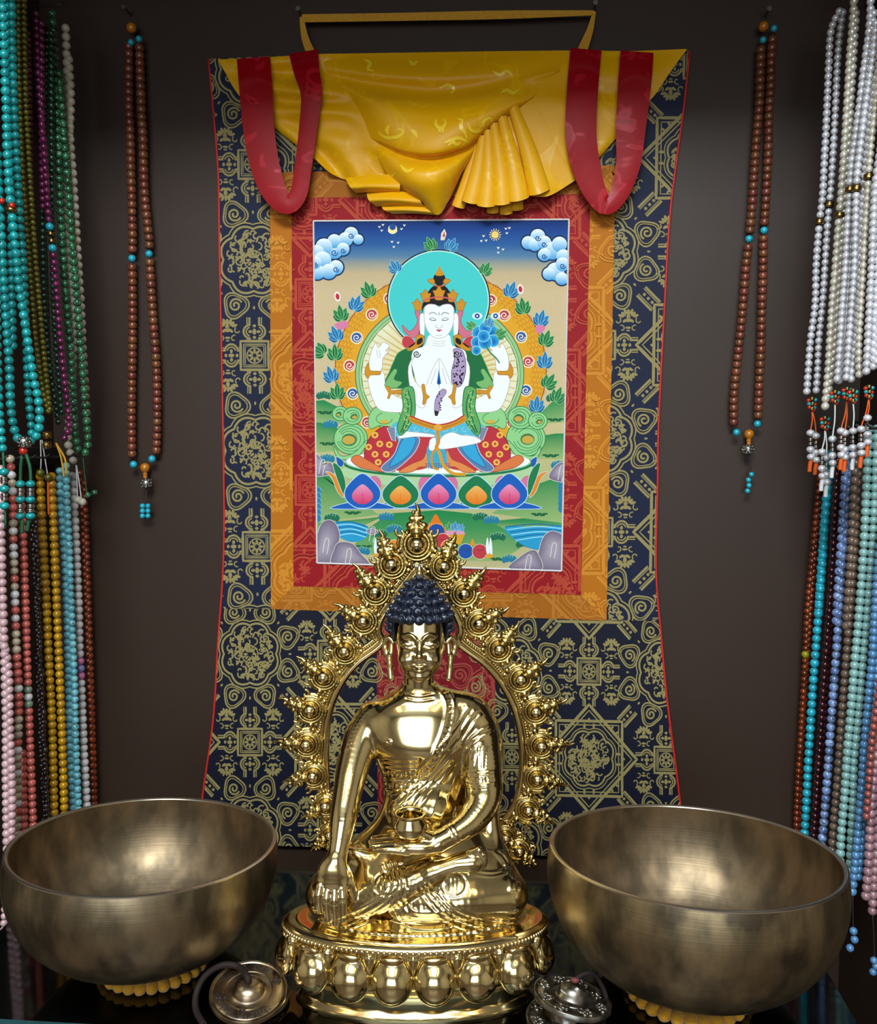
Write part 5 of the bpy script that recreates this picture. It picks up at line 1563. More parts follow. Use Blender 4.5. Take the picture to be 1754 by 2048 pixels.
def par(P, offs, w, h, **k):
    Pc = catmull(np.array(P, float), 24)
    T = np.gradient(Pc, axis=0); T /= np.linalg.norm(T, axis=1)[:, None]; n_ = np.stack([-T[:, 1], T[:, 0]], -1)
    for o in offs: ridge(Pc + n_*o, w, h, **k)
def step(P, w, h, sgn):
    """cloth edge: everything within w pixels on one side of the line stands proud"""
    global disp
    Pc = catmull(np.array(P, float), 30); r, s, a = seg_dist(bx, by, Pc)
    disp += h*KP*front*np.where(s*sgn > 0, np.exp(-(r/w)**2), 0)
armL = (bx > 0)
torso = ((bx > 745 - 0.0*by) & (by < 1640)).astype(float)
# robe hem across the chest with its embroidered border and falling folds
hem = [(876, 1375), (892, 1410), (886, 1455), (868, 1500), (836, 1548), (800, 1590)]
par(hem, (0, -16), 3.0, 3.0); ridge([(x-8, y) for x, y in np.array(hem) + (17, 0)], 5, 2.2, wave=13)
par([(960, 1430), (925, 1482), (885, 1530), (835, 1580), (800, 1612)], (0, 14, 28), 3.0, 3.0)
par([(985, 1462), (940, 1492), (900, 1540), (850, 1600), (822, 1640)], (0, 12), 3.0, 2.4)
par([(935, 1500), (900, 1580), (880, 1650)], (0, 20, -18), 4.5, 2.2)
# collar on the bare shoulder's side
par([(798, 1384), (762, 1396), (728, 1418), (704, 1455), (690, 1500)], (0, 8), 2.2, 1.5)
ridge([(798, 1390), (764, 1404), (732, 1426), (708, 1462), (696, 1502)], 3, 1.2, wave=9)
# undergarment bands at the waist
for yy, hh in ((1518, 2.4), (1527, 2.4), (1536, 2.0), (1560, 2.6), (1580, 2.2)): ridge([(768, yy), (800, yy+3), (832, yy+2)], 2.6, hh, mask=(bx > 755))
for yy in (1547, 1570): ridge([(772, yy), (800, yy+3), (828, yy+2)], 5.0, 2.8, wave=9, mask=(bx > 755))
# neck lines, nipple
for yy in (1388, 1398): ridge([(812, yy), (838, yy+4), (866, yy)], 2.4, -2.4)
r_, s_, a_ = seg_dist(bx, by, [(776, 1483), (777, 1484)]); disp += 2.2*KP*np.exp(-((r_-4)/2.2)**2)*front
# arm bands
for yy in (1543, 1549, 1566, 1572): ridge([(926, yy), (955, yy+4), (988, yy)], 2.2, 2.0)
ridge([(926, 1557), (955, 1561), (988, 1557)], 5, 2.0, wave=10)
for k in range(5): ridge([(940+9*k, 1495), (938+9*k, 1535)], 2.0, 1.4)
ridge([(893, 1650), (902, 1664), (912, 1682)], 2.2, 2.2); ridge([(900, 1645), (909, 1660), (920, 1678)], 2.2, 2.0)
# knuckles and finger joints of the hanging hand
for x, y in ((641, 1772), (655, 1776), (670, 1777), (685, 1775)):
    for o in (0, 4): ridge([(x-6, y+o), (x, y+o-2), (x+6, y+o)], 1.6, -1.6, 8)
for x, y in ((637, 1795), (653, 1802), (669, 1806), (686, 1800)):
    for o in (0, 4): ridge([(x-6, y+o), (x+6, y+o)], 1.5, -1.4, 6)
# hems over the shins, spreading on the seat
low = (by > 1700).astype(float)
par([(792, 1722), (806, 1768), (790, 1806), (745, 1838), (690, 1862)], (0, 9, 18, 30), 3.0, 3.0, mask=low)
ridge([(800, 1722), (818, 1768), (802, 1812), (755, 1846)], 4.5, 2.2, wave=12, mask=low)
par([(858, 1762), (880, 1790), (915, 1820), (970, 1838), (1035, 1846)], (0, 9, 18, 30), 3.0, 3.0, mask=low)
ridge([(850, 1768), (874, 1800), (912, 1832), (968, 1850)], 4.5, 2.2, wave=12, mask=low)
par([(800, 1800), (820, 1832), (860, 1838), (900, 1832)], (0, 10, 20, -12), 4, 3.0, mask=low)
par([(640, 1850), (720, 1872), (830, 1880), (940, 1874), (1020, 1852)], (0, -9), 2.6, 2.2, mask=low)
ridge([(620, 1830), (700, 1862), (830, 1871), (960, 1862), (1045, 1832)], 4, 2.4, wave=14, mask=low)
for c in ((772, 1768), (908, 1770)):
    r_ = np.hypot(bx-c[0], (by-c[1])*1.05); disp += -1.6*KP*np.exp(-((r_-24)/1.8)**2)*front*low
    for k in (-8, 0, 8): ridge([(c[0]+k, c[1]-12), (c[0]+k, c[1]+12)], 1.6, -1.0, 6)
par([(985, 1690), (1012, 1715), (1028, 1750), (1030, 1780)], (0, 9, -10), 3.4, 3.2, mask=low)
par([(940, 1740), (985, 1745), (1010, 1735), (1000, 1712)], (0, 8), 3, 2.6, mask=low)
# embroidered grain along the sleeves
disp += .16*KP*np.sin(bx*.9)*np.sin(by*.8)*front*((bx > 925) & (by < 1540) & (by > 1420))
V = V + Nn*disp[:, None]
link('body', fast_mesh('buddha_body', V, Q), m_brass, STAT)

# ---- head
h_h = .00044
zt_, zb_ = float(S(840, 1140, -.02)[2]), float(S(838, 1398, -.01)[2])
F = Field((float(S(752, 1300, 0)[0]), -.030, zb_), (float(S(928, 1300, 0)[0]), .050, zt_), h_h)
hp = []
for py, w, hd, d in ((1356, 16, .010, -.006), (1350, 31, .015, -.009), (1338, 41, .019, -.012), (1320, 44, .0225, -.014), (1298, 47.5, .0250, -.016), (1270, 49, .0262, -.017), (1245, 48.5, .0262, -.018), (1222, 44, .025, -.019), (1205, 34, .022, -.020)):
    p = S(840, py, d + hd*.7); hp.append((p[2], p[0], -d, w*KP, hd))
F.loft(hp, .003, 2.25)
FR = .0095                                        # depth of the face at the eyes
F.chain(ch([(838, 1394, -.018, 30), (838, 1350, -.018, 30)]), .004)
F.ell(S(839, 1350, .001), (20*KP, .008, 11*KP), .005)                               # chin
for s in (-1, 1): F.ell(S(839+s*25, 1318, .001), (17*KP, .008, 15*KP), .006)          # cheeks
F.chain(ch([(839, 1280, FR-.0030, 5.0), (839, 1300, FR+.0005, 5.5), (838.5, 1313, FR+.0036, 7.0)]), .0016)     # nose
for s in (-1, 1): F.ell(S(838.5+s*8, 1316, FR+.0008), (5.5*KP, .0030, 4.5*KP), .0014)
for s in (-1, 1):
    F.chain(ch([(839+s*32, 1273, FR-.0052, 3.2), (839+s*20, 1269.5, FR-.0018, 3.4), (839+s*9, 1277, FR+.0002, 3.2), (839+s*4, 1287, FR-.0002, 3)]), .0014)     # brow
    F.ell(S(839+s*22, 1288.5, FR-.0046), (15.5*KP, .0046, 8.0*KP), .0016)                              # lid
    F.chain(ch([(839+s*37, 1291, FR-.0062, 2.0), (839+s*22, 1297.5, FR-.0010, 2.3), (839+s*9, 1294, FR-.0012, 2.0)]), .0008)     # lower lid
    F.chain(ch([(839+s*36, 1288, FR-.0046, 1.5), (839+s*22, 1293.5, FR+.0002, 1.6), (839+s*10, 1292, FR+.0004, 1.4)]), .0005, sub=True)
F.chain(ch([(819, 1330, FR-.0048, 2.6), (831, 1333, FR-.0006, 3.4), (839, 1334, FR-.0001, 3.0), (847, 1333, FR-.0006, 3.4), (859, 1330, FR-.0048, 2.6)]), .0010)
F.chain(ch([(828, 1340, FR-.0022, 3.0), (839, 1342.5, FR-.0004, 4.0), (850, 1340, FR-.0022, 3.0)]), .0012)
F.chain(ch([(820, 1333, FR-.0010, 1.2), (839, 1337.5, FR+.0022, 1.4), (858, 1333, FR-.0010, 1.2)]), .0005, sub=True)
for s in (-1, 1):                                  # long ears
    X = lambda q: 840 + s*q
    F.chain(ch([(X(54), 1284, -.018, 5), (X(62), 1276, -.020, 5.5), (X(68), 1280, -.021, 5.5), (X(70), 1294, -.021, 5.5), (X(67), 1308, -.019, 5.5), (X(60), 1318, -.017, 5.5)]), .0015)
    F.chain(ch([(X(57), 1290, -.018, 5), (X(58), 1306, -.017, 6)]), .0015)
    F.chain(ch([(X(62), 1314, -.017, 5.5), (X(60), 1334, -.014, 6.2), (X(58), 1356, -.012, 6.5)]), .0015)
    F.chain(ch([(X(60), 1326, -.0105, 1.8), (X(58.5), 1350, -.008, 1.8)]), .0006, sub=True)
V, Q = F.mesh(); V = relax(V, Q, 4)
head = link('head', fast_mesh('buddha_head', V, Q), m_brass, STAT)

# ---- hair of snail curls
F = Field((float(S(755, 1300, 0)[0]), -.032, float(S(838, 1290, 0)[2])), (float(S(925, 1300, 0)[0]), .056, float(S(840, 1130, -.02)[2])), h_h)
hp = []
hair_rows = ((1284, 60, .026, -.028), (1262, 63, .0285, -.024), (1240, 61, .0300, -.020), (1222, 54, .0285, -.019), (1206, 45, .0245, -.019), (1190, 36, .0195, -.019), (1174, 27, .0145, -.019), (1158, 17, .009, -.019))
for py, w, hd, d in hair_rows:
    p = S(839, py, d + hd*.6); hp.append((p[2], p[0], -d, w*KP, hd))
F.loft(hp, .003)
hp2 = sorted(hp)
zf = float(S(839, 1243, .008)[2])
s, g = F.sl((-.1, -.06, .0), (.1, float(0.014), zf), 0)
X, Y, Z = g; x0_ = float(S(840, 1260, 0)[0])
cut = np.maximum(np.maximum(np.abs(X-x0_)-49.5*KP, Y-.014), Z-zf+.0012*((X-x0_)/(49*KP))**2)
F.mix(s, cut.astype(np.float32), .0015, sub=True)
hz = np.array(hp2)
def knob(py, ang, r):
    pz = float(S(839, py, .0)[2])
    c = [np.interp(pz, hz[:, 0], hz[:, i]) for i in range(1, 5)]
    p = np.array((c[0]+c[2]*math.sin(ang), c[1]-c[3]*math.cos(ang), pz))
    nrm = np.array((math.sin(ang), -math.cos(ang), .35)); nrm /= np.linalg.norm(nrm)
    F.ell(p - nrm*.0006, (r, r, r), .0006)
    e1 = np.array((math.cos(ang), math.sin(ang), 0)); e2 = np.cross(nrm, e1)
    b = np.linspace(0, 7.0, 12)
    F.chain([(p + nrm*(r*.62 + .00022*t) + (e1*math.cos(t) + e2*math.sin(t))*r*(.70-.085*t), .00062) for t in b], .0003)
for i, (py, n) in enumerate(((1237, 11), (1221, 10), (1205, 9), (1189, 7), (1174, 5))):
    for k in range(n):
        a = -1.75 + 3.5*(k + .5*(i % 2)*0 + .5)/n
        knob(py - 0, a + (.12 if i % 2 else 0), (9.6 - .35*i)*KP)
for py in (1254, 1268): 
    for a in (-1.75, -1.45, -1.15, 1.15, 1.45, 1.75): knob(py, a, 6.8*KP)
knob(1160, 0, 8*KP)
V, Q = F.mesh(); V = relax(V, Q, 1)
link('hair', fast_mesh('buddha_hair', V, Q), m_hair, STAT, label='dark blue hair in snail curls')
p0 = S(839, 1162, -.019); p1 = S(839, 1128, -.019)
hgt = p1[2]-p0[2]
me = lathe_me('finial', [(0, 0), (9*KP, .0006), (9.5*KP, .002), (7*KP, .0034), (8*KP, .006), (6*KP, .010), (2*KP, hgt*.95), (0, hgt)], 20)
link('crown_finial', me, m_brass, STAT, tuple(p0))

# ---- alms bowl in the lap
bp_ = S(820, 1672, .036)
me = lathe_me('alms_bowl', [(0, 0), (.0085, 0), (.0125, .0026), (.0148, .0075), (.0142, .0125), (.0120, .0160), (.0118, .0175), (.0136, .0192), (.0138, .0205), (.0126, .0208), (.0108, .0196), (.0102, .0170), (.012, .012), (.011, .004), (0, .002)], 40)
link('alms_bowl', me, m_brass, STAT, tuple(bp_))

# ---- lotus base
def ell_lathe(name, prof, m, parent, seg=96, bm_=None):
    """profile of offsets from the seat oval: (da, z)"""
    a = np.linspace(0, 2*np.pi, seg, endpoint=False)
    P = np.array([[((A_R+da)*math.cos(t), (B_R+da)*math.sin(t), z) for t in a] for da, z in prof])
    n = len(prof); Fs = [(i*seg+j, i*seg+(j+1) % seg, (i+1)*seg+(j+1) % seg, (i+1)*seg+j) for i in range(n-1) for j in range(seg)]
    V_ = P.reshape(-1, 3)
    Fs += [tuple(range(seg))[::-1], tuple((n-1)*seg+np.arange(seg))]
    me = pymesh(name, V_, Fs, True, R(40))
    return link(name, me, m, parent)
ell_lathe('lotus_base', [(-.012, 0), (-.010, 0), (-.0095, .0022), (-.0115, .0036), (-.0125, .0052), (-.0150, .0072), (-.0155, .018), (-.0140, .0215), (-.0120, .0235), (-.0125, .026), (-.008, .034), (-.004, .046), (-.004, .060), (-.002, .0645), (.0008, .0665), (.0010, .0700), (-.001, .0725), (-.005, SZ), (-.02, SZ)], m_brass, STAT)
bm = bmesh.new()
for k in range(150):
    t = 2*math.pi*(k+.5)/150
    sphere_bm(bm, ((A_R+.0008)*math.cos(t), (B_R+.0008)*math.sin(t), .0685), .0021, 8, 5)
o = link('beaded_rim', bm_me('beaded_rim', bm), m_brass, STAT); o['kind'] = 'stuff'
# petals: one bulging petal mesh, set round the oval
F = Field((-.0205, -.016, -.026), (.0205, .014, .026), .0007)
F.ell((0, .001, -.001), (.0188, .0105, .0228), .003)
F.ell((0, -.0030, -.0035), (.0150, .0098, .0165), .0012)
for rr in ():
    F.chain([((-.013, -.0045, -.010), .0012), ((-.0115, -.006, .006), .0013), ((-.006, -.0075, .0145), .0013), ((0, -.0078, .0165), .0013), ((.006, -.0075, .0145), .0013), ((.0115, -.006, .006), .0013), ((.013, -.0045, -.010), .0012)], .0009)
F.ell((0, -.0058, .0175), (.0105, .0042, .0032), .0025)
V, Q = F.mesh(); V = relax(V, Q, 2)
pet_me = fast_mesh('lotus_petal', V, Q); pet_me.materials.append(m_brass)
F = Field((-.0095, -.008, -.014), (.0095, .008, .0150), .0006)
F.chain([((0, 0, .006), .0062), ((0, .0, -.004), .0022), ((0, .001, -.009), .0008)], .002)
F.chain([((0, -.0048, .008), .0012), ((0, -.003, -.006), .0008)], .001)
V, Q = F.mesh(); V = relax(V, Q, 1)
bud_me = fast_mesh('small_petal', V, Q); bud_me.materials.append(m_brass)
# even spacing along the oval
tt = np.linspace(0, 2*np.pi, 2001); ex, ey = (A_R-.006)*np.cos(tt), (B_R-.006)*np.sin(tt)
al_ = np.r_[0, np.cumsum(np.hypot(np.diff(ex), np.diff(ey)))]
NP = 14
def on_oval(f, off):
    t = np.interp((f % 1.0)*al_[-1], al_, tt)
    n_ = np.array((math.cos(t)/(A_R), math.sin(t)/(B_R))); n_ /= np.linalg.norm(n_)
    return ((A_R-.006)*math.cos(t)+n_[0]*off, (B_R-.006)*math.sin(t)+n_[1]*off), math.atan2(n_[1], n_[0]) + math.pi/2
for k in range(NP):
    (x, y), r_ = on_oval(.75 + (k+.5)/NP, .0015)
    o = link('lotus_petal', pet_me, None, STAT, (x, y, .0435)); o.rotation_euler = (R(-9), 0, r_)
    (x, y), r_ = on_oval(.75 + k/NP, .0042)
    o = link('small_petal', bud_me, None, STAT, (x, y, .056)); o.rotation_euler = (R(-8), 0, r_)

# ---- aureole behind the figure
DA = -.052
arch = [(672, 1700), (664, 1650), (655, 1580), (652, 1500), (658, 1430), (678, 1375), (712, 1328), (752, 1298), (766, 1282), (758, 1262), (764, 1238), (786, 1205), (812, 1172), (838, 1140)]
archr = [(838, 1140), (868, 1172), (894, 1205), (914, 1238), (920, 1262), (914, 1282), (930, 1298), (972, 1330), (1008, 1376), (1032, 1430), (1044, 1500), (1042, 1560), (1028, 1612), (1000, 1652), (984, 1684), (990, 1700), (1012, 1712)]
def ap(lst): return np.array([S(x, y, DA) for x, y in lst])
for L_ in (arch, archr):
    C2 = catmull(np.array(L_, float), 90)
    if L_ is arch: mid = C2
    P = ap(C2)
    bm = bmesh.new()
    tube_me('aureole_arch', P, 7.0*KP, 10, bm=bm)
    T = np.gradient(C2, axis=0); T /= np.linalg.norm(T, axis=1)[:, None]
    n_ = np.stack([T[:, 1], -T[:, 0]], -1)
    tube_me('aureole_arch', ap(C2 + n_*9) + (0, -.001, 0), 2.6*KP, 8, bm=bm)
    tube_me('aureole_arch', ap(C2 + n_*17) + (0, .001, 0), 4.5*KP, 8, bm=bm)
    bmesh.ops.recalc_face_normals(bm, faces=bm.faces[:])
    link('aureole_arch', bm_me('aureole_arch', bm), m_brass, STAT)
    bm = bmesh.new()
    s_ = catmull(C2 + n_*14, 130)
    for p in ap(s_): sphere_bm(bm, p + np.array((0, -.002, 0)), 3.2*KP, 7, 5)
    o = link('arch_beading', bm_me('arch_beading', bm), m_brass2, STAT); o['kind'] = 'stuff'
# flaming jewels: ball, swirling collar and a flame tip, pointing along +x
F = Field((-34*KP, -.009, -40*KP), (74*KP, .009, 40*KP), .0006)
F.ell((2*KP, .001, 0), (30*KP, .0030, 27*KP), .002)
for rad, tube, w0, yy in ((21, 3.4, .75, -.0022), (27.5, 3.2, .9, -.001), (33, 2.8, 1.25, .0005)):
    a = np.linspace(w0, 2*np.pi-w0, 18)
    F.chain([((rad*KP*math.cos(t), yy, rad*KP*math.sin(t)*.98), tube*KP) for t in a], .0006)
for s in (-1, 1):
    a = np.linspace(0, 4.4, 12)
    F.chain([(((20+ (9-1.5*t)*math.cos(t+1.2))*KP, -.001, s*(27+(9-1.5*t)*math.sin(t+1.2))*KP), 2.9*KP) for t in a], .0005)
    F.ell((-12*KP, -.001, s*31*KP), (6*KP, 6*KP, 6*KP), .0012); F.ell((-22*KP, 0, s*26*KP), (5*KP, 5*KP, 5*KP), .001)
F.chain([((22*KP, 0, 0), 13*KP), ((40*KP, 0, 2*KP), 8*KP), ((56*KP, 0, -2*KP), 4.5*KP), ((70*KP, 0, 1*KP), 1.6*KP)], .0015)
for x, z, r in ((32, 12, 6.5), (32, -12, 6.5), (44, 9, 5), (45, -8, 5), (54, 6, 3.6), (40, 0, 7)): F.ell((x*KP, -.0016, z*KP), (r*KP, r*KP, r*KP), .0012)
for k in range(3):
    a = np.linspace(-1.2, 1.2, 7)
    F.chain([(((26+9*k+3*math.cos(t*1.3))*KP, -.0042+.0006*k, (12-3*k)*math.sin(t)*KP), 1.6*KP) for t in a], .0004)
V, Q = F.mesh(); V = relax(V, Q, 1)
jm = fast_mesh('jewel_mount', V, Q); jm.materials.append(m_brass2)
ball_me = sphere_me('jewel_ball', 15.0*KP, 20, 12); ball_me.materials.append(m_brass)
JW = [(834, 1088, 1.2), (784, 1128, 1.08), (888, 1132, 1.05), (751, 1182, 1.05), (928, 1186, 1.02), (727, 1241, 1.0), (958, 1246, 1.0), (690, 1301, 1.0), (998, 1297, 1.0), (648, 1352, 1.0), (1041, 1357, 1.0),
      (621, 1418, 1.0), (1071, 1421, 1.0), (614, 1487, 1.0), (1082, 1490, 1.0), (627, 1550, .95), (1074, 1556, .98), (652, 1610, .9), (1056, 1618, .95), (660, 1668, .8), (1010, 1674, .9), (1038, 1700, .85)]
for x, y, sc_ in JW:
    p = S(x, y, DA+.002)
    cx_, cy_ = (838, 1235) if y < 1270 else (848, 1500)
    ang = math.atan2(-(y-cy_), (x-cx_))
    if y < 1120: ang = math.pi/2
    elif y < 1270: ang = math.atan2(-(y-1330), (x-838)*1.35)
    o = link('flame_jewel', jm, None, STAT, tuple(p)); o.rotation_euler = (0, -ang, 0); o.scale = (sc_,)*3
    b_ = link('jewel_ball', ball_me, None, o, (0, -.0042, 0))
# scrolling foot of the aureole at the lower right
F = Field(tuple(S(965, 1730, DA) + (-.002, -.008, -.004)), tuple(S(1075, 1600, DA) + (.004, .008, .002)), .0007)
rr_ = random.Random(9)
for k in range(26):
    x = rr_.uniform(985, 1055); y = rr_.uniform(1640, 1712)
    if x - 985 > (y-1600)*.75 and y < 1690: continue
    a0 = rr_.uniform(0, 6.28); r0 = rr_.uniform(7, 12)
    F.chain([(S(x + (r0-.9*t)*math.cos(a0+t), y + (r0-.9*t)*math.sin(a0+t), DA+.002), 2.6*KP) for t in np.linspace(0, 5, 9)], .0008)
F.chain(ch([(990, 1668, DA, 12), (1020, 1706, DA, 12), (1052, 1712, DA, 9)]), .003)
V, Q = F.mesh(); V = relax(V, Q, 1)
link('aureole_foot', fast_mesh('aureole_foot', V, Q), m_brass2, STAT)
# stays that fix the aureole to the back of the seat, behind the body
for x, y in ((672, 1700), (990, 1700)):
    e = S(x, y, DA); link('aureole_stay', tube_me('aureole_stay', [e, (e[0], .047, e[2]-.010), (e[0], .0445 if abs(e[0]) < .055 else .038, SZ-.002)], .0024, 8), m_brass, STAT)
# ------------------------------------------------------------------ bead necklaces on the two side walls, malas on the back wall
UNIT = {}
def bmat(name, col, *a, **k):
    # bead meshes are unit sized, so their textures are too
    k['scale'] = k.get('scale', 40.0)*.008
    k['vscale'] = k.get('vscale', 120.0)*.009
    return mat(name, tuple(c*.95 for c in col), *a, **k)

def unit_bead(kind, m):
    key = (kind, m.name)
    if key in UNIT: return UNIT[key]
    if kind == 'round': me = sphere_me('bead', 1.0, 12, 8)
    elif kind == 'barrel': me = lathe_me('bead', [(.2, -.80), (.72, -.78), (.94, -.50), (1.0, 0), (.94, .50), (.72, .78), (.2, .80)], 10, angle=None)
    elif kind == 'chip': me = sphere_me('bead', 1.0, 7, 5, (1.0, .8, .62))
    elif kind == 'silver':
        bm = bmesh.new(); sphere_bm(bm, (0, 0, 0), .86, 14, 9)
        for z in (-.45, 0, .45):
            n = 7
            for k in range(n):
                a = 2*math.pi*k/n + z; r = math.sqrt(max(0, .86**2-z*z))
                P = [(r*math.cos(a)+.2*math.cos(t)*-math.sin(a), r*math.sin(a)+.2*math.cos(t)*math.cos(a), z+.2*math.sin(t)) for t in np.linspace(0, 6.283, 8)]
                tube_me('x', P, .07, 5, bm=bm)
        me = bm_me('bead', bm)
    elif kind == 'spacer': me = lathe_me('bead', [(.3, -.5), (.9, -.5), (1, -.3), (.8, -.1), (1.0, .1), (.9, .5), (.3, .5)], 10, angle=None)
    elif kind == 'guru': me = lathe_me('bead', [(.1, -2.3), (.42, -2.25), (.46, -1.9), (.36, -1.75), (.46, -1.55), (.5, -1.2), (.44, -.95), (.8, -.75), (1, -.1), (.85, .55), (.4, .85), (.05, .9)], 14, angle=None)
    me.materials.append(m)
    UNIT[key] = me
    return me
def solve_y(px, py, X, lo=-.42, hi=-.018):
    f = lambda y: at(px, py, y)[0] - X
    a, b = f(lo), f(hi)
    if a*b > 0: return lo if abs(a) < abs(b) else hi
    for _ in range(40):
        m_ = (lo+hi)/2
        if f(lo)*f(m_) <= 0: hi = m_
        else: lo = m_
    return (lo+hi)/2
m_thread = bmat('bead thread', (60, 40, 30), .8)
m_worange = bmat('orange cord', (226, 92, 22), .7); m_wwhite = bmat('white cord ends', (222, 220, 216), .7); m_wgreen = bmat('green cord', (20, 86, 50), .6); m_wyel = bmat('yellow cord', (220, 160, 30), .7); m_wdark = bmat('dark cord', (48, 30, 26), .7)
m_turq = bmat('turquoise', (24, 158, 158), .22, veins=(14, 84, 88), vscale=300, vcut=(.60, .68), rnd=.12, coat=.4, var=.12, scale=200)
m_turqb = bmat('blue turquoise', (38, 178, 200), .22, veins=(18, 80, 96), vscale=320, vcut=(.60, .68), rnd=.12, coat=.4, var=.15, scale=200)
m_turqw = bmat('pale turquoise', (158, 220, 226), .22, col2=(84, 182, 202), veins=(70, 92, 84), vscale=260, vcut=(.60, .66), rnd=.14, coat=.4, scale=160)
m_silver = bmat('silver', (196, 192, 186), .28, metal=1.0, var=.4, scale=600)
m_coral = bmat('coral', (196, 40, 20), .25, coat=.4)
m_amber = bmat('amber', (196, 116, 18), .25, coat=.4, var=.15, scale=120)
m_gold = bmat('brass caps', (186, 150, 84), .32, metal=1.0, var=.4, scale=500)
def put(me, parent, p, r, name='bead', squash=1.0, rot=None):
    o = bpy.data.objects.new(name, me); COL.objects.link(o); o.parent = parent
    o.location = V3(p); o.scale = (r, r, r*squash)
    if rot is not None: o.rotation_euler = rot
    return o
def px2m(px, Y, py=1000):
    d = hdir(px, py); w = at(px, py, Y); h = w2h(w); return (h[1]*cT - h[2]*sT)/FPX
def necklace(label, legs, X, dia, m, kind='round', group=None, spacing=None, squash=1.0, accents=(), Y=None, mats=None, back=0.0, thread=m_thread, jitter=0.0):
    """legs: pixel polylines; beads of dia pixels strung along them. accents: (leg, py, kind, material, dia, name)"""
    mid = np.mean([np.mean(np.array(l, float), axis=0) for l in legs], axis=0)
    if Y is None: Y = solve_y(mid[0], mid[1], X)
    top = at(*legs[0][0], Y)
    t = thing('bead_necklace', label, 'necklace', top, 0, group)
    off = top
    k_ = px2m(mid[0], Y, mid[1])
    r = dia*.5*k_; sp = (spacing or dia)*k_
    rr = random.Random(len(label)*13 + int(mid[0]))
    for li, leg in enumerate(legs):
        L_ = np.array(leg, float)
        yy = Y + (.3*r if li % 2 else 0) + back
        W = at(L_[:, 0], L_[:, 1], yy)
        D = catmull(W, 400) if len(W) > 2 else catmull(W, 200)
        s = np.r_[0, np.cumsum(np.linalg.norm(np.diff(D, axis=0), axis=1))]
        n = max(2, int(s[-1]/sp))
        q = (np.arange(n)+.5)*s[-1]/n
        P = np.stack([np.interp(q, s, D[:, j]) for j in range(3)], -1)
        T = np.stack([np.interp(q, s, np.gradient(D[:, j], s)) for j in range(3)], -1)
        ppx, ppy = proj(P)
        acc = [a for a in accents if a[0] == li]
        used = {int(np.argmin(np.abs(ppy-a[1]))): a for a in acc}
        for i in range(n):
            if not (-40 < ppy[i] < 2090 and -40 < ppx[i] < 1795): continue
            kd, mm, rad, nm, sq = kind, m, r, 'bead', squash
            if mats: mm = rr.choice(mats)
            if i in used:
                a = used[i]; kd, mm, rad, nm, sq = a[2], a[3], a[4]*.5*k_, a[5], 1.0
            rot = (0, math.atan2(T[i, 0], T[i, 2]) if abs(T[i, 2]) > 1e-6 else 0, 0)
            if kd == 'chip': rot = (rr.uniform(0, 3), rr.uniform(0, 3), rr.uniform(0, 3))
            jj = np.array((rr.uniform(-1, 1), rr.uniform(-1, 1), 0))*jitter*r
            put(unit_bead(kd, mm), t, P[i]-off+jj, rad*(1+rr.uniform(-.04, .04)), nm, sq, rot)
        if thread is not None:
            link('string', tube_me('string', catmull(W, 40)-off, .0007, 4), thread, t)
    t['_y'] = Y
    return t, Y, off, k_
def dangle(n, pts, kind, m, dia, name, squash=1.0):
    t, Y, off, k_ = n
    for x, y in pts: put(unit_bead(kind, m), t, at(x, y, Y-.004)-off, dia*.5*k_, name, squash)
def cordpart(n, pts, m, w, name='tassel_cord'):
    t, Y, off, k_ = n
    P = np.array([at(x, y, Y-.003)-off for x, y in pts])
    link(name, tube_me(name, catmull(P, 14), w*.5*k_, 6), m, t)

# ---- wooden malas on the back wall
m_wood = bmat('bodhi seed beads', (126, 66, 42), .30, rnd=.16, var=.25, scale=180, coat=.25, hue=.012)
def mala(label, legs, turq, guru, silver, cord, tails, top, topt):
    n = necklace(label, legs, 0, 18.5, m_wood, 'barrel', None, 14.3, .94, Y=-.014)
    t, Y, off, k_ = n
    dangle(n, turq, 'round', m_turqb, 15, 'turquoise_bead')
    t2 = put(unit_bead('guru', m_amber), t, at(*guru, Y)-off, 10*k_, 'guru_bead')
    dangle(n, [silver], 'silver', m_silver, 25, 'silver_bead')
    cordpart(n, cord, m_wdark, 3)
    dangle(n, tails, 'round', m_turqb, 11, 'counter_bead')
    dangle(n, [top], 'round', m_amber, 20, 'amber_bead'); dangle(n, topt, 'round', m_turqb, 13, 'turquoise_bead')
    return n
mala('brown seed prayer beads with turquoise spacers on the wall left of the scroll',
     [[(258, 85), (258, 137), (258, 208), (261, 273), (262, 342), (264, 410), (265, 478), (264, 506)], [(264, 528), (265, 600), (265, 664), (264, 746), (263, 828), (264, 915)],
      [(279, 88), (280, 131), (283, 219), (286, 273), (288, 355), (291, 410), (298, 478), (298, 498)], [(299, 518), (306, 637), (312, 719), (314, 801), (314, 869), (312, 908)]],
     [(264, 517), (298, 508), (267, 929), (304, 918)], (290, 935), (293, 966), [(293, 978), (292, 1008)], [(285, 1012), (296, 1012), (285, 1022), (296, 1022), (285, 1032), (296, 1032)], (263, 56), [(262, 85), (278, 78)])
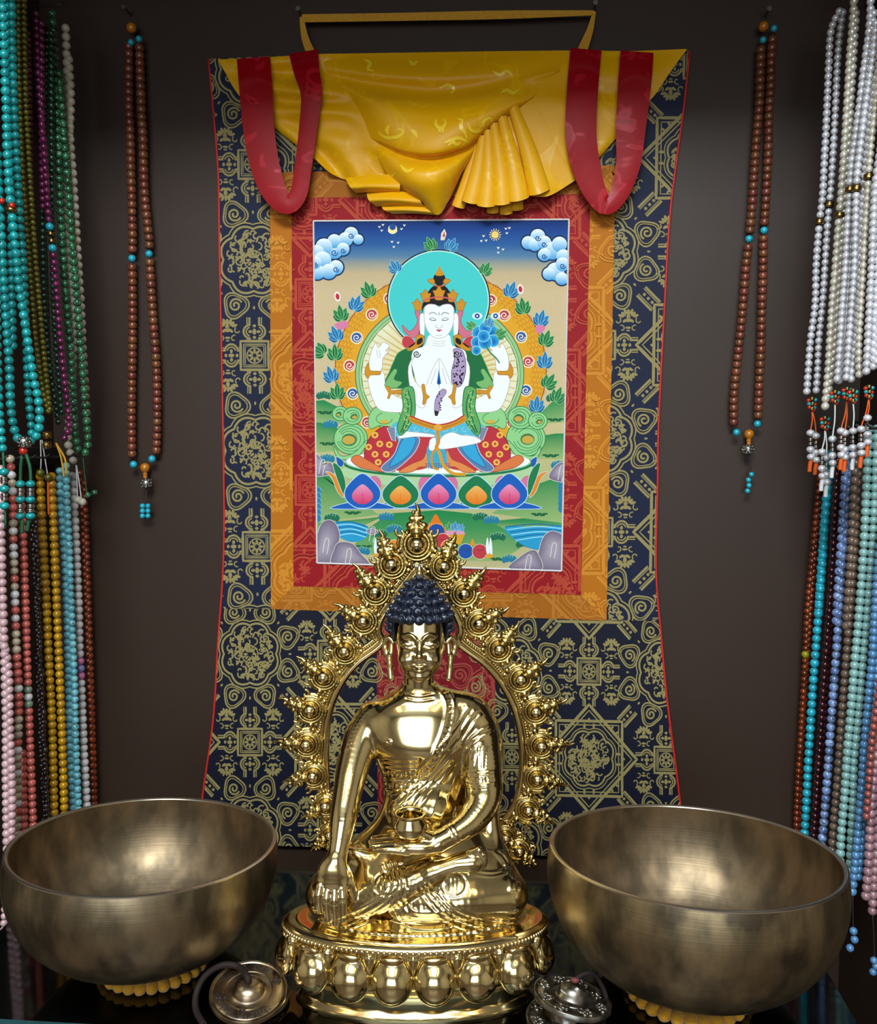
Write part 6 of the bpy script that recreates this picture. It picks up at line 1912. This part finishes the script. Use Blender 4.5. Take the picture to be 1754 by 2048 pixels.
mala('brown seed prayer beads with turquoise spacers on the wall right of the scroll',
     [[(1522, 92), (1520, 153), (1519, 197), (1516, 238), (1512, 287), (1508, 347), (1504, 415), (1499, 468)], [(1497, 488), (1492, 530), (1487, 596), (1482, 653), (1474, 727), (1468, 790), (1467, 852)],
      [(1545, 72), (1542, 131), (1541, 178), (1538, 219), (1537, 287), (1534, 355), (1531, 410), (1528, 452)], [(1527, 470), (1526, 540), (1524, 609), (1522, 691), (1519, 760), (1516, 838)]],
     [(1498, 478), (1528, 461), (1473, 865), (1515, 848)], (1498, 868), (1496, 899), [(1500, 910), (1502, 950)], [(1503, 949), (1497, 960), (1498, 971), (1495, 982)], (1527, 53), [(1526, 80), (1548, 57)])
for p, l in (((262, 30), 'small steel nail holding the brown prayer beads left of the scroll'), ((1529, 34), 'small steel nail holding the brown prayer beads right of the scroll')): nail(*p, l)

# ---- left wall, upper row
m_olive = bmat('olive glass', (104, 98, 16), .12, rnd=.15, coat=.5, var=.3, scale=150)
m_jade = bmat('green jade', (44, 104, 66), .18, veins=(150, 190, 160), vscale=130, vcut=(.60, .74), rnd=.35, coat=.5, var=.4, scale=120)
m_jaded = bmat('dark jade', (22, 62, 42), .18, veins=(70, 120, 90), vscale=160, vcut=(.60, .74), rnd=.25, coat=.5, var=.4, scale=120)
m_purple = bmat('purple agate', (116, 32, 78), .14, rnd=.2, coat=.5, var=.3, scale=120)
m_dred = bmat('dark garnet', (74, 18, 22), .12, rnd=.2, coat=.5, var=.3)
m_bone = bmat('bone', (214, 202, 182), .4, rnd=.06, var=.1, scale=90)
XU, XLO = -.452, -.478
n = necklace('turquoise necklace nearest the front of the left wall, red coral guru bead and tassels', [[(4, -30), (8, 100), (12, 205), (15, 317), (20, 388), (26, 448), (33, 520), (36, 560), (45, 617), (55, 678), (66, 751), (77, 803), (79, 848), (70, 880)],
     [(-6, 300), (0, 420), (6, 527), (14, 664), (19, 735), (22, 817), (30, 864), (40, 884)]], XU+.012, 18.5, m_turq, 'round', None, 17.2,
     accents=((0, 410, 'spacer', m_gold, 22, 'spacer_bead'),))
dangle(n, [(49, 884)], 'silver', m_silver, 30, 'guru_bead'); dangle(n, [(49, 884), (46, 902)], 'round', m_coral, 17, 'coral_bead')
dangle(n, [(24, 411), (4, 402)], 'round', m_coral, 12, 'coral_bead')
for x in (41, 61):
    cordpart(n, [(48 + (x-51)*.4, 908), (x, 945), (x, 1045)], m_wgreen, 7)
    dangle(n, [(x, 968), (x, 999), (x, 1032)], 'round', m_turq, 19, 'counter_bead', .8); dangle(n, [(x, 980), (x, 988), (x, 1012), (x, 1021)], 'spacer', m_silver, 15, 'spacer_bead')
cordpart(n, [(45, 1040), (44, 1066)], m_wgreen, 9); cordpart(n, [(58, 1040), (54, 1062)], m_wgreen, 8)
n = necklace('darker turquoise necklace hanging just behind the coral-tasselled one', [[(24, -30), (27, 150), (32, 270), (40, 430), (47, 520), (50, 600), (53, 700), (56, 780), (63, 864), (60, 890)], [(14, -30), (18, 200), (22, 400), (24, 540), (25, 640), (27, 700)]], XU-.004, 16.5, m_turq, 'round', None, 16.2)
n = necklace('turquoise necklace with silver-capped tassel at the very left edge', [[(-8, 420), (-6, 640), (-3, 780), (2, 860), (6, 905)], ], XU+.02, 17, m_turq, 'round')
dangle(n, [(8, 944), (9, 978), (9, 1012)], 'round', m_turq, 19, 'counter_bead', .85); dangle(n, [(8, 957), (8, 964), (9, 990), (9, 998)], 'spacer', m_silver, 13, 'spacer_bead'); cordpart(n, [(6, 905), (9, 960), (11, 1055)], m_wgreen, 5)
necklace('olive green glass necklace, left wall, next to the turquoise', [[(37, -30), (39, 150), (44, 300), (53, 440), (62, 560), (72, 680), (86, 780), (98, 828)], [(48, -30), (51, 180), (57, 300), (64, 420), (71, 520), (80, 620), (91, 740), (100, 824)]], XU-.008, 11.5, m_olive, 'round', None, 11.2)
necklace('dark red glass necklace behind the olive one on the left wall', [[(56, 60), (60, 250), (62, 450), (66, 610), (73, 700), (79, 775), (84, 850)]], XU-.016, 11.5, m_dred, 'round')
n = necklace('purple agate necklace with two pale blue beads and a charm, left wall', [[(72, 20), (79, 190), (88, 300), (97, 430), (103, 480), (110, 540), (119, 660), (129, 760), (137, 825), (137, 860), (126, 882)], [(83, 40), (84, 300), (86, 420)]], XU-.006, 14, m_purple, 'round', None, 14.0,
     accents=((0, 451, 'round', m_turqb, 16, 'blue_bead'), (0, 465, 'spacer', m_gold, 14, 'charm'), (0, 479, 'spacer', m_gold, 14, 'charm'), (0, 494, 'round', m_turqb, 16, 'blue_bead')))
cordpart(n, [(112, 886), (122, 915), (128, 955)], m_wyel, 4); cordpart(n, [(112, 886), (130, 918), (133, 950)], m_wyel, 4)
dangle(n, [(95, 870), (94, 890)], 'silver', m_gold, 20, 'guru_bead')
necklace('dark green jade necklace with small beads, left wall', [[(94, 60), (88, 300), (86, 440), (88, 560), (92, 640), (100, 730), (112, 810), (118, 850)], [(102, 60), (104, 400), (108, 620), (118, 760), (124, 830)]], XU-.014, 12.5, m_jaded, 'round')
n = necklace('green jade necklace with paired beads at its end, left wall', [[(105, 20), (113, 200), (118, 330), (121, 420), (126, 510), (133, 600), (141, 700), (146, 790), (150, 860), (157, 906)], [(118, 140), (127, 260), (135, 350), (141, 440), (147, 520), (156, 620), (164, 720), (171, 820), (176, 885), (168, 912)]], XU, 16, m_jade, 'round', None, 15.6)
dangle(n, [(176, 990), (189, 985)], 'round', m_jade, 12, 'end_bead'); cordpart(n, [(166, 915), (170, 955), (176, 990), (189, 985)], m_wgreen, 2)
n = necklace('white bone necklace with two white end beads, left wall beside the jade', [[(131, 48), (133, 100), (135, 180), (139, 260), (146, 350), (151, 430), (156, 520), (161, 600), (166, 700), (171, 790), (174, 850)], [(137, 110), (142, 210), (134, 330), (132, 430), (137, 510), (145, 620), (147, 700), (141, 800), (136, 880), (143, 912), (150, 928)]], XU-.010, 16.5, m_bone, 'round', None, 16.0)
cordpart(n, [(152, 930), (154, 965), (155, 996)], m_wwhite, 2.5); cordpart(n, [(153, 930), (159, 970), (163, 1000)], m_wwhite, 2.5)
dangle(n, [(156, 1000), (165, 1004)], 'round', m_bone, 16, 'end_bead')

# ---- left wall, lower row
m_rose = bmat('rose quartz', (206, 166, 168), .2, rnd=.08, coat=.4, var=.12, scale=80, sss=.15)
m_cry = bmat('rutilated quartz', (196, 176, 150), .12, rnd=.2, coat=.5, var=.35, scale=120)
m_salm = bmat('salmon quartz', (206, 98, 88), .2, rnd=.12, coat=.4, var=.2, scale=80, sss=.1)
m_moss = bmat('aventurine', (120, 138, 118), .25, coat=.3)
m_quartz = bmat('white quartz', (218, 210, 208), .2, rnd=.06, coat=.4, var=.08, sss=.15)
m_smoky = bmat('smoky quartz', (50, 34, 34), .08, rnd=.35, coat=.6, var=.4, scale=90)
m_yagate = bmat('yellow agate', (194, 138, 8), .16, rnd=.1, coat=.5, var=.22, scale=70, sss=.1)
m_rjasp = bmat('red jasper', (136, 56, 28), .22, rnd=.16, coat=.4, var=.3, scale=120)
m_pinkb = bmat('pink bead', (206, 120, 160), .25, coat=.3); m_blueb = bmat('lavender bead', (140, 140, 190), .25, coat=.3)
necklace('pale rose quartz necklace at the far left, lower row', [[(2, 930), (3, 1100), (8, 1280), (12, 1440), (12, 1560), (14, 1720)], [(-8, 1100), (-2, 1240), (16, 1330), (20, 1460), (24, 1600), (20, 1760)]], XLO+.012, 17, m_rose, 'round', None, 15.8)
necklace('salmon and clear quartz necklace of mixed beads, lower left row', [[(20, 910), (26, 990), (27, 1080), (30, 1200), (33, 1300), (38, 1400), (36, 1500), (36, 1600), (34, 1720)]], XLO+.008, 17, m_salm, 'round', None, 15.8, mats=[m_salm, m_cry, m_quartz, m_cry, m_salm])
necklace('salmon pink necklace with three green and white beads, lower left row', [[(40, 960), (47, 1090), (50, 1180), (53, 1280), (56, 1370), (60, 1480), (64, 1580), (68, 1700)], [(46, 1500), (48, 1600), (50, 1700)]], XLO+.004, 16, m_salm, 'round', None, 14.6,
         accents=((0, 1376, 'round', m_moss, 17, 'green_bead'), (0, 1392, 'round', m_quartz, 17, 'white_bead'), (0, 1407, 'round', m_moss, 17, 'green_bead')))
necklace('smoky dark quartz chip necklace, lower left row', [[(60, 980), (66, 1080), (72, 1200), (75, 1320), (80, 1440), (85, 1560), (90, 1690)], [(70, 1000), (74, 1100), (79, 1300), (86, 1440), (92, 1560), (96, 1680)]], XLO, 13, m_smoky, 'chip', None, 9.5, jitter=.3)
n = necklace('yellow agate necklace of two close strands, lower left row', [[(80, 945), (86, 1080), (92, 1180), (98, 1320), (104, 1440), (107, 1560), (110, 1690)], [(103, 945), (108, 1080), (113, 1200), (118, 1320), (123, 1440), (127, 1560), (130, 1680)]], XLO+.002, 17, m_yagate, 'round', None, 15.0)
cordpart(n, [(81, 880), (82, 920), (81, 945)], m_wwhite, 2.5); cordpart(n, [(84, 880), (92, 930), (96, 955)], m_wwhite, 2.5); dangle(n, [(97, 955), (81, 946)], 'round', m_olive, 16, 'end_bead')
cordpart(n, [(96, 960), (97, 1010), (98, 1030)], m_worange, 5)
necklace('pale turquoise necklace of two close strands, lower left row', [[(119, 935), (122, 1010), (128, 1090), (133, 1200), (136, 1300), (139, 1400), (141, 1500), (146, 1590), (152, 1690)], [(132, 925), (134, 1010), (138, 1090), (141, 1180), (145, 1280), (149, 1380), (151, 1480), (155, 1580), (160, 1680)]], XLO, 15.5, m_turqw, 'round', None, 14.2)
necklace('white quartz necklace with pink and lavender beads, lower left row', [[(145, 945), (150, 1040), (154, 1130), (157, 1200), (159, 1290), (163, 1380), (167, 1480), (171, 1560), (176, 1660)]], XLO-.002, 17, m_quartz, 'round', None, 14.8,
         accents=((0, 1327, 'round', m_pinkb, 17, 'pink_bead'), (0, 1341, 'round', m_blueb, 17, 'lavender_bead'), (0, 1356, 'round', m_pinkb, 17, 'pink_bead')))
necklace('red jasper necklace nearest the back wall, lower left row', [[(160, 940), (165, 1040), (169, 1130), (173, 1230), (177, 1330), (181, 1420), (184, 1520), (188, 1640)], [(168, 960), (172, 1060), (176, 1180), (180, 1300), (185, 1460), (190, 1640)]], XLO-.004, 13.5, m_rjasp, 'round', None, 13.2)

# ---- right wall, upper row of pearls
m_pearl = bmat('pearl', (240, 236, 240), .2, metal=.3, rnd=.08, coat=.8, spec=.8, var=.05)
m_pearlc = bmat('cream pearl', (242, 232, 212), .2, metal=.3, rnd=.08, coat=.8, spec=.8, var=.05)
XUR, XLR = .462, .486
def pearl_end(n, x, y, cord, tails):
    dangle(n, [(x, y-3), (x+1, y+7), (x, y+17)], 'spacer', m_gold, 12, 'guru_cap')
    dangle(n, [(x-7, y+1), (x+6, y+9), (x-5, y+15), (x+3, y+20)], 'round', m_coral, 8.5, 'coral_bead'); dangle(n, [(x+7, y), (x-6, y+8), (x+5, y+16)], 'round', m_turq, 8.5, 'turquoise_bead')
    for (a, b) in tails:
        cordpart(n, [(x, y+18), ((x+a)/2+2, (y+18+b)/2), (a, b), (a+1, b+52)], cord, 3)
        dangle(n, [(a, b), (a, b+33), (a+1, b+48)], 'round', m_pearl, 17, 'pearl_tail', .85); dangle(n, [(a, b+13), (a, b+21)], 'spacer', m_silver, 11, 'spacer_bead')
        cordpart(n, [(a+1, b+54), (a-1, b+66), (a-2, b+78)], cord, 9)
n = necklace('pearl necklace nearest the back wall, two strands with an orange cord, right wall', [[(1682, 16), (1662, 60), (1657, 137), (1654, 205), (1651, 273), (1648, 330), (1645, 390), (1638, 451), (1632, 533), (1630, 609), (1621, 678), (1616, 746), (1613, 790)], [(1686, 18), (1676, 109), (1671, 219), (1665, 328), (1660, 396), (1656, 437), (1651, 516), (1646, 596), (1638, 678), (1635, 746), (1632, 788)]], XUR-.006, 15.0, m_pearl, 'round', None, 14.0,
      accents=((0, 440, 'spacer', m_gold, 18, 'spacer_bead'), (1, 409, 'spacer', m_gold, 18, 'spacer_bead')))
pearl_end(n, 1624, 800, m_worange, ((1621, 866), (1632, 872)))
n = necklace('cream pearl necklace with white cord, second from the back wall, right wall', [[(1709, -20), (1706, 40), (1700, 109), (1696, 180), (1692, 246), (1687, 328), (1681, 410), (1676, 465), (1670, 547), (1665, 600), (1661, 664), (1657, 732), (1652, 790), (1650, 820)], [(1712, 20), (1704, 160), (1698, 280), (1690, 400), (1684, 480), (1676, 600), (1668, 700), (1655, 800)]], XUR, 16.5, m_pearlc, 'round', None, 14.6, accents=((0, 424, 'spacer', m_gold, 19, 'spacer_bead'),))
pearl_end(n, 1650, 838, m_wwhite, ((1644, 904), (1653, 916)))
n = necklace('white pearl necklace with one white cord, third from the back wall, right wall', [[(1742, -20), (1739, 55), (1728, 140), (1720, 205), (1710, 280), (1703, 328), (1698, 410), (1694, 470), (1691, 533), (1685, 609), (1680, 691), (1674, 765)], [(1748, 20), (1730, 180), (1712, 330), (1705, 450), (1697, 560), (1688, 680), (1678, 768)]], XUR+.002, 16.5, m_pearl, 'round', None, 14.4, accents=((0, 385, 'spacer', m_gold, 20, 'spacer_bead'),))
pearl_end(n, 1670, 786, m_wwhite, ((1665, 878),))
n = necklace('white pearl necklace with orange cord tassel, fourth from the back wall, right wall', [[(1752, 40), (1746, 110), (1734, 190), (1725, 260), (1714, 355), (1711, 450), (1709, 533), (1704, 600), (1698, 680), (1692, 762)], [(1750, 150), (1736, 280), (1726, 400), (1720, 520), (1714, 640), (1702, 765)]], XUR+.004, 16, m_pearl, 'round', None, 14.2, accents=((0, 372, 'spacer', m_gold, 20, 'spacer_bead'),))
pearl_end(n, 1694, 780, m_worange, ((1682, 862), (1690, 866)))
n = necklace('cream pearl necklace with paired white cord, fifth from the back wall, right wall', [[(1764, 60), (1752, 200), (1742, 290), (1735, 390), (1730, 470), (1727, 530), (1722, 609), (1718, 691), (1719, 756)]], XUR+.006, 16, m_pearlc, 'round', None, 14.2, accents=((0, 352, 'spacer', m_gold, 21, 'spacer_bead'),))
pearl_end(n, 1706, 784, m_wwhite, ((1706, 862),))
n = necklace('white pearl necklace with broad orange cord loops, near the right edge', [[(1768, 260), (1752, 360), (1747, 440), (1744, 516), (1740, 600), (1736, 680), (1732, 750)], [(1772, 360), (1760, 450), (1754, 560), (1749, 650), (1746, 740)]], XUR+.010, 17, m_pearl, 'round', None, 14.4)
pearl_end(n, 1738, 776, m_worange, ((1735, 836), (1722, 858)))
necklace('white pearl necklace cut off by the right edge of the view', [[(1768, -10), (1764, 200), (1762, 400), (1760, 600), (1752, 730)]], XUR+.012, 17, m_pearl, 'round', None, 14.4)

# ---- right wall, lower row
m_carn = bmat('carnelian', (128, 52, 22), .14, rnd=.3, coat=.5, var=.3, scale=90)
m_garn = bmat('garnet', (64, 20, 28), .1, rnd=.25, coat=.6, var=.3)
m_sod = bmat('sodalite', (146, 166, 202), .2, col2=(84, 110, 164), veins=(40, 46, 70), vscale=240, vcut=(.58, .66), rnd=.3, coat=.4, scale=120)
m_taupe = bmat('taupe jasper', (126, 102, 86), .28, rnd=.12, coat=.3, var=.2, scale=90)
m_aqua = bmat('aquamarine', (142, 184, 178), .16, rnd=.06, coat=.5, var=.1, sss=.15)
m_blue = bmat('blue chalcedony', (92, 142, 186), .16, rnd=.08, coat=.5, var=.12, sss=.1)
m_straw = bmat('strawberry quartz', (166, 122, 126), .16, rnd=.16, coat=.5, var=.25, scale=80)
m_redq = bmat('red quartz', (150, 74, 66), .2, rnd=.1, coat=.4)
m_yellb = bmat('yellow green bead', (150, 140, 22), .2, coat=.4)
necklace('carnelian necklace with one yellow bead nearest the back wall, lower right row', [[(1645, 900), (1637, 980), (1630, 1060), (1622, 1140), (1615, 1220), (1611, 1306), (1606, 1400), (1600, 1500), (1595, 1580), (1592, 1680)], [(1640, 1000), (1632, 1080), (1618, 1260), (1611, 1380), (1602, 1520), (1598, 1680)]], XLR-.004, 13, m_carn, 'round', None, 12.4, accents=((0, 1306, 'round', m_yellb, 16, 'yellow_bead'),))
necklace('bright blue turquoise necklace, lower right row', [[(1662, 900), (1656, 970), (1650, 1040), (1645, 1120), (1638, 1210), (1632, 1290), (1626, 1370), (1621, 1450), (1616, 1530), (1613, 1600), (1608, 1690)], [(1666, 920), (1652, 1000), (1646, 1080), (1640, 1170), (1637, 1230)]], XLR, 18, m_turqb, 'round', None, 16.6)
necklace('dark garnet necklace, lower right row', [[(1676, 900), (1671, 1000), (1666, 1100), (1660, 1200), (1652, 1300), (1645, 1400), (1640, 1480), (1634, 1570), (1626, 1690)], [(1686, 920), (1680, 1010), (1673, 1100), (1665, 1210), (1655, 1320), (1648, 1440), (1638, 1560), (1630, 1690)]], XLR+.001, 13.5, m_garn, 'round', None, 13.4)
necklace('blue and white sodalite necklace, lower right row', [[(1702, 890), (1697, 980), (1692, 1060), (1684, 1140), (1679, 1220), (1673, 1300), (1667, 1380), (1661, 1460), (1655, 1550), (1648, 1640), (1640, 1730)], [(1694, 900), (1688, 1000), (1682, 1090), (1676, 1180), (1672, 1250)]], XLR+.003, 18, m_sod, 'round', None, 16.4)
necklace('taupe brown jasper necklace, lower right row', [[(1724, 890), (1718, 980), (1713, 1060), (1707, 1140), (1701, 1220), (1694, 1310), (1687, 1400), (1682, 1470), (1676, 1560), (1669, 1640), (1662, 1740)], [(1714, 900), (1708, 1000), (1703, 1090), (1697, 1190), (1692, 1260)]], XLR+.005, 18, m_taupe, 'round', None, 16.6)
necklace('pale aquamarine necklace of two close strands, lower right row', [[(1738, 850), (1734, 950), (1730, 1050), (1724, 1150), (1717, 1240), (1709, 1330), (1702, 1420), (1695, 1500), (1690, 1580), (1683, 1660), (1678, 1760)], [(1754, 850), (1750, 960), (1746, 1060), (1739, 1160), (1732, 1250), (1724, 1340), (1717, 1430), (1708, 1520), (1706, 1600), (1702, 1690), (1698, 1780)]], XLR+.008, 18.5, m_aqua, 'round', None, 16.2)
n = necklace('sky blue chalcedony necklace with small end beads, lower right row', [[(1768, 1040), (1756, 1130), (1750, 1220), (1745, 1310), (1737, 1400), (1729, 1490), (1724, 1570), (1717, 1650), (1711, 1720), (1704, 1790)], [(1770, 1180), (1758, 1280), (1750, 1380), (1738, 1500), (1732, 1600), (1724, 1690), (1716, 1760)]], XLR+.012, 17.5, m_blue, 'round', None, 15.2)
cordpart(n, [(1706, 1790), (1706, 1830), (1707, 1880)], m_wdark, 2); dangle(n, [(1707, 1862), (1709, 1879), (1700, 1896)], 'round', m_blue, 16, 'end_bead')
n = necklace('rosy strawberry quartz necklace in the right lower corner', [[(1766, 1400), (1756, 1480), (1748, 1560), (1741, 1640), (1737, 1720), (1731, 1800)], [(1770, 1500), (1762, 1580), (1754, 1680), (1748, 1760), (1744, 1830)]], XLR+.014, 18.5, m_straw, 'round', None, 17)
cordpart(n, [(1745, 1830), (1748, 1880), (1750, 1950)], m_wdark, 2); dangle(n, [(1748, 1921), (1752, 1932), (1746, 1944)], 'round', m_blue, 15, 'end_bead')
necklace('red quartz necklace behind the rosy one at the right edge', [[(1762, 1340), (1752, 1420), (1744, 1480), (1738, 1560), (1732, 1640)]], XLR+.006, 15, m_redq, 'round')
# pale tail beads of a necklace at the lower left corner
n = necklace('pale quartz end beads on a dark cord, lower left corner beside the glass', [[(14, 1700), (10, 1800), (6, 1880)]], XLO+.016, 14, m_rose, 'round')
cordpart(n, [(6, 1880), (14, 1925), (24, 1950), (32, 1990), (36, 2010)], m_wdark, 2); dangle(n, [(20, 1938), (39, 1936)], 'round', m_quartz, 17, 'end_bead'); dangle(n, [(26, 1974), (36, 1981), (28, 2000), (38, 2006)], 'round', m_smoky, 10, 'end_bead')
# ---- rails with steel pins that carry the strings
m_rail = bmat('rail paint', (30, 22, 20), .5)
def rail(label, X, sgn, py, ys):
    z = float(at(877, py, -.1)[2])
    t = thing('peg_rail', label, 'rail', (X, -.1, z))
    w = abs(X) - .455
    link('rail_board', box_me('rail_board', (min(0, -sgn*.012), -.16, -.012), (max(0, -sgn*.012), .09, .012), .002), m_rail, t)
    for y in ys:
        bm = bmesh.new(); tube_me('pin', [(-sgn*.01, y+.1, 0), (-sgn*(w-.012), y+.1, 0), (-sgn*(w-.006), y+.1, .004)], .0013, 8, bm=bm)
        link('pin', bm_me('pin', bm), m_rail, t)
rail('dark peg rail high on the left alcove wall', XL, -1, -40, [-.24, -.2, -.16, -.12, -.08])
rail('dark peg rail half way down the left alcove wall', XL, -1, 915, [-.24, -.21, -.18, -.15, -.12, -.09, -.07])
rail('dark peg rail high on the right alcove wall', XR, 1, -40, [-.24, -.2, -.16, -.12, -.08])
rail('dark peg rail half way down the right alcove wall', XR, 1, 860, [-.24, -.21, -.18, -.15, -.12, -.09, -.07])
# ------------------------------------------------------------------ hand cymbals (tingsha) in front of the statue
m_cym = mat('aged bronze', (176, 156, 130), .30, metal=1.0, var=.35, scale=60, rvar=.08)
m_cym2 = mat('silvered bronze', (150, 144, 136), .32, metal=1.0, var=.45, scale=90, rvar=.08)
m_pat = mat('dark patina', (58, 48, 42), .5, metal=.6)
m_leath = mat('brown leather cord', (36, 25, 23), .7, spec=.2, var=.2)
def cym_profile(Rr, dome, hd, th=.0034):
    pr = [(dome*.02, hd), (dome*.25, hd*.985), (dome*.45, hd*.93), (dome*.65, hd*.82), (dome*.80, hd*.65), (dome*.91, hd*.42), (dome*.98, hd*.16), (dome*1.04, .0012), (dome*1.12, .0006), (dome*1.40, .0006), (dome*1.43, .0000), (dome*1.47, .0006), (Rr*.87, .0010), (Rr*.90, .0004), (Rr*.93, .0012), (Rr*.985, .0014), (Rr, .0006), (Rr, -th+.0006), (Rr*.98, -th), (dome*1.05, -th+.0004), (dome*.8, hd*.5-th), (dome*.02, hd-th)]
    return pr
def cymbal(label, C, n, Rr, dome, hd, m, spin=0.0):
    t = thing('hand_cymbal', label, 'cymbal', C, 0, None)
    t.rotation_mode = 'QUATERNION'
    q = Vector((0, 0, 1)).rotation_difference(Vector(n).normalized())
    t.rotation_quaternion = q @ Matrix.Rotation(spin, 3, 'Z').to_quaternion()
    link('disc', lathe_me('cymbal_disc', cym_profile(Rr, dome, hd), 96, closed=True, angle=R(35)), m, t)
    return t
RC = .0336
CA = (-.1254, -.4674, .9219)
tA = cymbal('bronze hand cymbal with raised script and a plain dome, left of the statue base', CA, (math.sin(R(6.03)), -math.sin(R(13.62)), 1), RC, .0142, .0098, m_cym, PSI)
def glyph(chs, size, off):
    c = bpy.data.curves.new('script', 'FONT'); c.body = chs; c.size = size
    c.fill_mode = 'NONE'; c.bevel_depth = .00030; c.bevel_resolution = 1; c.resolution_u = 3
    o = bpy.data.objects.new('script', c); COL.objects.link(o)
    bpy.context.view_layer.update()
    me = bpy.data.meshes.new_from_object(o.evaluated_get(bpy.context.evaluated_depsgraph_get()))
    bpy.data.objects.remove(o, do_unlink=True); bpy.data.curves.remove(c)
    return me
# letters and their widths in units of the letter size, laid along the lower rim with their heads towards the dome
LET = [('\u0928', .57), ('\u092e', .61), ('\u0903', .30), (' ', .22), ('\u093f', .27), ('\u0936', .69), ('\u0935', .57), ('\u093e', .27), ('\u092f', .59), ('\u0903', .30)]
size = .0112
def place_letter(ch, ang, rad, sz, name='raised_script'):
    """ang: direction from the centre, 0 = towards +x, -90 degrees = lower rim"""
    me = glyph(ch, sz, 0)
    v = np.zeros(len(me.vertices)*3); me.vertices.foreach_get('co', v); v = v.reshape(-1, 3)
    if len(v) == 0: return
    v[:, 1] -= .31*sz
    th = ang + math.pi/2
    # bend the letter round the rim
    a = ang + v[:, 0]/rad
    rr = rad - v[:, 1]
    w = np.stack([rr*np.cos(a), rr*np.sin(a), v[:, 2] + .0010], -1)
    me.vertices.foreach_set('co', w.ravel()); me.update()
    shade(me, True)
    link(name, me, m_pat, tA)
tot = sum(w for _, w in LET)*size
rad = .0262
ang = -math.pi/2 - tot/rad/2 + .02
for c_, w in LET:
    if c_ != ' ': place_letter(c_, ang, rad, size)
    ang += w*size/rad
place_letter('\u0950', R(-168), rad, .0112); place_letter('\u0950', R(18), rad, .0112)
place_letter('\u0928', R(60), rad, .0092); place_letter('\u092e', R(82), rad, .0092); place_letter('\u0935', R(105), rad, .0092)
# its partner underneath, and the leather cord
tB = cymbal('bronze hand cymbal lying under the one with raised script', (-.1285, -.4480, GZ+.0042), (0, 0, 1), RC, .0142, .0070, m_cym)
tc_ = thing('leather_cord', 'dark leather cord looping from the scripted cymbal on the left', 'cord', CA)
nA = np.array((math.sin(R(6.03)), -math.sin(R(13.62)), 1)); nA /= np.linalg.norm(nA)
p0 = np.array(CA) + nA*.0098
pts = [p0 - nA*.001, p0 + nA*.004 + (-.002, .002, 0), atz(478, 1934, .934), atz(446, 1930, .935), atz(412, 1950, .927), atz(393, 1985, .915), atz(392, 2020, .9075), atz(408, 2050, .906)]
link('cord', tube_me('cord', catmull(np.array(pts), 50)-np.array(CA), .0028, 10), m_leath, tc_)
# right pair
CR = (0.1551, -.4554, .9248)
nR = (math.sin(R(9.23)), -math.sin(R(-5.0)), 1)
tC = cymbal('silvery hand cymbal with raised lucky symbols and swirling dome, tilted on its twin', CR, nR, RC, .0135, .0125, m_cym2, PSI)
bm = bmesh.new()
dome, hd = .0135, .0125
def dome_z(r):
    pr = np.array(cym_profile(RC, dome, hd)[:18]); return float(np.interp(r, pr[:, 0], pr[:, 1]))
for k in range(3):
    for j in range(5):
        t = np.linspace(0, 1, 12)
        rr = dome*(.30 + .62*t); aa = k*2.094 + .14*j + 1.5*t*t
        sw = 1 - .0*j
        P = [(r*math.cos(a), r*math.sin(a), dome_z(r)+.0002) for r, a in zip(rr, aa)]
        tube_me('swirl', P, .00055, 5, bm=bm)
o = link('swirl_relief', bm_me('swirl_relief', bm), m_cym2, tC)
rq = random.Random(4)
rl = bmesh.new()
for k in range(8):
    a = k*math.pi/4 + .3; c = .0252
    ux, uy = math.cos(a), math.sin(a)
    for j in range(9):
        q = rq.uniform(-.0055, .0055); s = rq.uniform(-.0042, .0042)
        x, y = ux*(c+s) - uy*q, uy*(c+s) + ux*q
        sphere_bm(rl, (x, y, .0009), rq.uniform(.0010, .0020), 8, 6, (1.2, 1, .7))
    for j in range(4):
        q = rq.uniform(-.004, .004); s = rq.uniform(-.003, .003)
        x, y = ux*(c+s) - uy*q, uy*(c+s) + ux*q; b = rq.uniform(0, 6)
        tube_me('curl', [(x+.0030*math.cos(t+b), y+.0030*math.sin(t+b), .0012) for t in np.linspace(0, 4.5, 9)], .0006, 5, bm=rl)
sym_me = bm_me('symbol_relief', rl)
link('symbol_relief', sym_me, m_cym2, tC)
tD = cymbal('silvery hand cymbal lying flat beneath the tilted one, right of the statue base', (0.1493, -.4605, .9098), (.0, .0, 1), RC, .0135, .0095, m_cym2)
link('symbol_relief', sym_me, None, tD)
te = thing('leather_cord', 'dark leather cord with a red knot on the silvery cymbals at the right', 'cord', CR)
nn = np.array(nR)/np.linalg.norm(nR); pk = np.array(CR) + nn*(hd)
link('knot', sphere_me('knot', .0030, 12, 8, (1.3, 1, .8)), mat('red brown knot', (96, 40, 34), .7), te, tuple(pk + nn*.0018 - np.array(CR)))
pts = [pk + nn*.002, pk + nn*.0045 + (.006, .004, 0), pk + nn*.003 + (.016, .009, 0), pk + (.023, .010, -.006), pk + (.0275, .008, -.016), pk + (.030, .004, -.0305)]
link('cord', tube_me('cord', catmull(np.array(pts), 40)-np.array(CR), .0020, 10), m_leath, te)
